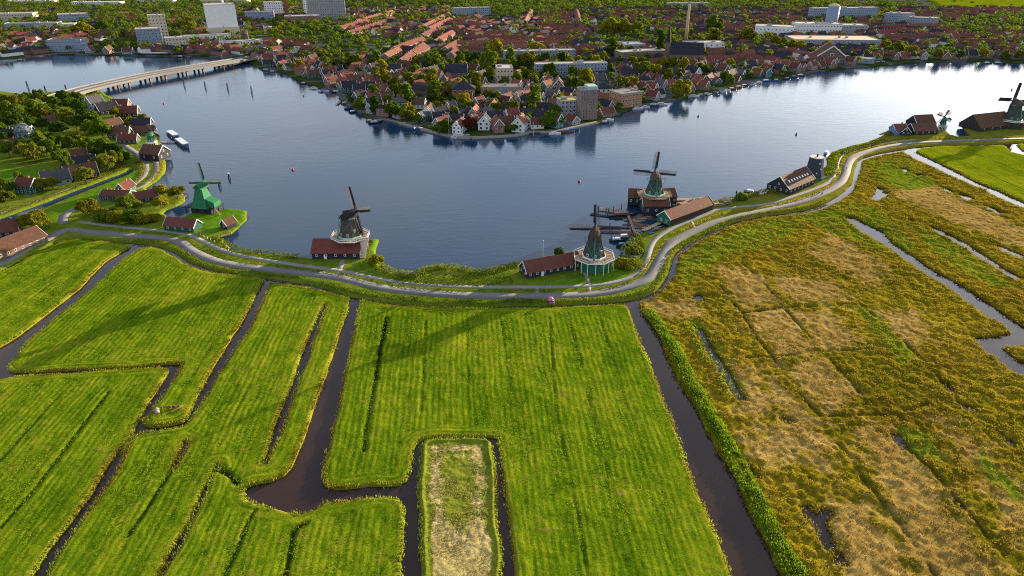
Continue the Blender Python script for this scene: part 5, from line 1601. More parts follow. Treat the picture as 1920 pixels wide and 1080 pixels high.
PROTO = {}
def proto(key, w, l, h0, h1, kind='gable', floors=1, chim=1, trim=True, per=2.6):
    root = thing('house', 'prototype of a small house', 'house')
    if kind == 'gable':
        MB().gwall(w, l, h0, h1).build('wall', B_RED, root)
        rf = MB().gable(w, l, h0 + 0.02, h1 + 0.02, 0.3).build('roof', R_RED, root)
        if trim:
            sl = (h1 - h0) / (w / 2)
            for sx in (-1, 1):
                b = MB()
                for sy in (-1, 1):
                    b.bar((sx * (l / 2 + 0.35), sy * (w / 2 + 0.3), h0 - 0.3 * sl + 0.12), (sx * (l / 2 + 0.35), 0, h1 + 0.16), 0.14, 0.42)
                b.build('bargeboard', W_WHITE, rf)
    elif kind == 'hip':
        MB().box(-l / 2, l / 2, -w / 2, w / 2, 0, h0).build('wall', P_WHITE, root)
        rf = MB().hip(w, l, h0 + 0.01, h1, 0.45).build('roof', R_DARK, root)
    for k in range(chim):
        cx = (-0.32 + 0.64 * k / max(1, chim - 1)) * l if chim > 1 else 0.2 * l
        c = MB(); c.box(cx - 0.4, cx + 0.4, -0.35, 0.35, h1 - 1.0, h1 + 1.0); c.box(cx - 0.48, cx + 0.48, -0.43, 0.43, h1 + 1.0, h1 + 1.2)
        c.build('chimney', brick('chimney_brick', (0.22, 0.10, 0.07)), rf)
    wo_ = put('windows', windows_mesh(w, l, floors, h0, per, gable_h=(h1 - h0) if kind == 'gable' else None), root, 'stuff')
    PROTO[key] = (root, w, l, h1)
    return root
proto('cottage', 6.5, 9.5, 3.0, 6.8, chim=1)
proto('gabled', 6.2, 11.0, 4.8, 8.6, floors=2, chim=1)
proto('wide', 9.0, 12.0, 3.2, 8.2, chim=2)
proto('villa', 9.5, 11.0, 5.6, 8.8, kind='hip', floors=2, chim=2)
proto('terrace', 8.5, 34.0, 5.2, 8.6, floors=2, chim=6, per=2.8)
proto('row', 8.5, 62.0, 5.2, 8.4, floors=2, chim=10, per=2.8)
PROTO_USED = {}
def house(key, x, y, rz, label, group=None, wall=None, roof=None, scale=(1, 1, 1), z=1.2, name=None, cat=None, trim=None):
    root, w, l, h1 = PROTO[key]
    if root not in KIDS:
        bpy.context.view_layer.update()
        register(root)
    mats = {}
    if wall: mats['wall'] = wall
    if roof: mats['roof'] = roof
    if trim: mats['bargeboard'] = trim
    o = copy_thing(root, (x, y, z), rz, scale, label, group, mats)
    o.name = name or {'terrace': 'terrace', 'row': 'terrace', 'villa': 'villa', 'wide': 'house'}.get(key, 'house')
    o['category'] = cat or {'terrace': 'terrace', 'row': 'terrace', 'villa': 'villa'}.get(key, 'house')
    occ(x, y, 0.42 * max(w * scale[1], l * scale[0]) if key not in ('terrace', 'row') else 6)
    if key in ('terrace', 'row'):
        L_ = l * scale[0] / 2
        for q in (-0.9, -0.6, -0.3, 0.3, 0.6, 0.9):
            occ(x + math.cos(rz) * L_ * q, y + math.sin(rz) * L_ * q, 6)
    return o

def block(name, label, cat, x, y, rz, w, l, h, wall, roof, floors=3, per=3.0, z=1.2, parapet=True, bands=False, group=None, top=None, size=(1.4, 1.5)):
    """flat-roofed building with a parapet, windows and roof boxes"""
    root = thing(name, label, cat, (x, y, z), rz, group)
    MB().box(-l / 2, l / 2, -w / 2, w / 2, 0, h).build('wall', wall, root)
    r = MB(); r.box(-l / 2 + 0.3, l / 2 - 0.3, -w / 2 + 0.3, w / 2 - 0.3, h, h + 0.06)
    ro = r.build('roof', roof, root)
    if parapet:
        p = MB()
        for (a, b, c, d) in ((-l / 2 - .1, l / 2 + .1, -w / 2 - .1, -w / 2 + .3), (-l / 2 - .1, l / 2 + .1, w / 2 - .3, w / 2 + .1), (-l / 2 - .1, -l / 2 + .3, -w / 2 + .3, w / 2 - .3), (l / 2 - .3, l / 2 + .1, -w / 2 + .3, w / 2 - .3)):
            p.box(a, b, c, d, h - 0.15, h + 0.5)
        p.build('parapet', P_CONC, root)
    rr = random.Random(int(x * 7 + y))
    for k in range(max(1, int(l / 18))):
        bx = rr.uniform(-l * 0.4, l * 0.4); q = MB(); s = rr.uniform(1.0, 2.2)
        q.box(bx - s, bx + s, -s * 0.7, s * 0.7, h + 0.06, h + rr.uniform(1.2, 2.4)); q.build('roof_box', P_GREY, ro)
    put('windows', windows_mesh(w, l, floors, h, per, size=size), root, 'stuff')
    n = max(1, int(l / w))
    for k in range(n):
        q = (k + 0.5) / n - 0.5
        occ(x + math.cos(rz) * l * q, y + math.sin(rz) * l * q, w * 0.6)
    return root

def between(a, b):
    return px_dir(a, b)
LMK = []            # landmarks for telling houses and trees apart
def lmk(name, x, y):
    LMK.append((name, x, y))

# ---- the buildings one can tell apart, near shore first
x, y = at(1101, 229); lmk('the grey brick silo tower', x, y + 7)
root = block('silo_tower', 'tall grey brick silo tower standing on the town quay', 'tower', x, y + 8, R(12), 11.5, 13, 21.5, B_TOWER, R_PALE, 5, 3.6, size=(0.9, 1.6))
m = MB(); m.box(-1, 6.2, -5.4, 5.4, 21.57, 24.0); m.build('penthouse', simple('pale_green_panels', (0.30, 0.42, 0.36), 0.6), root)
for k in range(6):
    m = MB(); m.box(-6.4 + k * 2.4, -5.9 + k * 2.4, -6.1, -5.75, 0, 21.2); m.build('pilaster', B_TOWER, root)
x, y = at(1066, 224); block('apartment_block', 'grey stepped block with mossy yellow roof joined to the brick silo tower', 'building', x, y + 9, R(12), 13, 15, 12, P_GREY, simple('moss_roof', (0.34, 0.33, 0.06), 0.9), 4)
x, y = at(1172, 204); lmk('the orange brick quay block', x, y + 8)
root = block('quay_block', 'orange brick block with square windows glowing on the quay', 'building', x + 1, y + 8, R(28), 17, 20, 11, B_ORANGE, R_FLAT, 3)
x, y = at(975, 250); lmk('the white gabled house', x, y + 5)
house('gabled', x, y + 5, R(75), 'tall white gabled house with orange roof at the water', None, P_WHITE, R_ORANGE, (1.25, 1.35, 1.15))
x, y = at(1133, 184); lmk('the white villa', x, y + 6)
house('villa', x, y + 6, R(10), 'white villa with dark hipped roof behind the orange quay block', None, P_WHITE, R_DARK, (1.5, 1.3, 1.15))
x, y = at(1207, 168); house('villa', x, y + 6, R(14), 'pale villa with dark hipped roof and tall chimneys above the red gables', None, P_CREAM, R_DARK, (1.35, 1.2, 1.2))
for i, (px, py, k, rf, wl) in enumerate(((1187, 181, 'gabled', R_RED, P_WHITE), (1207, 178, 'wide', R_BRICK, B_RED), (1180, 170, 'gabled', R_DARK, B_BROWN), (1222, 178, 'gabled', R_RED, P_CREAM))):
    x, y = at(px, py)
    house(k, x, y + 5, R(100 + 12 * i), ('red gable with white bargeboards beside the pale villa', 'wide brick house with red roof below the pale villa', 'dark roofed gabled house left of the pale villa', 'cream house with red gable at the waterside by the pale villa')[i], None, wl, rf)
a_, l_, c_ = between((1003, 150), (1136, 147)); lmk('the long flat apartment block', c_[0], c_[1])
block('apartment_block', 'long flat roofed apartment block with pinkish roof behind the silo tower', 'apartment block', c_[0], c_[1] + 7, a_, 12, l_, 13, P_BLUE, R_PALE, 4, 3.2)
a_, l_, c_ = between((945, 121), (1077, 118))
block('apartment_block', 'second flat roofed apartment block farther from the water, trees before it', 'apartment block', c_[0], c_[1] + 7, a_, 12, l_, 12, P_BLUE, R_PALE, 4, 3.2)
x, y = at(1047, 178); house('gabled', x, y + 6, R(88), 'tall orange roofed house with a white dormer before the long apartment block', None, B_RED, R_ORANGE, (1.4, 1.5, 1.4))
x, y = at(938, 185); lmk('the pink flat roofed hall', x, y + 10)
root = block('hall', 'low hall with pink and blue panels and flat roof', 'hall', x, y + 9, R(3), 14, 34, 8, B_PINK, R_FLAT, 1, 30)
m = MB(); m.box(-2.5, 5.0, -7.12, -7.0, 1.0, 7.6); m.build('blue_panel', P_BLUE, root)
x, y = at(945, 164); block('hall', 'taller block with pale roof rising behind the pink hall', 'building', x, y + 20, R(5), 22, 15, 14, P_CREAM, R_PALE, 3)
x, y = at(868, 193); lmk('the great dark hipped house', x, y + 8)
house('villa', x, y + 12, R(4), 'great brick house with dark hipped roof and red annex', None, B_RED, R_DARK, (1.7, 1.6, 1.6))
x, y = at(868, 193); house('wide', x, y + 1, R(2), 'red roofed annex in front of the great dark hipped house', None, B_RED, R_RED, (1.25, 0.8, 0.85))
x, y = at(853, 147); house('wide', x, y + 8, R(2), 'broad dark roofed school behind the great dark hipped house', None, B_BROWN, R_DARK, (1.9, 1.6, 1.3))
a_, l_, c_ = between((704, 143), (752, 142)); house('terrace', c_[0], c_[1] + 4, a_, 'long barn with dark blue roof behind the round trees', None, B_BROWN, R_DARK, (l_ / 34, 1.3, 1.1), name='barn', cat='barn')
for i, (px, py, k, rz, wl, rf, sc, lab) in enumerate((
    (752, 180, 'wide', 60, B_BROWN, R_BROWN, (1.2, 1.1, 1.1), 'brown house with white edged mansard roof near the round yellow tree'),
    (805, 220, 'gabled', 80, P_WHITE, R_BROWN, (1.1, 1.1, 0.9), 'small white gabled house with brown roof near the shore path'),
    (908, 246, 'gabled', 88, P_WHITE, R_DARK, (1.0, 1.3, 1.15), 'blue and white gabled house beside the copper red tree'),
    (890, 228, 'gabled', 80, B_PINK, R_ORANGE, (1.1, 1.0, 1.1), 'orange roofed pink house above the copper red tree'),
    (850, 240, 'wide', 0, P_TEAL, R_DARK, (1.2, 0.9, 1.0), 'teal boarded house with dark roof left of the copper red tree'),
    (822, 232, 'cottage', 20, P_TEAL, R_DARK, (1.0, 1.0, 1.0), 'small teal cottage by the quay wall'),
    (793, 232, 'gabled', 70, W_DGREEN, R_GREY, (1.2, 1.0, 0.9), 'green gabled house on the quay corner'),
    (925, 214, 'gabled', 84, B_RED, R_RED, (1.0, 1.0, 1.0), 'red gabled house before the pink hall'),
    (928, 232, 'wide', 10, P_GREY, R_DARK, (1.0, 0.9, 0.9), 'grey house with dark roof behind the blue and white house'),
    (955, 214, 'wide', 0, P_BLUE, R_DARK, (1.2, 0.9, 0.9), 'blue fronted shed with dark flat looking roof before the pink hall'),
    (948, 240, 'wide', 8, B_BROWN, R_BROWN, (1.0, 0.8, 0.8), 'low brown shed beside the white gabled house'),
    (1000, 228, 'wide', -30, P_TEAL, R_DARK, (2.0, 1.1, 0.9), 'long dark roofed boathouse behind the white gabled house'),
    (1025, 218, 'wide', -30, B_BROWN, R_DARK, (1.4, 1.1, 1.0), 'dark roofed brick house by the stepped grey block'),
    (1040, 208, 'cottage', -10, P_WHITE, R_ORANGE, (1.1, 1.1, 1.1), 'white cottage with orange roof behind the stepped grey block'),
    (1010, 205, 'gabled', 80, P_WHITE, R_DARK, (1.0, 1.0, 1.0), 'white gable with dark roof between the hall and the stepped block'),
    (1010, 190, 'cottage', 10, B_BROWN, R_DARK, (1.2, 1.0, 1.0), 'dark roofed cottage in the gardens before the long apartment block'),
    (675, 195, 'gabled', 50, W_DGREEN, R_DARK, (1.0, 1.0, 1.0), 'green boarded house with dark roof low on the left bank'),
    (690, 175, 'wide', 8, B_BROWN, R_DARK, (1.1, 1.0, 1.0), 'dark slate house with white edges above the left bank'),
    (682, 188, 'wide', 10, P_TEAL, R_ORANGE, (0.9, 0.8, 0.8), 'orange roofed teal house on the left bank'),
    (650, 158, 'gabled', 50, B_RED, R_RED, (1.1, 1.1, 1.0), 'red house above the boats of the left bank'),
    (645, 172, 'wide', 40, P_TEAL, R_RED, (0.9, 0.8, 0.8), 'low red roofed house at the left bank jetty'),
    (700, 215, 'gabled', 60, P_GREY, R_DARK, (1.0, 1.0, 0.9), 'grey gable house at the little marina'),
    (1137, 222, 'wide', 30, B_BROWN, R_BROWN, (1.0, 0.8, 0.8), 'brown low house between silo tower and orange block'),
    (1310, 165, 'wide', 100, B_RED, R_RED, (1.1, 1.1, 0.9), 'red roof behind the pontoon boats'),
    (1330, 158, 'wide', 60, B_RED, R_BRICK, (1.2, 1.1, 0.9), 'brick red roof right of the big lone tree'),
    (1345, 163, 'gabled', 95, P_TEAL, R_BRICK, (0.9, 1.0, 0.8), 'green gable with red roof on the right bank'))):
    x, y = at(px, py)
    house(k, x, y + 3, R(rz), lab, None, wl, rf, sc)
# church
x, y = at(1288, 125); lmk('the brick church', x, y + 10)
root = thing('church', 'brick church with steep dark roof and slender spire', 'church', (x, y + 10, 1.2), R(-8))
MB().gwall(17, 34, 11, 22).build('wall', B_BROWN, root)
rf = MB().gable(17, 34, 11.02, 22.02, 0.3).build('roof', R_DARK, root)
m = MB(); m.box(-22.5, -17.02, -2.8, 2.8, 0, 22); tw = m.build('spire_tower', B_BROWN, root)
m = MB(); m.ring([(3.0, 22.01), (0.15, 40)], 8, True, True); sp = m.build('spire', R_DARK, root, loc=(-19.7, 0, 0))
for k in range(5):
    for s in (-1, 1):
        m = MB(); m.box(-13 + k * 6.4, -11.4 + k * 6.4, s * 8.5 - 0.08, s * 8.5 + 0.08, 3, 8.5); m.build('window', glass_mat(), root)
occ(x, y + 10, 16); occ(x - 18, y + 10, 6)
# chimney stack, schools and works around
def stack(label, px, py, h, r0, r1, mat):
    x, y = at(px, py)
    root = thing('chimney_stack', label, 'chimney', (x, y, 1.0)); occ(x, y, 4)
    m = MB(); m.ring([(r0, 0), ((r0 + r1) / 2, h * 0.5), (r1, h)], 14); m.build('shaft', mat, root, True)
    m = MB(); m.ring([(r1 * 1.15, h - 1.2), (r1 * 1.15, h + 0.2)], 14); m.build('rim', mat, root)
    m = MB(); m.ring([(r0 * 1.3, -0.3), (r0 * 1.25, 2.5)], 14); m.build('plinth', mat, root)
    return x, y
x, y = stack('tall pale brick chimney stack beside the church', 1285, 82, 46, 2.4, 1.5, simple('pale_brick', (0.42, 0.29, 0.17), 0.85)); lmk('the pale chimney stack', x, y)
x, y = stack('slim dark red factory chimney near the white factory', 541, 46, 75, 3.4, 2.2, brick('dark_red_brick', (0.18, 0.05, 0.035))); lmk('the dark red chimney', x, y)
stack('thin white chimney pipe rising behind the white silo building', 427, 62, 66, 1.6, 1.4, P_WHITE)
a_, l_, c_ = between((1152, 100), (1205, 98)); block('workshop', 'workshop with grey blue shed roof beside the car park', 'workshop', c_[0], c_[1] + 12, a_, 26, l_, 8, P_GREY, simple('blue_metal_roof', (0.20, 0.23, 0.28), 0.4), 2, 5); lmk('the car park workshop', *c_)
a_, l_, c_ = between((1160, 117), (1262, 112)); block('school', 'long flat school of dark brick beside the poplar', 'school', c_[0], c_[1] + 10, a_, 18, l_, 9, B_BROWN, R_PALE, 2, 3.4); lmk('the long flat school', *c_)
x, y = at(1323, 100); block('workshop', 'white flat roofed works behind the church', 'works', x, y + 14, R(4), 20, 46, 10, P_WHITE, R_PALE, 2, 6)
# factories upper left
x, y = at(412, 74); lmk('the white silo building', x, y)
root = block('factory', 'huge white silo building beyond the bridge', 'factory', x, y + 18, R(25), 30, 38, 42, P_WHITE, R_PALE, 1, 60)
m = MB(); m.box(-22, 20, -17.5, -15.02, 0, 14); m.build('annex', P_CREAM, root)
for (px, py, w, l, h, rz, wl, rf, lab) in (
    (612, 40, 24, 60, 46, 12, P_GREY, R_FLAT, 'tall office slab with window grid at the top edge of town'), (588, 34, 24, 34, 34, 12, P_WHITE, R_PALE, 'white windowless tower before the office slab'),
    (512, 34, 20, 30, 24, 20, P_WHITE, R_PALE, 'cluster of white tanks building left of the dark red chimney'), (486, 44, 20, 44, 16, 15, P_BLUE, R_FLAT, 'blue factory hall left of the dark red chimney'),
    (565, 50, 22, 52, 14, 15, B_RED, R_PALE, 'brick factory hall right of the dark red chimney'), (122, 99, 18, 38, 13, 10, P_BLUE, B_RED, 'white and blue waterside office on the far left bank'),
    (278, 92, 20, 28, 22, 25, P_BLUE, R_PALE, 'stepped blue factory at the far left quay'), (298, 84, 18, 20, 34, 25, P_CREAM, R_PALE, 'cream factory tower at the far left quay'),
    (328, 100, 16, 22, 16, 25, P_CREAM, R_PALE, 'pale cube warehouse at the water near the bridge'), (135, 52, 22, 40, 18, 30, P_BLUE, P_CREAM, 'blue windowed school among trees upper left'),
    (22, 45, 26, 60, 14, 15, P_CREAM, R_PALE, 'cream hall at the upper left corner'), (60, 62, 18, 70, 12, 10, P_BLUE, R_FLAT, 'long grey blue block upper left'), (100, 62, 24, 50, 10, 20, P_CREAM, R_PALE, 'low cream warehouse upper left'),
    (385, 82, 14, 60, 9, 25, P_WHITE, R_PALE, 'long white hall below the white silo building'), (450, 92, 14, 50, 8, 25, P_WHITE, R_PALE, 'pale shed between bridge and factories'),
    (420, 14, 30, 90, 12, 5, P_CREAM, R_PALE, 'long pale hall near the top edge'), (290, 12, 26, 70, 12, 5, P_WHITE, R_PALE, 'white hall in the far woods'), (180, 18, 26, 90, 12, 5, P_WHITE, R_PALE, 'low white estate hall in the far woods'), (55, 14, 26, 90, 10, 5, P_CREAM, R_PALE, 'pale distribution hall top left')):
    x, y = at(px, py)
    block('factory' if 'factory' in lab else 'building', lab, 'factory' if 'factory' in lab else 'building', x, y + w / 2, R(rz), w, l, h, wl, rf, max(1, int(h / 3.6)), 3.6)
x, y = at(463, 88); root = thing('windmill', 'dark stump of a windmill among the factories near the bridge head', 'windmill', (x, y, 1)); octa(MB(), [(6, 0), (3.6, 15)]).build('tower', TH_DARK, root); cap_part(root, 15, 3.6, 0.4, TH_DARK, 4); occ(x, y, 8)
# right-hand works and flats
x, y = at(1558, 66); lmk('the grey round silo', x, y)
root = thing('silo', 'tall blue grey round silo with pale domed top', 'silo', (x, y + 8, 1.2)); occ(x, y + 8, 10)
m = MB(); m.ring([(8.2, 0), (8.2, 36)], 24); m.build('shell', P_BLUE, root, True)
m = MB(); m.ring([(8.3, 36), (6.5, 38), (2.5, 39.5)], 24); m.build('dome', P_CREAM, root, True)
x, y = at(1572, 92); block('factory', 'wide low factory with tan flat roof at the foot of the round silo', 'factory', x, y + 25, R(-4), 44, 104, 9, P_GREY, simple('tan_roof', (0.36, 0.27, 0.19), 0.9), 2, 5)
x, y = at(1535, 70); block('factory', 'white terraced works left of the round silo', 'works', x, y + 14, R(-4), 26, 60, 16, P_WHITE, R_PALE, 3, 4)
x, y = at(1590, 70); block('factory', 'grey works with roof tanks right of the round silo', 'works', x, y + 14, R(-4), 26, 50, 14, P_GREY, R_FLAT, 3, 4)
x, y = at(1455, 72); block('building', 'pale round fronted hall left of the factory', 'hall', x, y + 12, R(-20), 24, 50, 14, P_WHITE, R_PALE, 2, 5)
x, y = at(1560, 122); lmk('the steep brown warehouse', x, y + 10)
house('wide', x, y + 12, R(80), 'huge steep brown roofed warehouse on the right bank', None, B_BROWN, R_BROWN, (2.0, 3.4, 2.2), name='warehouse', cat='warehouse')
x, y = at(1600, 121); block('hall', 'long pale boat hall with blue doors beside the steep warehouse', 'hall', x, y + 8, R(-20), 10, 46, 5, P_BLUE, R_PALE, 1, 5)
for (p, q, h, lab) in (((1520, 42), (1642, 40), 20, 'long apartment flat with balconies upper right'), ((1663, 50), (1710, 50), 18, 'left wing of the far right apartment flat'), ((1706, 54), (1760, 56), 15, 'right wing of the far right apartment flat'), ((850, 36), (918, 34), 16, 'long apartment flat at the end of the red terraces'), ((1250, 20), (1330, 20), 12, 'far flat behind the woods')):
    a_, l_, c_ = between(p, q)
    block('apartment_block', lab, 'apartment block', c_[0], c_[1] + 8, a_, 14, l_, h, P_BLUE, R_PALE, int(h / 3), 3.4)
def where(x, y, shore_d):
    best = min(LMK, key=lambda L: (L[1] - x) ** 2 + (L[2] - y) ** 2)
    d = math.hypot(best[1] - x, best[2] - y)
    dx, dy = x - best[1], y - best[2]
    if abs(dx) > abs(dy):
        rel = 'right of' if dx > 0 else 'left of'
    else:
        rel = 'behind' if dy > 0 else 'before'
    far = '' if d < 70 else 'far '
    pre = 'at the water ' if shore_d < 16 else ''
    return f'{pre}{far}{rel} {best[0]}'
lmk('the bridge head', *at(480, 112)); lmk('the marina trees', *at(740, 215)); lmk('the lone shore tree', *at(1276, 186)); lmk('the copper red tree', *at(878, 248))
lmk('the left bank jetties', *at(620, 165)); lmk('the red terraces', *at(900, 80)); lmk('the right pontoons', *at(1430, 148)); lmk('the far right estate', *at(1800, 95)); lmk('the woods upper left', *at(250, 60))
# rows of terraces with red roofs
TERR = [((740, 104), (792, 84)), ((752, 128), (794, 96)), ((722, 118), (748, 105)), ((775, 112), (800, 100)), ((816, 90), (848, 71)), ((792, 78), (815, 66)), ((790, 62), (845, 32)), ((805, 64), (850, 42)), ((835, 104), (860, 90)), ((845, 115), (862, 100)),
        ((856, 92), (985, 92)), ((862, 82), (990, 82)), ((872, 73), (955, 72)), ((856, 104), (905, 103)), ((850, 46), (915, 46)), ((852, 56), (905, 56)), ((960, 96), (988, 95)),
        ((1008, 60), (1075, 60)), ((1008, 52), (1074, 52)), ((1009, 45), (1073, 45)), ((1009, 38), (1072, 38)), ((1009, 32), (1072, 32)), ((983, 52), (996, 26)), ((1086, 52), (1080, 26)), ((1024, 82), (1090, 82)), ((1060, 104), (1120, 104)), ((963, 100), (985, 99)),
        ((1640, 62), (1700, 60)), ((1640, 70), (1720, 68)), ((1655, 80), (1760, 78)), ((1700, 58), (1780, 58)), ((1730, 68), (1800, 68)), ((1780, 78), (1840, 78)), ((1790, 90), (1880, 90)), ((1440, 40), (1500, 42)), ((1455, 50), (1510, 52)), ((640, 62), (690, 48)), ((655, 72), (720, 52)), ((670, 50), (735, 30))]
for i, (p, q) in enumerate(TERR):
    a_, l_, c_ = between(p, q)
    if l_ > 190:
        l_ = 190
    key = 'row' if l_ > 46 else 'terrace'
    rf = (R_RED, R_BRICK, R_ORANGE, R_RED)[i % 4]
    far = 'far ' if c_[1] > 1050 else ''
    side = 'left of the church' if c_[0] < 150 else 'beyond the right bank factory'
    nm = {'row': 'long', 'terrace': 'short'}[key]
    col = {R_RED: 'red', R_BRICK: 'brick red', R_ORANGE: 'orange'}[rf]
    lab = f'{nm} {col} roofed terrace of houses {where(c_[0], c_[1], 99)}'
    house(key, c_[0], c_[1], a_, lab, lab, B_RED, rf, (l_ / PROTO[key][2], 1.1, 1.05), trim=None)

# streets
STREETS = [[(1108, 22), (1114, 45), (1122, 70), (1134, 96), (1146, 128), (1160, 152), (1180, 168)], [(1128, 112), (1180, 121), (1262, 118)], [(640, 120), (700, 100), (760, 70), (800, 40)], [(830, 165), (880, 150), (960, 140), (1000, 138)], [(1180, 168), (1250, 160), (1330, 148), (1430, 130), (1500, 120), (1580, 100)]]
for s_ in STREETS:
    ribbon('street', ats(s_), 9.0, 1.42, M_STREET, 0.6)
    P_ = smooth(ats(s_), 4)
    for (x, y) in P_:
        occ(x, y, 5)
ribbon('quay', [(x, y + 3.0) for x, y in ats([(700, 229), (730, 229), (792, 246), (842, 258), (880, 262), (960, 258), (997, 252), (1040, 250), (1080, 242), (1120, 233)])], 3.0, 1.25, M_PAVE, 1.4)

# ---- filler houses: spread through the streets behind the shore, each a house of its own
ROOFN = {R_RED: 'red', R_BRICK: 'brick red', R_ORANGE: 'orange', R_DARK: 'dark slate', R_GREY: 'grey', R_BROWN: 'brown'}
WALLN = {B_RED: 'red brick', B_BROWN: 'brown brick', P_WHITE: 'white', P_CREAM: 'cream', P_GREY: 'grey', W_DGREEN: 'dark green', P_TEAL: 'teal', B_PINK: 'pink brick'}
cand_r = np.random.default_rng(3)
n_c = 9000
cx_ = cand_r.uniform(-620, 900, n_c); cy_ = cand_r.uniform(470, 1250, n_c)
okc = inside(cx_, cy_, town_ring) & (np.abs(cx_) < 0.72 * cy_ + 40)
cx_, cy_ = cx_[okc], cy_[okc]
sd, sqx, sqy = edge_dist(cx_, cy_, [town_shore], closed=False, near=True)
order = np.argsort(np.hypot(cx_, cy_) + 0.9 * np.minimum(sd, 200))
N_HOUSE = 0
sr = random.Random(31)
for k in range(30):      # the thin row of houses along the far right shore and the far left quay
    if k < 19:
        px, py = 1588 + k * 17.5 + sr.uniform(-4, 4), 119 - k * 0.15 - sr.uniform(2.5, 8)
    else:
        px, py = 8 + (k - 19) * 40 + sr.uniform(-10, 10), 103 - sr.uniform(0, 5)
    x, y = at(px, py)
    if taken(x, y, 5.0) or not inside(np.array([x]), np.array([y]), town_ring)[0]:
        continue
    key = sr.choice(['cottage', 'gabled', 'wide', 'gabled']); rf = sr.choice([R_DARK, R_RED, R_BRICK, R_GREY, R_BROWN]); wl = sr.choice([P_WHITE, B_BROWN, B_RED, P_GREY, P_BLUE])
    kn = {'cottage': 'cottage', 'gabled': 'gabled house', 'wide': 'broad house'}[key]
    wn_ = dict(WALLN); wn_[P_BLUE] = 'blue grey'
    lab = f'{wn_[wl]} {kn} with {ROOFN[rf]} roof {where(x, y, 99)}'
    house(key, x, y, R(sr.choice([5, 95, 80])), lab, lab, wl, rf, (1.15, 1.1, 1.0))
MAXH = 176
near_end = []
far_h = []
for i in order:
    x, y, d = float(cx_[i]), float(cy_[i]), float(sd[i])
    if d < 8.5:
        continue
    rr = 5.4 if d < 90 else 6.6
    if N_HOUSE >= MAXH:
        break
    # gardens and tree belts stay open
    if d > 45 and fbm(np.array([x]), np.array([y]), 70, 201)[0] < 0.40:
        continue
    if taken(x, y, rr):
        continue
    r = random.Random(int(i))
    if d < 70:
        ang = math.atan2(y - sqy[i], x - sqx[i]) + r.gauss(0, 0.12)
        if r.random() < 0.25:
            ang += math.pi / 2
    else:
        ang = (R(55) if x < 60 else R(20)) + (math.pi / 2 if r.random() < 0.5 else 0) + r.gauss(0, 0.06)
    key = r.choices(['cottage', 'gabled', 'wide', 'villa'], [5, 6, 2.2, 0.8])[0]
    rf = r.choices([R_RED, R_BRICK, R_ORANGE, R_DARK, R_GREY, R_BROWN], [3, 2.2, 2.0, 3.6, 1.2, 1.8])[0]
    wl = r.choices([B_RED, B_BROWN, P_WHITE, P_CREAM, P_GREY, W_DGREEN, P_TEAL, B_PINK], [3.5, 3, 2.2, 1, 1, 1.6, 1.2, 0.7])[0]
    sc = (r.uniform(0.85, 1.2), r.uniform(0.9, 1.15), r.uniform(0.85, 1.15))
    kn = {'cottage': 'cottage', 'gabled': 'gabled house', 'wide': 'broad house', 'villa': 'hipped house'}[key]
    lab = f'{WALLN[wl]} {kn} with {ROOFN[rf]} roof {where(x, y, d)}'
    house(key, x, y, ang, lab, lab, wl, rf, sc)
    N_HOUSE += 1
# houses too far and too many to name: one mass of roofs
fm = MB(); fmat = []
FMATS = [B_RED, P_WHITE, B_BROWN, R_RED, R_ORANGE, R_DARK, R_BROWN, R_PALE]
n_c = 14000
cx_ = cand_r.uniform(-1250, 1350, n_c); cy_ = cand_r.uniform(600, 1900, n_c)
okc = inside(cx_, cy_, town_ring) & (np.abs(cx_) < 0.74 * cy_ + 60)
cx_, cy_ = cx_[okc], cy_[okc]
sd = edge_dist(cx_, cy_, [town_shore], closed=False)
dens = fbm(cx_, cy_, 160, 210)
FAR = {}
cnt = 0
for i in np.argsort(cy_):
    x, y = float(cx_[i]), float(cy_[i])
    if sd[i] < 12 or dens[i] < 0.40 or cnt > 2100:
        continue
    if x > 950 and y > 1350:
        continue
    ck = (int(x // 13), int(y // 13))
    if ck in FAR or taken(x, y, 6.0):
        continue
    FAR[ck] = 1
    r = random.Random(int(i) * 3 + 1)
    w, l, h0 = r.uniform(7, 9.5), r.uniform(9, 22), r.uniform(3.5, 6)
    h1 = h0 + r.uniform(2.6, 4)
    a = (R(55) if x < 60 else R(20)) + (math.pi / 2 if r.random() < 0.5 else 0)
    M = Matrix.Translation((x, y, 1.2)) @ Matrix.Rotation(a, 4, 'Z')
    t_ = MB(); t_.gwall(w, l, h0, h1); n0 = len(t_.f); t_.gable(w, l, h0, h1, 0.3)
    fm.add([tuple(M @ Vector(v)) for v in t_.v], t_.f)
    fmat += [r.choice([0, 0, 1, 2])] * n0 + [r.choice([3, 4, 5, 5, 6, 6, 5, 3])] * (len(t_.f) - n0)
    cnt += 1
me = fm.mesh('distant_houses', FMATS[0])
for m_ in FMATS[1:]:
    me.materials.append(m_)
me.polygons.foreach_set('material_index', np.array(fmat, np.int32))
put('distant_houses', me, kind='stuff')
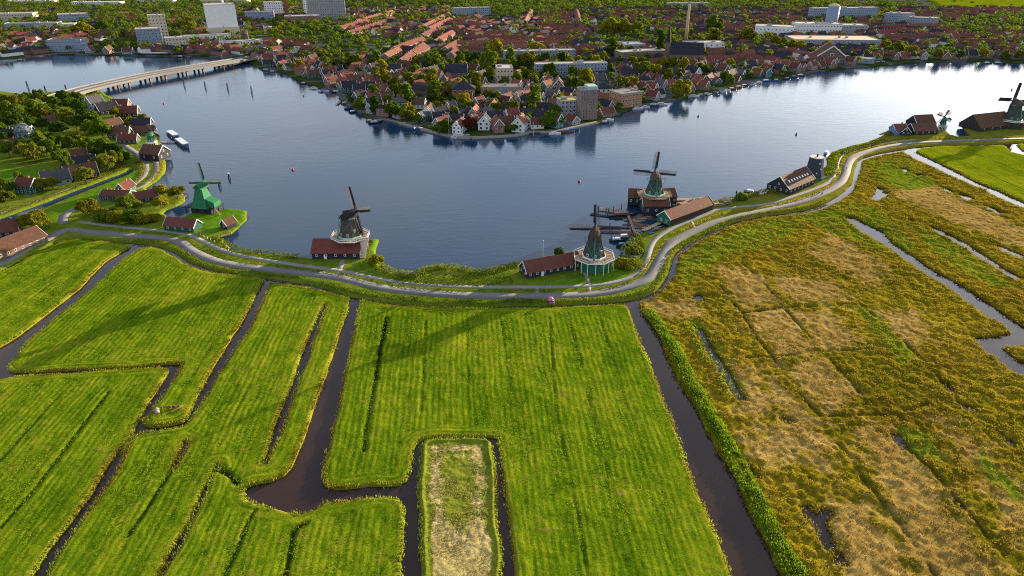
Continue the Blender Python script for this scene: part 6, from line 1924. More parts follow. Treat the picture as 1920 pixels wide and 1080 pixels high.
# ------------------------------------------------------------------ trees of the town
SM, BG = 'small', 'large'
def tl(hue, kind, h, x, y, sd=99):
    size = 'low' if h < 7 else ('tall' if h > 15 else '')
    k = {'round': 'round tree', 'tall': 'slender poplar tree', 'broad': 'spreading tree', 'bush': 'bushy shrub'}[kind]
    return ' '.join(f'{size} {hue} {k} {where(x, y, sd)}'.split())
SPECIAL = [  # px, py, height, width, kind, hue, label
    (1276, 189, 15, 17, 'round', 'yellow green', 'big lone yellow green tree leaning over the shore right of the orange quay block'),
    (879, 250, 10, 11, 'round', 'copper red', 'copper red tree at the water between teal and white houses'),
    (722, 168, 12, 14, 'round', 'olive green', 'round olive tree behind the left bank houses, first of a pair'),
    (745, 190, 12, 12, 'round', 'green', 'round green tree above the marina, left of the yellow one'),
    (756, 192, 11, 13, 'round', 'yellow green', 'round golden green tree above the marina'),
    (738, 226, 12, 13, 'round', 'green', 'dark round tree at the marina corner, left of two'),
    (762, 230, 12, 13, 'round', 'olive green', 'olive round tree at the marina corner, right of two'),
    (790, 166, 11, 10, 'round', 'green', 'green tree between brown house and tall olive tree'),
    (810, 172, 18, 11, 'tall', 'yellow green', 'tall golden columnar tree before the dark school'), (816, 200, 12, 9, 'tall', 'olive green', 'columnar olive tree below the tall golden one'),
    (893, 184, 20, 10, 'tall', 'yellow green', 'tall golden tree between dark hipped house and pink hall'), (885, 168, 15, 9, 'tall', 'green', 'green columnar tree beside the great dark hipped house'),
    (918, 140, 22, 20, 'round', 'green', 'great green tree behind the pale roofed block'), (930, 110, 20, 17, 'round', 'yellow green', 'tall sunlit tree at the end of the red terraces'),
    (848, 222, 8, 9, 'round', 'yellow green', 'round sunlit tree above the teal boarded house'), (925, 210, 9, 7, 'round', 'yellow green', 'small sunlit tree before the pink hall'),
    (1100, 172, 18, 15, 'round', 'yellow green', 'tall sunlit tree at the right end of the long apartment block'), (1092, 182, 12, 11, 'round', 'green', 'green tree behind the silo tower'),
    (1237, 110, 30, 10, 'tall', 'dark green', 'very tall dark poplar beside the flat school'), (1146, 70, 24, 26, 'broad', 'yellow green', 'broad sunlit tree beside the long street'), (1172, 70, 22, 22, 'broad', 'yellow green', 'second broad sunlit tree beside the long street'), (1192, 72, 20, 18, 'round', 'olive green', 'round tree right of the broad sunlit pair'),
    (1149, 108, 20, 14, 'tall', 'green', 'tall green tree left of the flat school'), (1183, 110, 13, 11, 'round', 'green', 'round tree before the flat school'), (1168, 110, 10, 8, 'round', 'olive green', 'small round tree before the flat school'),
    (995, 132, 17, 19, 'round', 'yellow green', 'great round tree between the two flat apartment blocks'), (1005, 100, 11, 20, 'broad', 'yellow green', 'broad low sunlit tree before the brick terraces'), (1047, 124, 12, 11, 'round', 'yellow green', 'round tree before the second apartment block'),
    (1131, 126, 14, 13, 'round', 'yellow green', 'sunlit round tree at the street corner of the apartments'), (1145, 146, 12, 9, 'round', 'green', 'green tree beside the street below the apartments'), (1212, 142, 12, 20, 'broad', 'green', 'spreading green tree left of the church gardens'), (1225, 146, 11, 14, 'round', 'yellow green', 'sunlit tree left of the church gardens'),
    (1265, 134, 12, 14, 'round', 'yellow green', 'sunlit tree at the foot of the church'), (1312, 112, 15, 15, 'round', 'olive green', 'olive tree at the right end of the church'), (1258, 100, 17, 15, 'round', 'green', 'green tree left of the church spire'),
    (1340, 68, 26, 24, 'round', 'green', 'huge green tree right of the pale chimney stack'), (1340, 90, 22, 18, 'tall', 'olive green', 'olive tall tree right of the white works'), (1405, 86, 20, 20, 'round', 'olive green', 'round olive tree far right of the church'),
    (1276, 152, 10, 9, 'round', 'yellow green', 'small sunlit tree among gables below the church'), (1455, 92, 14, 16, 'broad', 'yellow green', 'first sunlit tree of the row before the round hall'), (1470, 95, 13, 15, 'broad', 'yellow green', 'second sunlit tree of the row before the round hall'), (1486, 98, 13, 15, 'broad', 'yellow green', 'third sunlit tree of the row before the round hall'), (1502, 100, 13, 15, 'broad', 'yellow green', 'last sunlit tree of the row before the round hall'),
    (1684, 106, 16, 16, 'round', 'olive green', 'olive tree before the far right red estate'), (1709, 110, 12, 14, 'round', 'yellow green', 'round sunlit tree at the far right shore'), (1660, 98, 12, 12, 'round', 'yellow green', 'golden tree right of the boat hall'),
    (1445, 140, 8, 20, 'broad', 'yellow green', 'low hedge like tree on the right bank shore'), (1420, 146, 8, 16, 'broad', 'yellow green', 'low sunlit tree near the right bank pontoons'),
    (600, 116, 11, 13, 'round', 'yellow green', 'round sunlit tree above the left bank boats'), (636, 122, 11, 12, 'round', 'green', 'green tree above the left bank jetties'), (520, 78, 14, 18, 'round', 'olive green', 'olive tree left of the dark red chimney'), (425, 76, 12, 14, 'round', 'yellow green', 'sunlit tree at the foot of the white silo building'), (415, 78, 9, 14, 'round', 'green', 'green tree at the foot of the white silo building'),
    (352, 62, 20, 26, 'broad', 'yellow green', 'broad sunlit tree left of the white silo building'), (192, 66, 18, 26, 'broad', 'green', 'great green tree on the far left bank'), (150, 70, 18, 30, 'broad', 'yellow green', 'sunlit spreading tree on the far left bank'), (990, 240, 9, 8, 'round', 'green', 'green tree in front of the white gabled house'), (1042, 244, 11, 14, 'round', 'green', 'green waterside tree left of the silo tower'), (1026, 246, 9, 12, 'round', 'green', 'lower waterside tree beside the white gabled house'), (835, 254, 9, 12, 'round', 'dark green', 'dark green tree at the water left of the teal house'), (822, 256, 7, 10, 'round', 'green', 'low green tree on the quay corner'), (960, 252, 6, 9, 'round', 'green', 'low green tree left of the white gabled house'),
]
for k in range(15):
    px, py = 1600 + k * 22 + (k * 7 % 5), 116 - (k * 11 % 7)
    w_ = 8 + (k * 5 % 4)
    x_, y_ = at(px, py)
    if not taken(x_, y_, 2.5):
        hue_ = ('green', 'olive green', 'yellow green')[k % 3]
        SPECIAL.append((px, py, w_ * 1.1, w_, 'round', hue_, tl(hue_, 'round', w_ * 1.1, x_, y_)))
NT_ = 0
for (px, py, h, w, kind, hue, lab) in SPECIAL:
    x, y = at(px, py)
    tree(x, y + w * 0.35, h, w, kind, hue, lab, lab)
    occ(x, y + w * 0.35, w * 0.32); NT_ += 1
# poplar rows and street trees, then trees between the houses
tr_ = np.random.default_rng(11)
n_c = 6000
cx_ = tr_.uniform(-620, 900, n_c); cy_ = tr_.uniform(480, 1150, n_c)
okc = inside(cx_, cy_, town_ring) & (np.abs(cx_) < 0.72 * cy_ + 30)
cx_, cy_ = cx_[okc], cy_[okc]
sd = edge_dist(cx_, cy_, [town_shore], closed=False)
order = np.argsort(np.hypot(cx_, cy_))
MAXT = 168
for i in order:
    x, y, d = float(cx_[i]), float(cy_[i]), float(sd[i])
    if NT_ >= MAXT + len(SPECIAL):
        break
    if d < 4.5:
        continue
    r = random.Random(int(i) + 5)
    w = r.uniform(6.0, 10.5) if d < 60 else r.uniform(7, 12)
    if taken(x, y, w * 0.36):
        continue
    if d < 120 and r.random() < 0.35:
        continue
    kind = r.choices(['round', 'tall', 'broad', 'bush'], [5, 1.2, 1.6, 1.4 if d < 60 else 0.2])[0]
    hue = r.choices(['dark green', 'green', 'olive green', 'yellow green'], [2, 4, 3, 2.2])[0]
    h = {'round': w * 1.15, 'tall': w * 1.7, 'broad': w * 0.95, 'bush': w * 0.55}[kind] * r.uniform(0.85, 1.2)
    if kind == 'bush':
        w *= 0.75
    lab = tl(hue, kind, h, x, y, d)
    tree(x, y, h, w, kind, hue, lab, lab)
    occ(x, y, w * 0.30); NT_ += 1

# woods and tree belts too far to count
def forest(name, pts, hue_mat, k=30, size=1.05):
    """pts: x, y, height, width rows"""
    A_ = np.asarray(pts); n = len(A_)
    d = rng.normal(0, 1, (n, k, 3)); d /= np.linalg.norm(d, axis=2, keepdims=True)
    d[:, :, 2] = np.abs(d[:, :, 2]) * 1.15 - 0.35
    q = rng.uniform(0.65, 1.05, (n, k, 1))
    P = np.empty((n, k, 3))
    P[:, :, :2] = A_[:, None, :2] + d[:, :, :2] * q * A_[:, None, 3:4] / 2
    P[:, :, 2] = 1.0 + A_[:, None, 2] * (0.60 + 0.40 * d[:, :, 2] * q[:, :, 0])
    return cards(name, P.reshape(-1, 3), size, hue_mat)
fr = np.random.default_rng(21)
n_c = 34000
cx_ = fr.uniform(-1400, 1500, n_c); cy_ = fr.uniform(530, 2300, n_c)
okc = inside(cx_, cy_, town_ring) & (np.abs(cx_) < 0.76 * cy_ + 80)
cx_, cy_ = cx_[okc], cy_[okc]
sd = edge_dist(cx_, cy_, [town_shore], closed=False)
belt = fbm(cx_, cy_, 150, 210)
wood = np.zeros(len(cx_))
for poly in ([(0, 62), (330, 74), (385, 60), (400, 20), (300, -20), (0, -20)], [(660, 8), (860, 14), (1000, 40), (1100, 22), (1350, 26), (1420, 8), (1300, -15), (700, -20)], [(0, 40), (0, 90), (60, 75), (150, 60)], [(1740, 66), (1920, 74), (1920, 30), (1850, 40)], [(400, 30), (560, 10), (560, -20), (400, -20)]):
    wood = np.maximum(wood, inside(cx_, cy_, ats(poly)).astype(float))
OA = np.array(OCC)
TC = {}
rows = {0: [], 1: [], 2: []}
for i in range(len(cx_)):
    x, y = cx_[i], cy_[i]
    if sd[i] < 6:
        continue
    p = 1.0 if wood[i] else (0.85 if belt[i] < 0.44 else 0.56)
    if x > 780 and y > 1400:
        p = 0.03 if not wood[i] else 0.5
    if fr.random() > p:
        continue
    w = fr.uniform(6, 11) if y > 800 and not wood[i] else fr.uniform(8, 13) if wood[i] else fr.uniform(5, 8)
    g = 8.0 if y > 900 else 6.5
    ck = (int(x // g), int(y // g))
    if ck in TC or ck in FAR:
        continue
    if (np.abs(OA[:, 0] - x) < OA[:, 2] + w * 0.35).__and__(np.abs(OA[:, 1] - y) < OA[:, 2] + w * 0.35).any():
        continue
    if (int(x // 13), int(y // 13)) in FAR and not wood[i]:
        continue
    TC[ck] = 1
    rows[0 if vn(x, y, 40, 5) < (0.7 if wood[i] else 0.4) else (1 if fr.random() < 0.6 else 2)].append((x, y, w * fr.uniform(0.9, 1.4), w))
for k, hue in enumerate(('dark green', 'green', 'olive green')):
    if rows[k]:
        o = forest('woodland', rows[k], LEAVES[hue], 46, 1.35)

# far meadows at the upper right edge
land('meadow', ats([(1760, 62), (1840, 60), (1930, 45), (2100, 60), (2300, 40), (2200, -30), (1700, -20), (1770, 20), (1745, 40)]), 14.0, lambda X, Y, Dd: 1.62 + 0.0 * X, M_GRASS_N, (), lambda X, Y, Dd: {'row': X * 0.6 + Y * 0.2, 'along': Y, 'furrow': np.zeros(X.shape)}, bottom=0.4)

# ------------------------------------------------------------------ village on the left bank
V = [  # px, py, key, rz, wall, roof, scale, label
    (52, 366, 'gabled', -10, W_DGREEN, R_BRICK, (0.9, 1.2, 0.9), 'green wooden cottage with red roof and white front gable beside the village ditch'),
    (104, 350, 'wide', 35, P_GREY, R_GREY, (1.1, 0.9, 0.9), 'grey roofed farmhouse with a white edged gable above the village ditch'),
    (152, 340, 'wide', 35, W_TAR, R_BROWN, (1.3, 1.0, 1.0), 'dark boarded barn with brown roof and white edges behind pollard willows'),
    (140, 305, 'wide', 30, W_TAR, R_BROWN, (1.1, 0.9, 0.8), 'brown roofed house with two white ridges in the village trees, front part'),
    (158, 318, 'wide', 30, W_DGREEN, R_DARK, (1.0, 0.9, 0.8), 'dark green house joined below the brown roofed village house'),
    (12, 268, 'wide', 8, W_TAR, R_DARK, (1.2, 1.0, 0.9), 'dark blue roofed house at the left edge of the village'),
    (20, 285, 'gabled', 20, W_DGREEN, R_BROWN, (1.0, 1.1, 0.8), 'green gabled house at the left edge below the dark roof'),
    (42, 262, 'gabled', 15, W_DGREEN, R_GREY, (1.1, 1.1, 0.9), 'house with white gable edges behind the silvery tree'),
    (98, 238, 'cottage', 30, W_DGREEN, R_BROWN, (1.1, 1.1, 1.0), 'half hidden cottage with pale roof deep in the village trees'),
    (178, 208, 'gabled', 60, P_BLUE, R_GREY, (1.0, 1.3, 1.2), 'blue fronted house with white gable near the bridge foot'),
    (200, 216, 'wide', 50, W_TAR, R_DARK, (1.2, 1.0, 1.0), 'dark warehouse between blue fronted house and red waterfront sheds'),
    (225, 205, 'wide', 5, B_RED, R_BRICK, (1.1, 0.8, 0.8), 'low red shed nearest the bridge on the village waterfront'),
    (240, 221, 'wide', 8, W_TAR, R_BRICK, (1.2, 0.9, 0.9), 'red roofed warehouse on the village waterfront with small white windows'),
    (258, 243, 'wide', 8, W_TAR, R_DARK, (1.5, 0.9, 0.8), 'dark blue roofed warehouse on the village waterfront'),
    (262, 256, 'wide', 10, W_DARK, R_BROWN, (1.5, 0.8, 0.7), 'brown waterfront shed below the dark blue roof'),
    (212, 250, 'gabled', 60, W_DGREEN, R_BROWN, (1.0, 1.1, 1.0), 'tall green gable with white edges on the village square'),
    (225, 263, 'wide', 5, W_DGREEN, R_BROWN, (1.1, 0.9, 0.9), 'brown roofed house with a white dormer on the village square'),
    (240, 272, 'wide', 4, W_DGREEN, R_BRICK, (1.0, 0.7, 0.7), 'low green shop on the village square'),
    (219, 379, 'terrace', -5, W_TAR, R_BRICK, (0.45, 0.9, 0.55), 'long red roofed farm shed with dark walls beside the bend of the road'),
    (234, 366, 'cottage', 80, W_BGREEN, R_BRICK, (0.9, 0.9, 0.85), 'small green gabled cottage joined to the long farm shed'),
    (272, 383, 'cottage', 35, W_DGREEN, R_BRICK, (1.15, 0.9, 0.8), 'small dark shed with red roof among the yellow trees'),
    (6, 447, 'wide', 25, W_TAR, R_BRICK, (1.0, 1.0, 0.8), 'red roofed barn cut by the left edge beside the brown farm'),
]
NAMES = {'shed': 'shed', 'barn': 'barn', 'warehouse': 'warehouse', 'cottage': 'cottage', 'shop': 'shop'}
for (px, py, k, rz, wl, rf, sc, lab) in V:
    x, y = at(px, py)
    nm = next((v for w_, v in NAMES.items() if w_ in lab), 'house')
    house(k, x, y + 2.5, R(rz), lab, None, wl, rf, sc, z=1.0, name=nm, cat=nm)
a_, l_, c_ = px_dir((-60, 513), (66, 463))
gable_building('farmhouse', 'long low farm with brown roof and white posts along its front beside the road', 'farm', c_[0] - 1.5, c_[1] + 6, a_, 11, l_, 2.8, 6.4, B_BROWN, R_BROWN, win_long=9, win_end=2)
root = None
for k in range(10):
    q = k / 9
    xx, yy = at(-60 + 126 * q, 513 - 50 * q)
# small mill on the warehouse
x, y = at(286, 303)
gable_building('warehouse', 'dark boarded warehouse with brown gambrel roof on the village point', 'warehouse', x + 1.0, y + 3, R(-12), 11, 13, 4.2, 8.4, W_TAR, R_BROWN, win_end=2, win_long=2)
x, y = at(276, 300)
smock_mill('small green windmill rising from the warehouse on the village point', x, y + 10, [(2.6, 7.4), (2.2, 9.2), (1.7, 12.0)], 3.2, 7.3, R(20), R(30), 5.0, {'tower': W_BGREEN, 'cap': W_BGREEN, 'skirt': W_WHITE}, base_r=2.7, base_mat=W_DARK, posts='white', cap_h=1.8)
VT = [  # village trees: px, py(base), h, w, kind, hue
    (188, 268, 15, 15, 'round', 'green'), (176, 246, 13, 13, 'round', 'green'), (62, 310, 12, 13, 'round', 'olive green'), (84, 300, 11, 12, 'round', 'green'), (40, 306, 11, 11, 'round', 'olive green'), (112, 318, 11, 11, 'round', 'green'), (126, 330, 8, 8, 'round', 'dark green'),
    (200, 327, 10, 10, 'round', 'olive green'), (215, 320, 10, 10, 'round', 'olive green'), (184, 330, 10, 11, 'round', 'olive green'), (157, 352, 10, 12, 'round', 'olive green'), (145, 278, 10, 9, 'tall', 'olive green'), (122, 244, 11, 12, 'round', 'olive green'), (90, 230, 10, 12, 'round', 'olive green'), (240, 244, 8, 9, 'round', 'yellow green'), (266, 238, 8, 8, 'round', 'yellow green'), (216, 226, 9, 9, 'round', 'yellow green'),
    (75, 250, 9, 10, 'round', 'dark green'), (20, 245, 12, 14, 'round', 'dark green'), (12, 225, 13, 15, 'round', 'green'), (35, 232, 13, 14, 'round', 'green'), (60, 222, 13, 15, 'round', 'green'), (30, 212, 12, 14, 'round', 'olive green'), (6, 208, 12, 14, 'round', 'olive green'), (55, 206, 12, 14, 'round', 'green'), (100, 212, 12, 13, 'round', 'green'), (80, 204, 11, 12, 'round', 'olive green'), (130, 214, 12, 13, 'round', 'green'), (150, 222, 11, 12, 'round', 'dark green'), (118, 200, 12, 13, 'round', 'green'), (140, 204, 12, 13, 'round', 'green'), (160, 240, 12, 12, 'round', 'dark green'), (140, 250, 11, 12, 'round', 'dark green'), (110, 262, 11, 12, 'round', 'dark green'), (132, 290, 10, 11, 'round', 'dark green'), (100, 285, 9, 10, 'round', 'dark green'), (165, 292, 10, 10, 'round', 'green'), (178, 302, 11, 11, 'round', 'dark green'), (200, 296, 11, 11, 'round', 'green'), (215, 300, 9, 10, 'round', 'dark green'), (228, 312, 8, 9, 'round', 'dark green'),
    (75, 365, 8, 9, 'round', 'olive green'), (95, 362, 7, 9, 'round', 'olive green'), (35, 345, 6, 5, 'round', 'yellow green'), (5, 375, 10, 11, 'round', 'green'), (6, 396, 9, 10, 'round', 'olive green'), (62, 442, 9, 13, 'round', 'yellow green'), (162, 412, 8, 10, 'round', 'yellow green'), (238, 406, 9, 10, 'round', 'green'), (252, 402, 6, 8, 'round', 'yellow green'),
    (198, 419, 4.5, 10, 'bush', 'green'), (218, 422, 5, 10, 'bush', 'yellow green'), (243, 424, 5, 10, 'bush', 'green'), (266, 424, 4, 9, 'bush', 'yellow green'), (188, 411, 3.5, 7, 'bush', 'yellow green'), (284, 421, 3.5, 7, 'bush', 'yellow green'), (303, 377, 7, 9, 'round', 'yellow green'), (330, 379, 7, 9, 'round', 'yellow green'), (299, 399, 7, 9, 'round', 'yellow green'), (46, 272, 13, 13, 'broad', 'silvery'), (90, 270, 6, 7, 'bush', 'green'), (68, 276, 6, 9, 'bush', 'silvery'),
]
lmk('the village ditch', *at(150, 356)); lmk('the village waterfront', *at(250, 240)); lmk('the village point', *at(286, 300)); lmk('the long farm shed', *at(219, 379)); lmk('the silvery tree', *at(46, 270)); lmk('the brown farm', *at(30, 480)); lmk('the bridge foot', *at(150, 185)); lmk('the green mill', *at(385, 400))
for (px, py, h, w, kind, hue) in VT:
    x, y = at(px, py)
    lab = tl(hue, kind, h, x, y)
    if hue == 'silvery':
        lab = 'large silvery white tree in the village' if h > 10 else 'low silvery bush under the silvery white tree'
    tree(x, y + w * 0.3, h * (0.95 if kind != 'bush' else 1), w * (0.94 if kind != 'bush' else 1), kind, hue, lab, None if hue == 'silvery' else lab)
vt = random.Random(77)
fill_px = [(0, 195, 180, 330), (0, 180, 110, 240)]
for k in range(56):
    x0_, y0_, x1_, y1_ = (0, 195, 175, 300) if k < 42 else (0, 200, 90, 235)
    px, py = vt.uniform(x0_, x1_), vt.uniform(y0_, y1_)
    if py > 330 - px * 0.15 or py > 300:
        continue
    x, y = at(px, py)
    if taken(x, y, 3.0) or any(abs(px - v[0]) < 9 and abs(py - v[1]) < 6 for v in VT):
        continue
    w = vt.uniform(6, 11)
    hue = vt.choice(['green', 'dark green', 'olive green', 'green'])
    lab = tl(hue, 'round', w, x, y)
    tree(x, y, w * 1.05, w, 'round', hue, lab, lab)
    occ(x, y, 2.5)
# lone bushes near the mills
for (px, py, h, w, hue, lab) in ((1047, 482, 3.0, 4.0, 'dark green', 'dark bush behind the long red shed at the water'), (1472, 343, 3.5, 6, 'green', 'green bush at the river side of the skylit barn'), (1452, 352, 3.0, 6, 'green', 'green bush at the gable of the skylit barn'), (1488, 336, 3.5, 5, 'olive green', 'small bush near the sail-less tower'), (1390, 378, 3.5, 6, 'green', 'bush on the river bank beyond the timber shed'), (1172, 505, 4.0, 8, 'yellow green', 'sunlit shrub beside the lawn of the white railed mill'), (1188, 480, 4.0, 7, 'olive green', 'shrub at the harbour boats'), (708, 496, 3.0, 6, 'yellow green', 'sunlit shrub beside the pale chute')):
    x, y = at(px, py)
    tree(x, y, h, w, 'bush', hue, lab, None, 0.8)

# ------------------------------------------------------------------ bridge
BR = smooth([at(px, py, z) for px, py, z in ((30, 204, 1.4), (70, 194, 1.8), (110, 183, 2.8), (160, 168, 3.8), (220, 153, 4.8), (280, 140, 5.2), (340, 129.5, 5.2), (400, 120, 4.6), (450, 112, 3.6), (490, 106, 2.2))], 6)
nB = len(BR)
root = thing('bridge', 'long concrete road bridge on piers curving across the river', 'bridge', (0, 0, 0))
def br_z(i):
    t = i / (nB - 1)
    return np.interp(t, [0, 0.12, 0.25, 0.4, 0.55, 0.68, 0.8, 0.9, 1], [1.6, 2.8, 3.8, 4.8, 5.2, 5.2, 4.6, 3.6, 2.2])
def sweep(profile):
    """profile: (offset across, height above deck) closed polygon swept along the bridge"""
    V_, F_ = [], []
    n = len(profile)
    for i, (x, y) in enumerate(BR):
        ax, ay = BR[max(i - 1, 0)]; bx, by = BR[min(i + 1, nB - 1)]
        L_ = math.hypot(bx - ax, by - ay); nx, ny = (by - ay) / L_, -(bx - ax) / L_
        for o, h in profile:
            V_.append((x + nx * o, y + ny * o, br_z(i) + h))
        if i:
            for k in range(n):
                a = (i - 1) * n + k; b = (i - 1) * n + (k + 1) % n
                F_.append((a, a + n, b + n, b))
    return MB().add(V_, F_ + [tuple(range(n)), tuple((nB - 1) * n + k for k in reversed(range(n)))])
sweep([(-10, -1.1), (10, -1.1), (10, 0), (-10, 0)]).build('deck', simple('deck_grey', (0.22, 0.21, 0.20), 0.85), root)
sweep([(1.6, 0.004), (9.0, 0.004), (9.0, 0.05), (1.6, 0.05)]).build('carriageway', asphalt('bridge_asphalt', (0.12, 0.118, 0.115), (0.17, 0.165, 0.16)), root)
sweep([(-8.6, 0.004), (0.2, 0.004), (0.2, 0.05), (-8.6, 0.05)]).build('carriageway', asphalt('bridge_track', (0.13, 0.12, 0.12), (0.20, 0.18, 0.17)), root)
for o in (-9.9, 0.7, 9.7):
    sweep([(o - 0.15, 0.0), (o + 0.15, 0.0), (o + 0.15, 1.0), (o - 0.15, 1.0)]).build('guard_rail', simple('rail_grey', (0.20, 0.20, 0.205), 0.7), root)
for t in (0.30, 0.36, 0.43, 0.47, 0.55, 0.60, 0.68, 0.73, 0.80, 0.85):
    i = int(t * (nB - 1)); x, y = BR[i]
    ax, ay = BR[i - 1]; L_ = math.hypot(x - ax, y - ay); nx, ny = (y - ay) / L_, -(x - ax) / L_
    m = MB()
    for o in (-6.5, 0, 6.5):
        m.bar((x + nx * o, y + ny * o, -1.1), (x + nx * o, y + ny * o, br_z(i) - 1.1), 1.5)
    m.bar((x - nx * 9, y - ny * 9, br_z(i) - 1.5), (x + nx * 9, y + ny * 9, br_z(i) - 1.5), 1.4, 0.8)
    m.build('pier', simple('pier_timber', (0.22, 0.12, 0.07), 0.85), root, stuff=True)
for k, t in enumerate((0.22, 0.34, 0.46, 0.58, 0.70, 0.82)):
    i = int(t * (nB - 1)); x, y = BR[i]
    p = thing('street_lamp', 'slender lamp post standing on the road bridge', 'street lamp', (x, y, br_z(i) + 0.05), 0.3, 'lamp posts along the bridge')
    m = MB(); m.tube([(0, 0, 0), (0, 0, 8.5)], [0.16, 0.09], 6); m.build('pole', P_CONC, p)
    m = MB(); m.bar((0, 0, 8.5), (1.6, 0, 8.8), 0.12); m.box(1.4, 2.2, -0.15, 0.15, 8.7, 8.85); m.build('arm', P_CONC, p)
thicket('undergrowth', [(84, 186), (120, 180), (150, 176), (185, 175)], 12, 3.0, M_BUSH, 1.2, 0.6, 0.8, 0.1, 40)

# ------------------------------------------------------------------ boats, piles and jetties
def hull_mesh(L, w, h, name='hull', mat=None):
    m = MB(); secs = [(-0.5, 0.80, 1.0), (-0.3, 0.95, 0.98), (0.0, 1.0, 1.0), (0.28, 0.80, 1.08), (0.45, 0.35, 1.22), (0.5, 0.04, 1.3)]
    vs = []; fs = []
    for s, wk, hk in secs:
        vs += [(s * L, -w / 2 * wk, h * hk), (s * L, -w / 2 * wk * 0.7, -0.15), (s * L, w / 2 * wk * 0.7, -0.15), (s * L, w / 2 * wk, h * hk), (s * L, w / 2 * wk * 0.86, h * hk), (s * L, w / 2 * wk * 0.8, h * hk * 0.7), (s * L, -w / 2 * wk * 0.8, h * hk * 0.7), (s * L, -w / 2 * wk * 0.86, h * hk)]
    n = 8
    for i in range(len(secs) - 1):
        for k in range(n):
            a = i * n + k; b = i * n + (k + 1) % n
            fs.append((a, b, b + n, a + n))
    fs.append(tuple(reversed(range(n)))); fs.append(tuple((len(secs) - 1) * n + k for k in range(n)))
    m.add(vs, fs)
    return m
H_WHITE = simple('hull_white', (0.62, 0.63, 0.65), 0.35, 0.08, spec=0.5); H_BLUE = simple('hull_blue', (0.04, 0.07, 0.16), 0.35, 0.1, spec=0.5); H_BLACK = simple('hull_black', (0.02, 0.022, 0.028), 0.4, 0.1); H_RED = simple('hull_red', (0.30, 0.035, 0.02), 0.4, 0.1); H_WOOD = simple('hull_wood', (0.17, 0.09, 0.045), 0.5)
H_TARP = simple('blue_tarpaulin', (0.05, 0.13, 0.33), 0.6)
BOATP = {}
def boat(x, y, rz, L, w, hull, top, label, group=None, name='boat', cat='boat', cabin=True, mast=0):
    root = thing(name, label, cat, (x, y, 0.0), rz, group)
    hull_mesh(L, w, 0.75 + L * 0.03).build('hull', hull, root)
    h = 0.75 + L * 0.03
    if cabin:
        m = MB(); x0, x1 = -0.30 * L, 0.18 * L; ww = w * 0.36
        m.add([(x0, -ww, h * 0.7), (x1, -ww, h * 0.7), (x1, ww, h * 0.7), (x0, ww, h * 0.7), (x0 + 0.1, -ww * 0.92, h + 0.75), (x1 - 0.35, -ww * 0.92, h + 0.75), (x1 - 0.35, ww * 0.92, h + 0.75), (x0 + 0.1, ww * 0.92, h + 0.75)], [(0, 3, 2, 1), (4, 5, 6, 7), (0, 1, 5, 4), (1, 2, 6, 5), (2, 3, 7, 6), (3, 0, 4, 7)])
        cb = m.build('cabin', top, root)
        g = MB(); g.box(x0 + 0.5, x1 - 0.6, -ww * 1.0 - 0.02, ww * 1.0 + 0.02, h + 0.22, h + 0.55); g.build('window_band', glass_mat(), cb)
    else:
        m = MB(); m.box(-0.15 * L, -0.08 * L, -w * 0.4, w * 0.4, h * 0.72, h * 0.85); m.build('thwart', top, root)
        m = MB(); m.box(0.1 * L, 0.16 * L, -w * 0.36, w * 0.36, h * 0.72, h * 0.85); m.build('thwart', top, root)
    if mast:
        m = MB(); m.tube([(0.08 * L, 0, h * 0.7), (0.08 * L, 0, mast)], [0.09, 0.05], 6); m.build('mast', H_WHITE, root)
        m = MB(); m.tube([(0.08 * L, 0, h + 1.2), (-0.4 * L, 0, h + 1.2)], [0.07, 0.05], 6); m.build('boom', H_WHITE, root)
    return root
# tour boats at the village jetty
for k, ((a, b), lab) in enumerate((((at(317, 250), at(335, 262)), 'white covered tour boat moored behind another at the village jetty'), ((at(333, 264), at(354, 280)), 'white covered tour boat nearest the camera at the village jetty'))):
    ang = math.atan2(b[1] - a[1], b[0] - a[0]); L_ = math.hypot(b[0] - a[0], b[1] - a[1]) + 2
    root = boat((a[0] + b[0]) / 2, (a[1] + b[1]) / 2, ang, L_, 4.6, H_BLUE, H_WHITE, lab, None, 'tour_boat', 'tour boat')
    m = MB(); m.box(-0.38 * L_, 0.26 * L_, -2.0, 2.0, 2.35, 2.5); m.build('roof', H_WHITE, root)
    m = MB()
    for q in range(6):
        for s in (-1, 1):
            m.bar((-0.36 * L_ + q * 0.12 * L_, s * 1.85, 1.1), (-0.36 * L_ + q * 0.12 * L_, s * 1.85, 2.36), 0.1)
    m.build('roof_posts', H_WHITE, root, stuff=True)
def jetty(a, b, w, label, z=0.75, piles=True, name='jetty', mat=None):
    p, q = at(*a), at(*b)
    ang = math.atan2(q[1] - p[1], q[0] - p[0]); L_ = math.hypot(q[0] - p[0], q[1] - p[1])
    root = thing(name, label, name.replace('_', ' '), (p[0], p[1], 0), ang)
    n = max(3, int(L_ / 0.55))
    st = MB(); st.bar((0, -w * 0.35, z - 0.12), (L_, -w * 0.35, z - 0.12), 0.16); st.bar((0, w * 0.35, z - 0.12), (L_, w * 0.35, z - 0.12), 0.16); st.build('beams', W_DARK, root, stuff=True)
    pl = MB()
    for k in range(n):
        pl.box(L_ * k / n + 0.03, L_ * (k + 1) / n - 0.03, -w / 2, w / 2, z - 0.03, z + 0.04 + 0.015 * (k % 3))
    pl.build('planks', mat or W_DECK, root, stuff=True)
    if piles:
        for k in range(max(2, int(L_ / 4) + 1)):
            xx = L_ * k / max(1, int(L_ / 4))
            for s in (-1, 1):
                m = MB(); m.tube([(xx, s * (w / 2 + 0.12), -1.1), (xx, s * (w / 2 + 0.12), z + 0.7)], [0.14, 0.12], 6); m.build('pile', W_DARK, root)
    return root
jetty((302, 267), (330, 268), 2.2, 'plank jetty reaching from the village point to the tour boats', mat=P_GREY)
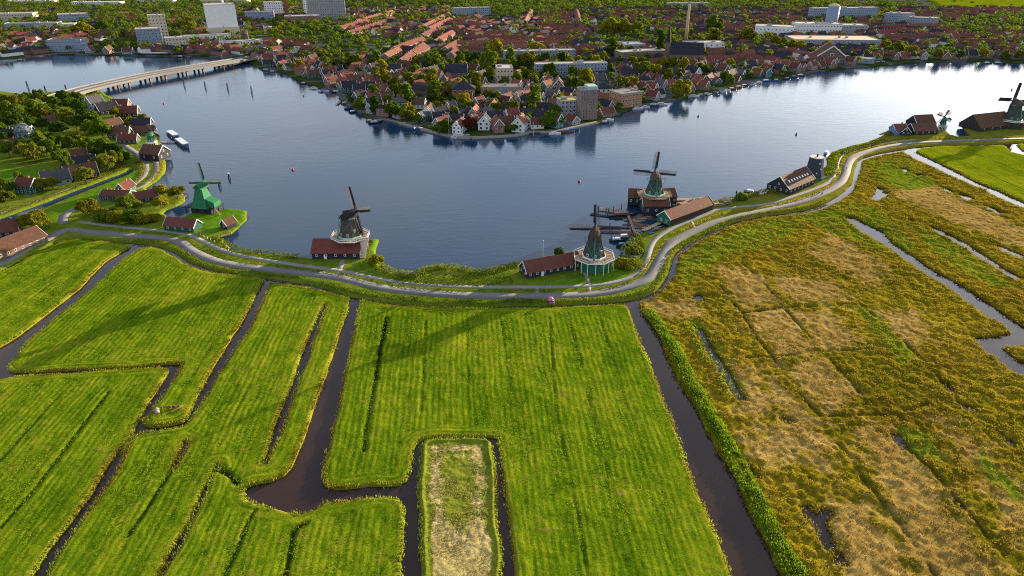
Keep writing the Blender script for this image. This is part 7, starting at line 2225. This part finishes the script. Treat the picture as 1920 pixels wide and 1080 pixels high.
jetty((322, 387), (346, 368), 3.2, 'broad plank landing beside the green mill', mat=W_DECK)
jetty((345, 364), (330, 352), 2.0, 'narrow landing stage behind the yellow trees', mat=W_DECK)
jetty((412, 447), (430, 440), 1.6, 'low timber landing edge at the tip of the grassy peninsula')
# timber harbour of the saw mill: booms, rafts, jetties
jetty((1180, 400), (1122, 393), 1.4, 'narrow dark jetty reaching into the river beside the saw mill', 0.9)
jetty((1183, 412), (1107, 402), 2.4, 'wide dark timber boom in the saw mill harbour, upper one', 0.35, False, 'timber_raft', W_DARK)
jetty((1180, 428), (1120, 425), 1.6, 'thin timber boom in the saw mill harbour, middle one', 0.35, False, 'timber_raft', W_DARK)
jetty((1184, 437), (1124, 436), 2.2, 'wide timber boom in the saw mill harbour, lower one', 0.35, False, 'timber_raft', W_DARK)
jetty((1192, 444), (1176, 402), 1.3, 'dark plank walkway crossing the saw mill harbour', 0.8)
jetty((1240, 418), (1206, 434), 2.2, 'pale timber slipway before the green gabled shed', 0.5, True, 'slipway', simple('pale_planks', (0.40, 0.31, 0.22), 0.7))
lr = random.Random(5)
LOGM = [simple('log_bark', (0.15, 0.10, 0.07), 0.9), simple('log_pale', (0.34, 0.24, 0.15), 0.9), simple('log_wet', (0.05, 0.055, 0.08), 0.35)]
for k in range(84):
    if k < 28:
        px, py, a = lr.uniform(1180, 1205), lr.uniform(408, 428), R(2) + lr.gauss(0, 0.1)
    elif k < 56:
        px, py, a = lr.uniform(1206, 1242), lr.uniform(424, 440), R(28) + lr.gauss(0, 0.15)
    else:
        px, py, a = lr.uniform(1190, 1225), lr.uniform(402, 412), R(4) + lr.gauss(0, 0.1)
    x, y = at(px, py); L_ = lr.uniform(3.5, 7)
    o = MB().tube([(-L_ / 2, 0, 0), (0, 0, 0.03), (L_ / 2, 0, 0)], [0.34, 0.36, 0.30], 7).build('log', LOGM[k % 3], None, True)
    zz = 0.10
    o.location = (x, y, zz); o.rotation_euler = (0, 0, a)
    nm = 'floating log in the open water of the saw mill harbour' if k < 28 else ('floating log beside the green gabled shed slipway' if k < 56 else 'log lying beside the front saw shed')
    if k >= 56:
        o.location.z = 0.12
    tag(o, nm, 'log', nm)
for (px, py, rz, L, w, hl, tp, lab, cab) in (
    (1158, 452, 6, 7.5, 2.3, H_BLACK, H_WHITE, 'dark motor boat with white deck at the mill harbour mouth', True), (1172, 446, 8, 7.0, 2.2, H_BLUE, H_WHITE, 'blue boat moored beside the dark motor boat', True), (1168, 462, 4, 6.0, 2.1, H_BLACK, H_TARP, 'black boat under blue cover at the harbour bushes', True),
    (1174, 442, 10, 6.0, 2.0, H_RED, H_WOOD, 'small red boat in the mill harbour', False), (1222, 442, 30, 5.5, 2.0, H_BLUE, H_TARP, 'blue covered boat in the inner harbour', True), (1230, 437, 30, 5.0, 1.9, H_BLACK, H_WOOD, 'open dark rowing boat in the inner harbour', False), (1213, 446, 25, 5.0, 1.9, H_BLUE, H_WOOD, 'open blue rowing boat in the inner harbour', False), (1240, 432, 30, 4.5, 1.7, H_WOOD, H_WOOD, 'wooden rowing boat in the inner harbour', False),
    (1550, 288, 55, 9.0, 2.8, H_BLUE, H_WHITE, 'blue cabin boat moored behind the bank bushes near the sail-less tower', True), (1160, 493, -30, 5.0, 1.8, H_WHITE, H_WHITE, 'small white boat beside the lawn of the white railed mill', True)):
    x, y = at(px, py)
    boat(x, y, R(rz), L, w, hl, tp, lab, None, cabin=cab)
x, y = at(1408, 362)
boat(x, y, R(-20), 7.5, 2.4, H_BLUE, H_WHITE, 'sailing boat with bare mast anchored off the right bank', None, 'sailing_boat', 'sailing boat', True, 9.5)
# dark house boat / slip left of the saw mill
x, y = at(1168, 404); boat(x, y, R(8), 15, 5.0, H_BLACK, H_WOOD, 'broad dark barge with red deck lying at the saw mill', None, 'barge', 'barge', True)
# stacks of sawn timber round the shed and along the path
for (px, py, rz, L_, lab) in ((1288, 390, 25, 9, 'timber stack on the river side of the red timber shed, nearest its gable'), (1302, 386, 25, 9, 'middle timber stack on the river side of the red timber shed'), (1316, 382, 25, 8, 'timber stack at the far end of the red timber shed'), (1346, 391, 20, 8, 'timber stack under cover beside the path past the timber shed'), (1360, 388, 20, 7, 'last timber stack beside the path past the timber shed'), (1282, 384, 5, 10, 'long timber stack behind the saw mill wing')):
    x, y = at(px, py)
    root = thing('timber_stack', lab, 'timber stack', (x, y + 2, 1.1), R(rz))
    for q in range(3):
        for e in range(4):
            m = MB(); o_ = lr.uniform(-0.3, 0.3); m.box(-L_ / 2 + o_, L_ / 2 + o_, -1.6 + e * 0.8, -0.88 + e * 0.8, q * 0.42, q * 0.42 + 0.36); m.build('plank', LOGM[(q + e) % 2], root)
# boats along the town
BT = [(632, 172, 20), (640, 180, 60), (648, 193, 40), (655, 203, 35), (663, 209, 35), (695, 226, 10), (704, 229, 5), (775, 241, -12), (608, 170, -14), (590, 165, -10), (570, 156, -14), (500, 131, -5), (512, 134, -5), (855, 257, 0), (1075, 243, 10), (1063, 246, 10), (1040, 250, 8), (1134, 229, 10), (1142, 224, 20), (1195, 203, 25), (1210, 200, 20), (1225, 197, 18), (1240, 195, 15), (1300, 180, 12), (1313, 178, 10), (1325, 176, 10), (1340, 173, 10), (1352, 171, 10), (1362, 169, 10), (1372, 166, 12), (1384, 163, 12), (1395, 160, 15), (1410, 157, 15), (1422, 154, 15), (1436, 151, 10), (1455, 150, -4), (1475, 147, 8), (1488, 144, 8), (1500, 141, 8), (1620, 119, 6), (1635, 118, 6), (1645, 117, 6), (1655, 116, 6), (1850, 118, 0), (1870, 118, 0), (340, 106, 0), (355, 107, 0), (40, 112, 0)]
br_ = random.Random(9)
for k, (px, py, rz) in enumerate(BT):
    x, y = at(px, py + 1)
    hl, hn = br_.choice([(H_WHITE, 'white'), (H_BLUE, 'dark blue'), (H_WHITE, 'white'), (H_BLACK, 'black'), (H_WOOD, 'brown')])
    if px in (1372, 1384): hl, hn = H_RED, 'red'
    if px in (1436, 1455): hl, hn = H_TARP, 'blue'
    L_ = br_.uniform(6.5, 11)
    lab = f'{hn} boat moored {where(x, y, 99)}'
    boat(x, y - 1.5, R(rz) + br_.gauss(0, 0.15), L_, L_ * 0.3, hl, br_.choice([H_WHITE, H_TARP, H_WHITE]), lab, lab)
for (px, py, L_, lab) in ((300, 104, 60, 'long dark cargo barge lying at the far left quay'), (862, 256, 14, 'white and blue barge moored below the teal house')):
    x, y = at(px, py); boat(x, y, R(-4), L_, 7 if L_ > 20 else 4, H_BLACK if L_ > 20 else H_WHITE, H_WHITE, lab, None, 'barge', 'barge')
# quay jetties of the town
for k in range(13):
    px = 1300 + k * 11.5
    a = (px, 180 - k * 2.55); jetty((a[0], a[1] + 0.5), (a[0] + 2, a[1] + 4), 1.4, 'short plank pontoon between the boats on the right bank', 0.5, False, 'pontoon').__setitem__('group', 'pontoons of the right bank')
for (a, b, lab) in (((612, 168), (600, 174), 'dark landing stage at the left bank boats'), ((640, 190), (632, 197), 'landing stage below the red roofed left bank house')):
    jetty(a, b, 2.0, lab, 0.6)
# buoys, dolphins
def buoy(px, py, mat, lab, r=0.55):
    x, y = at(px, py)
    root = thing('buoy', lab, 'buoy', (x, y, 0))
    MB().ring([(r * 0.7, -0.3), (r, 0.0), (r, 0.55), (r * 0.8, 0.7)], 12).build('float', mat, root, True)
    MB().ring([(r * 0.55, 0.71), (r * 0.18, 1.7), (r * 0.12, 1.75)], 10).build('cone', mat, root)
BU_R = simple('buoy_red', (0.42, 0.03, 0.05), 0.4); BU_K = simple('buoy_black', (0.02, 0.02, 0.022), 0.4)
buoy(549, 319, BU_R, 'red buoy floating behind the pale sailed mill', 0.7); buoy(1086, 341, BU_R, 'red buoy floating left of the saw mill', 0.7); buoy(307, 195, BU_R, 'small red buoy off the village waterfront')
buoy(569, 180, BU_K, 'dark buoy off the left bank boats'); buoy(1309, 219, BU_K, 'dark buoy in the bright bend off the lone shore tree', 0.7); buoy(1493, 253, BU_K, 'dark buoy in the bright water before the right bank', 0.7); buoy(1897, 169, BU_K, 'dark buoy near the tall mill at the right', 0.8); buoy(1381, 361, BU_K, 'tiny dark buoy near the sailing boat', 0.4)
for (px, py, h, lab) in ((385, 163, 4.5, 'dark mooring dolphin in the river, left of three'), (427, 166, 4.5, 'dark mooring dolphin in the river, middle of three'), (472, 173, 5.0, 'dark mooring dolphin in the river, right of three'), (430, 335, 3.0, 'white topped mooring posts in the river beyond the green mill'), (412, 350, 3.0, 'white topped mooring posts beside the sail of the green mill'), (345, 158, 5.5, 'leaning dark pile beside the bridge piers'), (52, 163, 5, 'dark pile above the bridge at the left'), (86, 172, 5, 'dark pile next to the bridge approach'), (124, 168, 4, 'short dark pile above the bridge')):
    x, y = at(px, py)
    root = thing('mooring_dolphin', lab, 'mooring post', (x, y, 0))
    for k in range(3):
        a = k * 2.1
        m = MB(); m.tube([(0.9 * math.cos(a), 0.9 * math.sin(a), -1.1), (0.25 * math.cos(a), 0.25 * math.sin(a), h)], [0.24, 0.2], 7); m.build('pile', W_DARK, root)
    m = MB(); m.ring([(0.55, h - 0.1), (0.55, h + 0.35)], 10); m.build('collar', W_WHITE if 'white' in lab else W_DARK, root)
for k, (px, py) in enumerate(((1122, 396), (1136, 399), (1150, 396), (1165, 392), (1143, 427), (1147, 441), (1152, 452), (1177, 388))):
    x, y = at(px, py)
    o = MB().tube([(0, 0, -1.1), (0, 0, 2.6)], [0.2, 0.17], 7).build('mooring_pole', W_DARK); o.location = (x, y, 0)
    tag(o, 'dark pole standing in the water of the saw mill harbour', 'pole', 'poles of the saw mill harbour')
# flagpoles
for (px, py, h, lab) in ((1018, 492, 9, 'thin white flagpole behind the long red shed'), (1418, 0, 0, ''), (842, 254, 12, 'white flagpole on the quay left of the teal house'), (1000, 256, 9, 'thin white pole on the quay right of the white gabled house')):
    if not h:
        continue
    x, y = at(px, py)
    root = thing('flagpole', lab, 'flagpole', (x, y, 0.8))
    MB().tube([(0, 0, -0.3), (0, 0, h)], [0.11, 0.07], 7).build('pole', W_WHITE, root)
    MB().ring([(0.14, h), (0.14, h + 0.2)], 8).build('knob', W_WHITE, root)
# ------------------------------------------------------------------ small things by the roads and fields
x, y = at(1032, 571)
root = thing('wrapped_bundle', 'small pink and purple round topped bundle beside the field below the road', 'bundle', (x, y, 0.75))
m = MB(); m.ring([(1.05, 0), (1.15, 0.25), (1.15, 0.95), (1.0, 1.15)], 14); m.build('base', simple('purple_wrap', (0.12, 0.03, 0.16), 0.35, 0.2), root, True)
m = MB(); m.ring([(0.95, 1.15), (1.08, 1.4), (1.0, 1.95), (0.55, 2.3), (0.1, 2.4)], 14); m.build('top', simple('pink_wrap', (0.62, 0.13, 0.33), 0.35, 0.15), root, True)
m = MB(); m.bar((1.35, -0.4, -0.2), (1.35, -0.4, 1.5), 0.22); m.build('white_post', W_WHITE, root)
x, y = at(1040, 574); MBo = MB().bar((0, 0, -0.3), (0, 0, 1.1), 0.2).bar((-2, 0, 0.7), (0, 0, 0.7), 0.12).bar((-2, 0, 0.25), (0, 0, 0.25), 0.12).build('field_gate', simple('weathered_wood', (0.36, 0.28, 0.2), 0.9)); MBo.location = (x, y, 0.8)
tag(MBo, 'weathered wooden gate piece beside the pink bundle', 'gate')
# rubbish heap on the small spit
x, y = at(305, 776)
for k, (dx, dy, L_, a, mat, lab) in enumerate(((1.5, 2.0, 5.0, 0.1, LOGM[0], 'long brown beam lying on the weedy spit between ditches'), (4.0, 1.0, 3.6, 1.0, LOGM[1], 'pale beam lying across the weedy spit'), (-2.5, -0.8, 2.6, 0.7, LOGM[0], 'short beam beside the white sacks on the weedy spit'))):
    o = MB().bar((-L_ / 2, 0, 0), (L_ / 2, 0, 0.15), 0.26).build('beam', mat); o.location = (x + dx, y + dy, 1.05); o.rotation_euler = (0, 0, a); tag(o, lab, 'beam')
for k, (dx, dy) in enumerate(((-1.6, 0.4), (-1.0, -0.7))):
    o = MB().ring([(0.5, 0), (0.75, 0.25), (0.6, 0.6), (0.2, 0.8)], 9).build('sack', simple('white_sack', (0.30, 0.22, 0.20), 0.8), None, True); o.location = (x + dx, y + dy, 0.9); o.rotation_euler = (0.2, 0.1, k)
    tag(o, ('upper' if k == 0 else 'lower') + ' whitish sack lying on the weedy spit', 'sack')
# people and cyclists on the dike: small at this height, yet figures with head, trunk, legs
SKIN = simple('skin', (0.45, 0.28, 0.2), 0.6, 0.05)
def person(x, y, rz, top, trousers, label, z=1.2, ride=False):
    root = thing('person', label, 'person', (x, y, z), rz)
    def skin(edges, pts, rad, name, mat):
        me = bpy.data.meshes.new(name); me.from_pydata(pts, edges, [])
        o = bpy.data.objects.new(name, me); COL.objects.link(o); o.parent = root
        md = o.modifiers.new('skin', 'SKIN')
        for v, r_ in zip(me.skin_vertices[0].data, rad):
            v.radius = (r_, r_)
        me.skin_vertices[0].data[0].use_root = True
        o.modifiers.new('sub', 'SUBSURF').levels = 1
        o.modifiers['sub'].render_levels = 1
        me.materials.append(mat)
        return o
    s = 0.25 if not ride else 0.35
    body = skin([(0, 1), (1, 2), (2, 3), (3, 4), (0, 5), (5, 6), (6, 7), (0, 8), (8, 9), (9, 10), (2, 11), (11, 12), (12, 13), (2, 14), (14, 15), (15, 16)],
         [(0, 0, 0.95), (0.02, 0, 1.2), (0.03, 0, 1.42), (0.04, 0, 1.55), (0.06, 0, 1.68), (0, 0.1, 0.88), (s * 0.6, 0.11, 0.48), (s * 0.2, 0.11, 0.05), (0, -0.1, 0.88), (-s * 0.3, -0.11, 0.48), (-s * 1.1, -0.11, 0.06), (0.02, 0.2, 1.4), (0.05 + (0.1 if ride else 0), 0.26, 1.12), (0.15 + (0.25 if ride else 0), 0.26, 0.9 + (0.15 if ride else 0)), (0.02, -0.2, 1.4), (0, -0.26, 1.12), (0.05 + (0.35 if ride else 0), -0.26, 0.88 + (0.15 if ride else 0))],
         [0.14, 0.15, 0.14, 0.055, 0.10, 0.085, 0.06, 0.05, 0.085, 0.06, 0.05, 0.06, 0.045, 0.035, 0.06, 0.045, 0.035], 'body', top)
    skin([(0, 1), (1, 2), (0, 3), (3, 4)], [(0, 0, 0.92), (s * 0.35, 0.115, 0.68), (s * 0.6, 0.118, 0.42), (-s * 0.1, -0.115, 0.68), (-s * 0.35, -0.118, 0.42)], [0.17, 0.105, 0.08, 0.105, 0.08], 'trousers', trousers)
    h = MB(); h.ring([(0.03, 1.60), (0.10, 1.66), (0.115, 1.74), (0.09, 1.82), (0.02, 1.86)], 10, cx=0.06); h.build('head', SKIN, root, True)
    h = MB(); h.ring([(0.118, 1.745), (0.122, 1.78), (0.095, 1.845), (0.02, 1.885)], 10, cx=0.045); h.build('hair', simple('hair', (0.05, 0.03, 0.02), 0.6), root, True)
    return root
def bicycle(x, y, rz, label, z=1.2):
    root = thing('bicycle', label, 'bicycle', (x, y, z), rz)
    blk = simple('bike_black', (0.02, 0.02, 0.022), 0.4)
    for wx in (-0.52, 0.52):
        m = MB(); n = 16; vs = []
        for k in range(n):
            a = 2 * math.pi * k / n
            for r_, yy in ((0.35, -0.03), (0.35, 0.03), (0.29, 0.03), (0.29, -0.03)):
                vs.append((wx + r_ * math.cos(a), yy, 0.35 + r_ * math.sin(a)))
        fs = [(k * 4 + j, k * 4 + (j + 1) % 4, ((k + 1) % n) * 4 + (j + 1) % 4, ((k + 1) % n) * 4 + j) for k in range(n) for j in range(4)]
        m.add(vs, fs); m.build('wheel', blk, root)
    m = MB(); m.bar((-0.52, 0, 0.35), (-0.12, 0, 0.8), 0.05); m.bar((-0.12, 0, 0.8), (0.38, 0, 0.85), 0.05); m.bar((-0.05, 0, 0.32), (0.38, 0, 0.85), 0.05); m.bar((0.52, 0, 0.35), (0.36, 0, 1.0), 0.05); m.bar((-0.52, 0, 0.35), (-0.05, 0, 0.32), 0.05); m.build('frame', blk, root)
    m = MB(); m.bar((0.34, -0.28, 1.03), (0.34, 0.28, 1.03), 0.05); m.build('handlebar', blk, root)
    m = MB(); m.box(-0.28, 0.0, -0.09, 0.09, 0.86, 0.93); m.build('saddle', blk, root)
T_W = simple('shirt_white', (0.6, 0.6, 0.6), 0.8); T_K = simple('shirt_dark', (0.03, 0.03, 0.04), 0.8); T_R = simple('shirt_red', (0.35, 0.03, 0.03), 0.8); TR_B = simple('jeans', (0.04, 0.06, 0.12), 0.8)
x, y = at(1535, 366.5); bicycle(x, y, R(35), 'black bicycle ridden on the lower road below the skylit barn'); person(x - 0.1, y, R(35), T_W, TR_B, 'cyclist in white top riding the lower road below the skylit barn', ride=True)
x, y = at(1540, 369); bicycle(x, y, R(35), 'black bicycle ridden next to the white topped cyclist'); person(x - 0.1, y, R(35), T_K, TR_B, 'cyclist in dark top beside the one in white', ride=True)
for (px, py, top, lab) in ((609, 520, T_W, 'walker in white top on the verge left of the path crossing'), (1104, 535, T_R, 'walker in red top on the footpath to the white railed mill'), (646, 506, T_W, 'walker in pale top at the mill crossing'), (1022, 541, T_K, 'walker in dark top on the upper path before the long red shed'), (760, 550, T_K, 'walker in dark top on the lower road below the bank bushes'), (1262, 457, T_W, 'walker in white top on the lower road below the saw mill'), (1247, 438, T_R, 'walker in red top on the upper path by the slipway'), (1586, 322, T_K, 'walker in dark top where the road bends by the sail-less tower'), (430, 478, T_W, 'walker in white top on the upper path past the bank bushes'), (225, 366, T_R, 'walker in red top beside the long farm shed')):
    x, y = at(px, py); person(x, y, 0.4, top, TR_B, lab)
# picket posts by the green mill barn and the left mill
for k in range(7):
    x, y = at(362 + k * 6.5, 441 + k * 3.2)
    o = MB().bar((0, 0, -0.3), (0, 0, 1.1), 0.16).build('fence_post', W_WHITE); o.location = (x, y + 1.2, 0.9); tag(o, 'white fence post beside the upper path near the green mill barn', 'post', 'white posts near the green mill barn')
# picnic tables on the grass of the left mill
for k, (px, py) in enumerate(((696, 456), (695, 464))):
    x, y = at(px, py)
    root = thing('picnic_table', ('upper' if k == 0 else 'lower') + ' picnic table on the small lawn beside the pale sailed mill', 'table', (x, y, 1.05), 0.2)
    m = MB(); m.box(-0.9, 0.9, -0.4, 0.4, 0.7, 0.76); m.build('top', W_BROWN, root)
    for s in (-0.7, 0.7):
        m = MB(); m.box(-0.9, 0.9, s - 0.13, s + 0.13, 0.42, 0.47); m.build('bench', W_BROWN, root)
    for s in (-0.6, 0.6):
        m = MB(); m.bar((s, -0.75, 0), (s, 0, 0.72), 0.08); m.bar((s, 0.75, 0), (s, 0, 0.72), 0.08); m.build('leg', W_BROWN, root)
# cars
CARP = []
def car_proto():
    root = thing('parked_car', 'car', 'car')
    m = MB(); m.add([(-2.1, -0.85, 0.3), (2.1, -0.85, 0.3), (2.1, 0.85, 0.3), (-2.1, 0.85, 0.3), (-2.1, -0.85, 0.85), (2.05, -0.82, 0.8), (2.05, 0.82, 0.8), (-2.1, 0.85, 0.85)], [(0, 3, 2, 1), (4, 5, 6, 7), (0, 1, 5, 4), (1, 2, 6, 5), (2, 3, 7, 6), (3, 0, 4, 7)]); m.build('body', H_WHITE, root)
    m = MB(); m.add([(-1.7, -0.78, 0.84), (1.1, -0.78, 0.84), (1.1, 0.78, 0.84), (-1.7, 0.78, 0.84), (-1.2, -0.65, 1.42), (0.4, -0.65, 1.42), (0.4, 0.65, 1.42), (-1.2, 0.65, 1.42)], [(0, 3, 2, 1), (4, 5, 6, 7), (0, 1, 5, 4), (1, 2, 6, 5), (2, 3, 7, 6), (3, 0, 4, 7)]); cb = m.build('cabin', glass_mat(), root)
    m = MB(); m.box(-1.15, 0.35, -0.62, 0.62, 1.42, 1.46); m.build('roof', H_WHITE, cb)
    for wx in (-1.3, 1.3):
        for s in (-1, 1):
            m = MB(); n = 10
            m.add([(wx + 0.32 * math.cos(2 * math.pi * k / n), s * 0.7, 0.32 + 0.32 * math.sin(2 * math.pi * k / n)) for k in range(n)] + [(wx + 0.32 * math.cos(2 * math.pi * k / n), s * 0.9, 0.32 + 0.32 * math.sin(2 * math.pi * k / n)) for k in range(n)], [(k, (k + 1) % n, n + (k + 1) % n, n + k) for k in range(n)] + [tuple(range(n)), tuple(range(n, 2 * n))]); m.build('wheel', BU_K, root)
    bpy.context.view_layer.update()
    return register(root)
cp = car_proto()
PAINT = {'white': H_WHITE, 'black': H_BLACK, 'dark blue': H_BLUE, 'red': H_RED, 'silver': simple('paint_silver', (0.35, 0.36, 0.38), 0.3, 0.05, spec=0.6)}
cr = random.Random(4)
CARS = [(1112, 36, 0), (1114, 44, 0), (1117, 52, 0), (1120, 62, 0), (1124, 74, 0), (1128, 84, 0), (1131, 92, 0), (1118, 40, 1), (1126, 68, 1), (1135, 88, 1), (1155, 118, 2), (1165, 119, 2), (1178, 121, 2), (1192, 120, 2), (1205, 119, 2), (1218, 118, 2), (1172, 116, 2), (1150, 140, 0), (1158, 150, 0), (1164, 156, 0), (880, 216, 3), (884, 205, 3), (888, 196, 3), (880, 188, 3), (872, 222, 3), (1345, 150, 2), (1380, 142, 2), (1420, 134, 2), (1650, 110, 2), (1660, 108, 2), (1672, 108, 2)]
for (px, py, g) in CARS:
    x, y = at(px, py)
    cn = cr.choice(list(PAINT))
    pl = ('parked on the long street between the terraces', 'driving on the long street between the terraces', 'parked along the cross street near the church', 'parked in the lane beside the copper red tree')[g]
    lab = f'{cn} car {pl}'
    copy_thing(cp, (x, y, 1.46), R(80) if g in (0, 1, 3) else R(8), None, lab, lab, {'body': PAINT[cn], 'roof': PAINT[cn]})
for o in [cp] + list(cp.children) + [c for k in cp.children for c in k.children]:
    bpy.data.objects.remove(o)

for k in PROTO:      # the prototypes themselves are not part of the place
    def _rm(o):
        for c in list(KIDS.get(o, o.children)):
            _rm(c)
        bpy.data.objects.remove(o)
    _rm(PROTO[k][0])
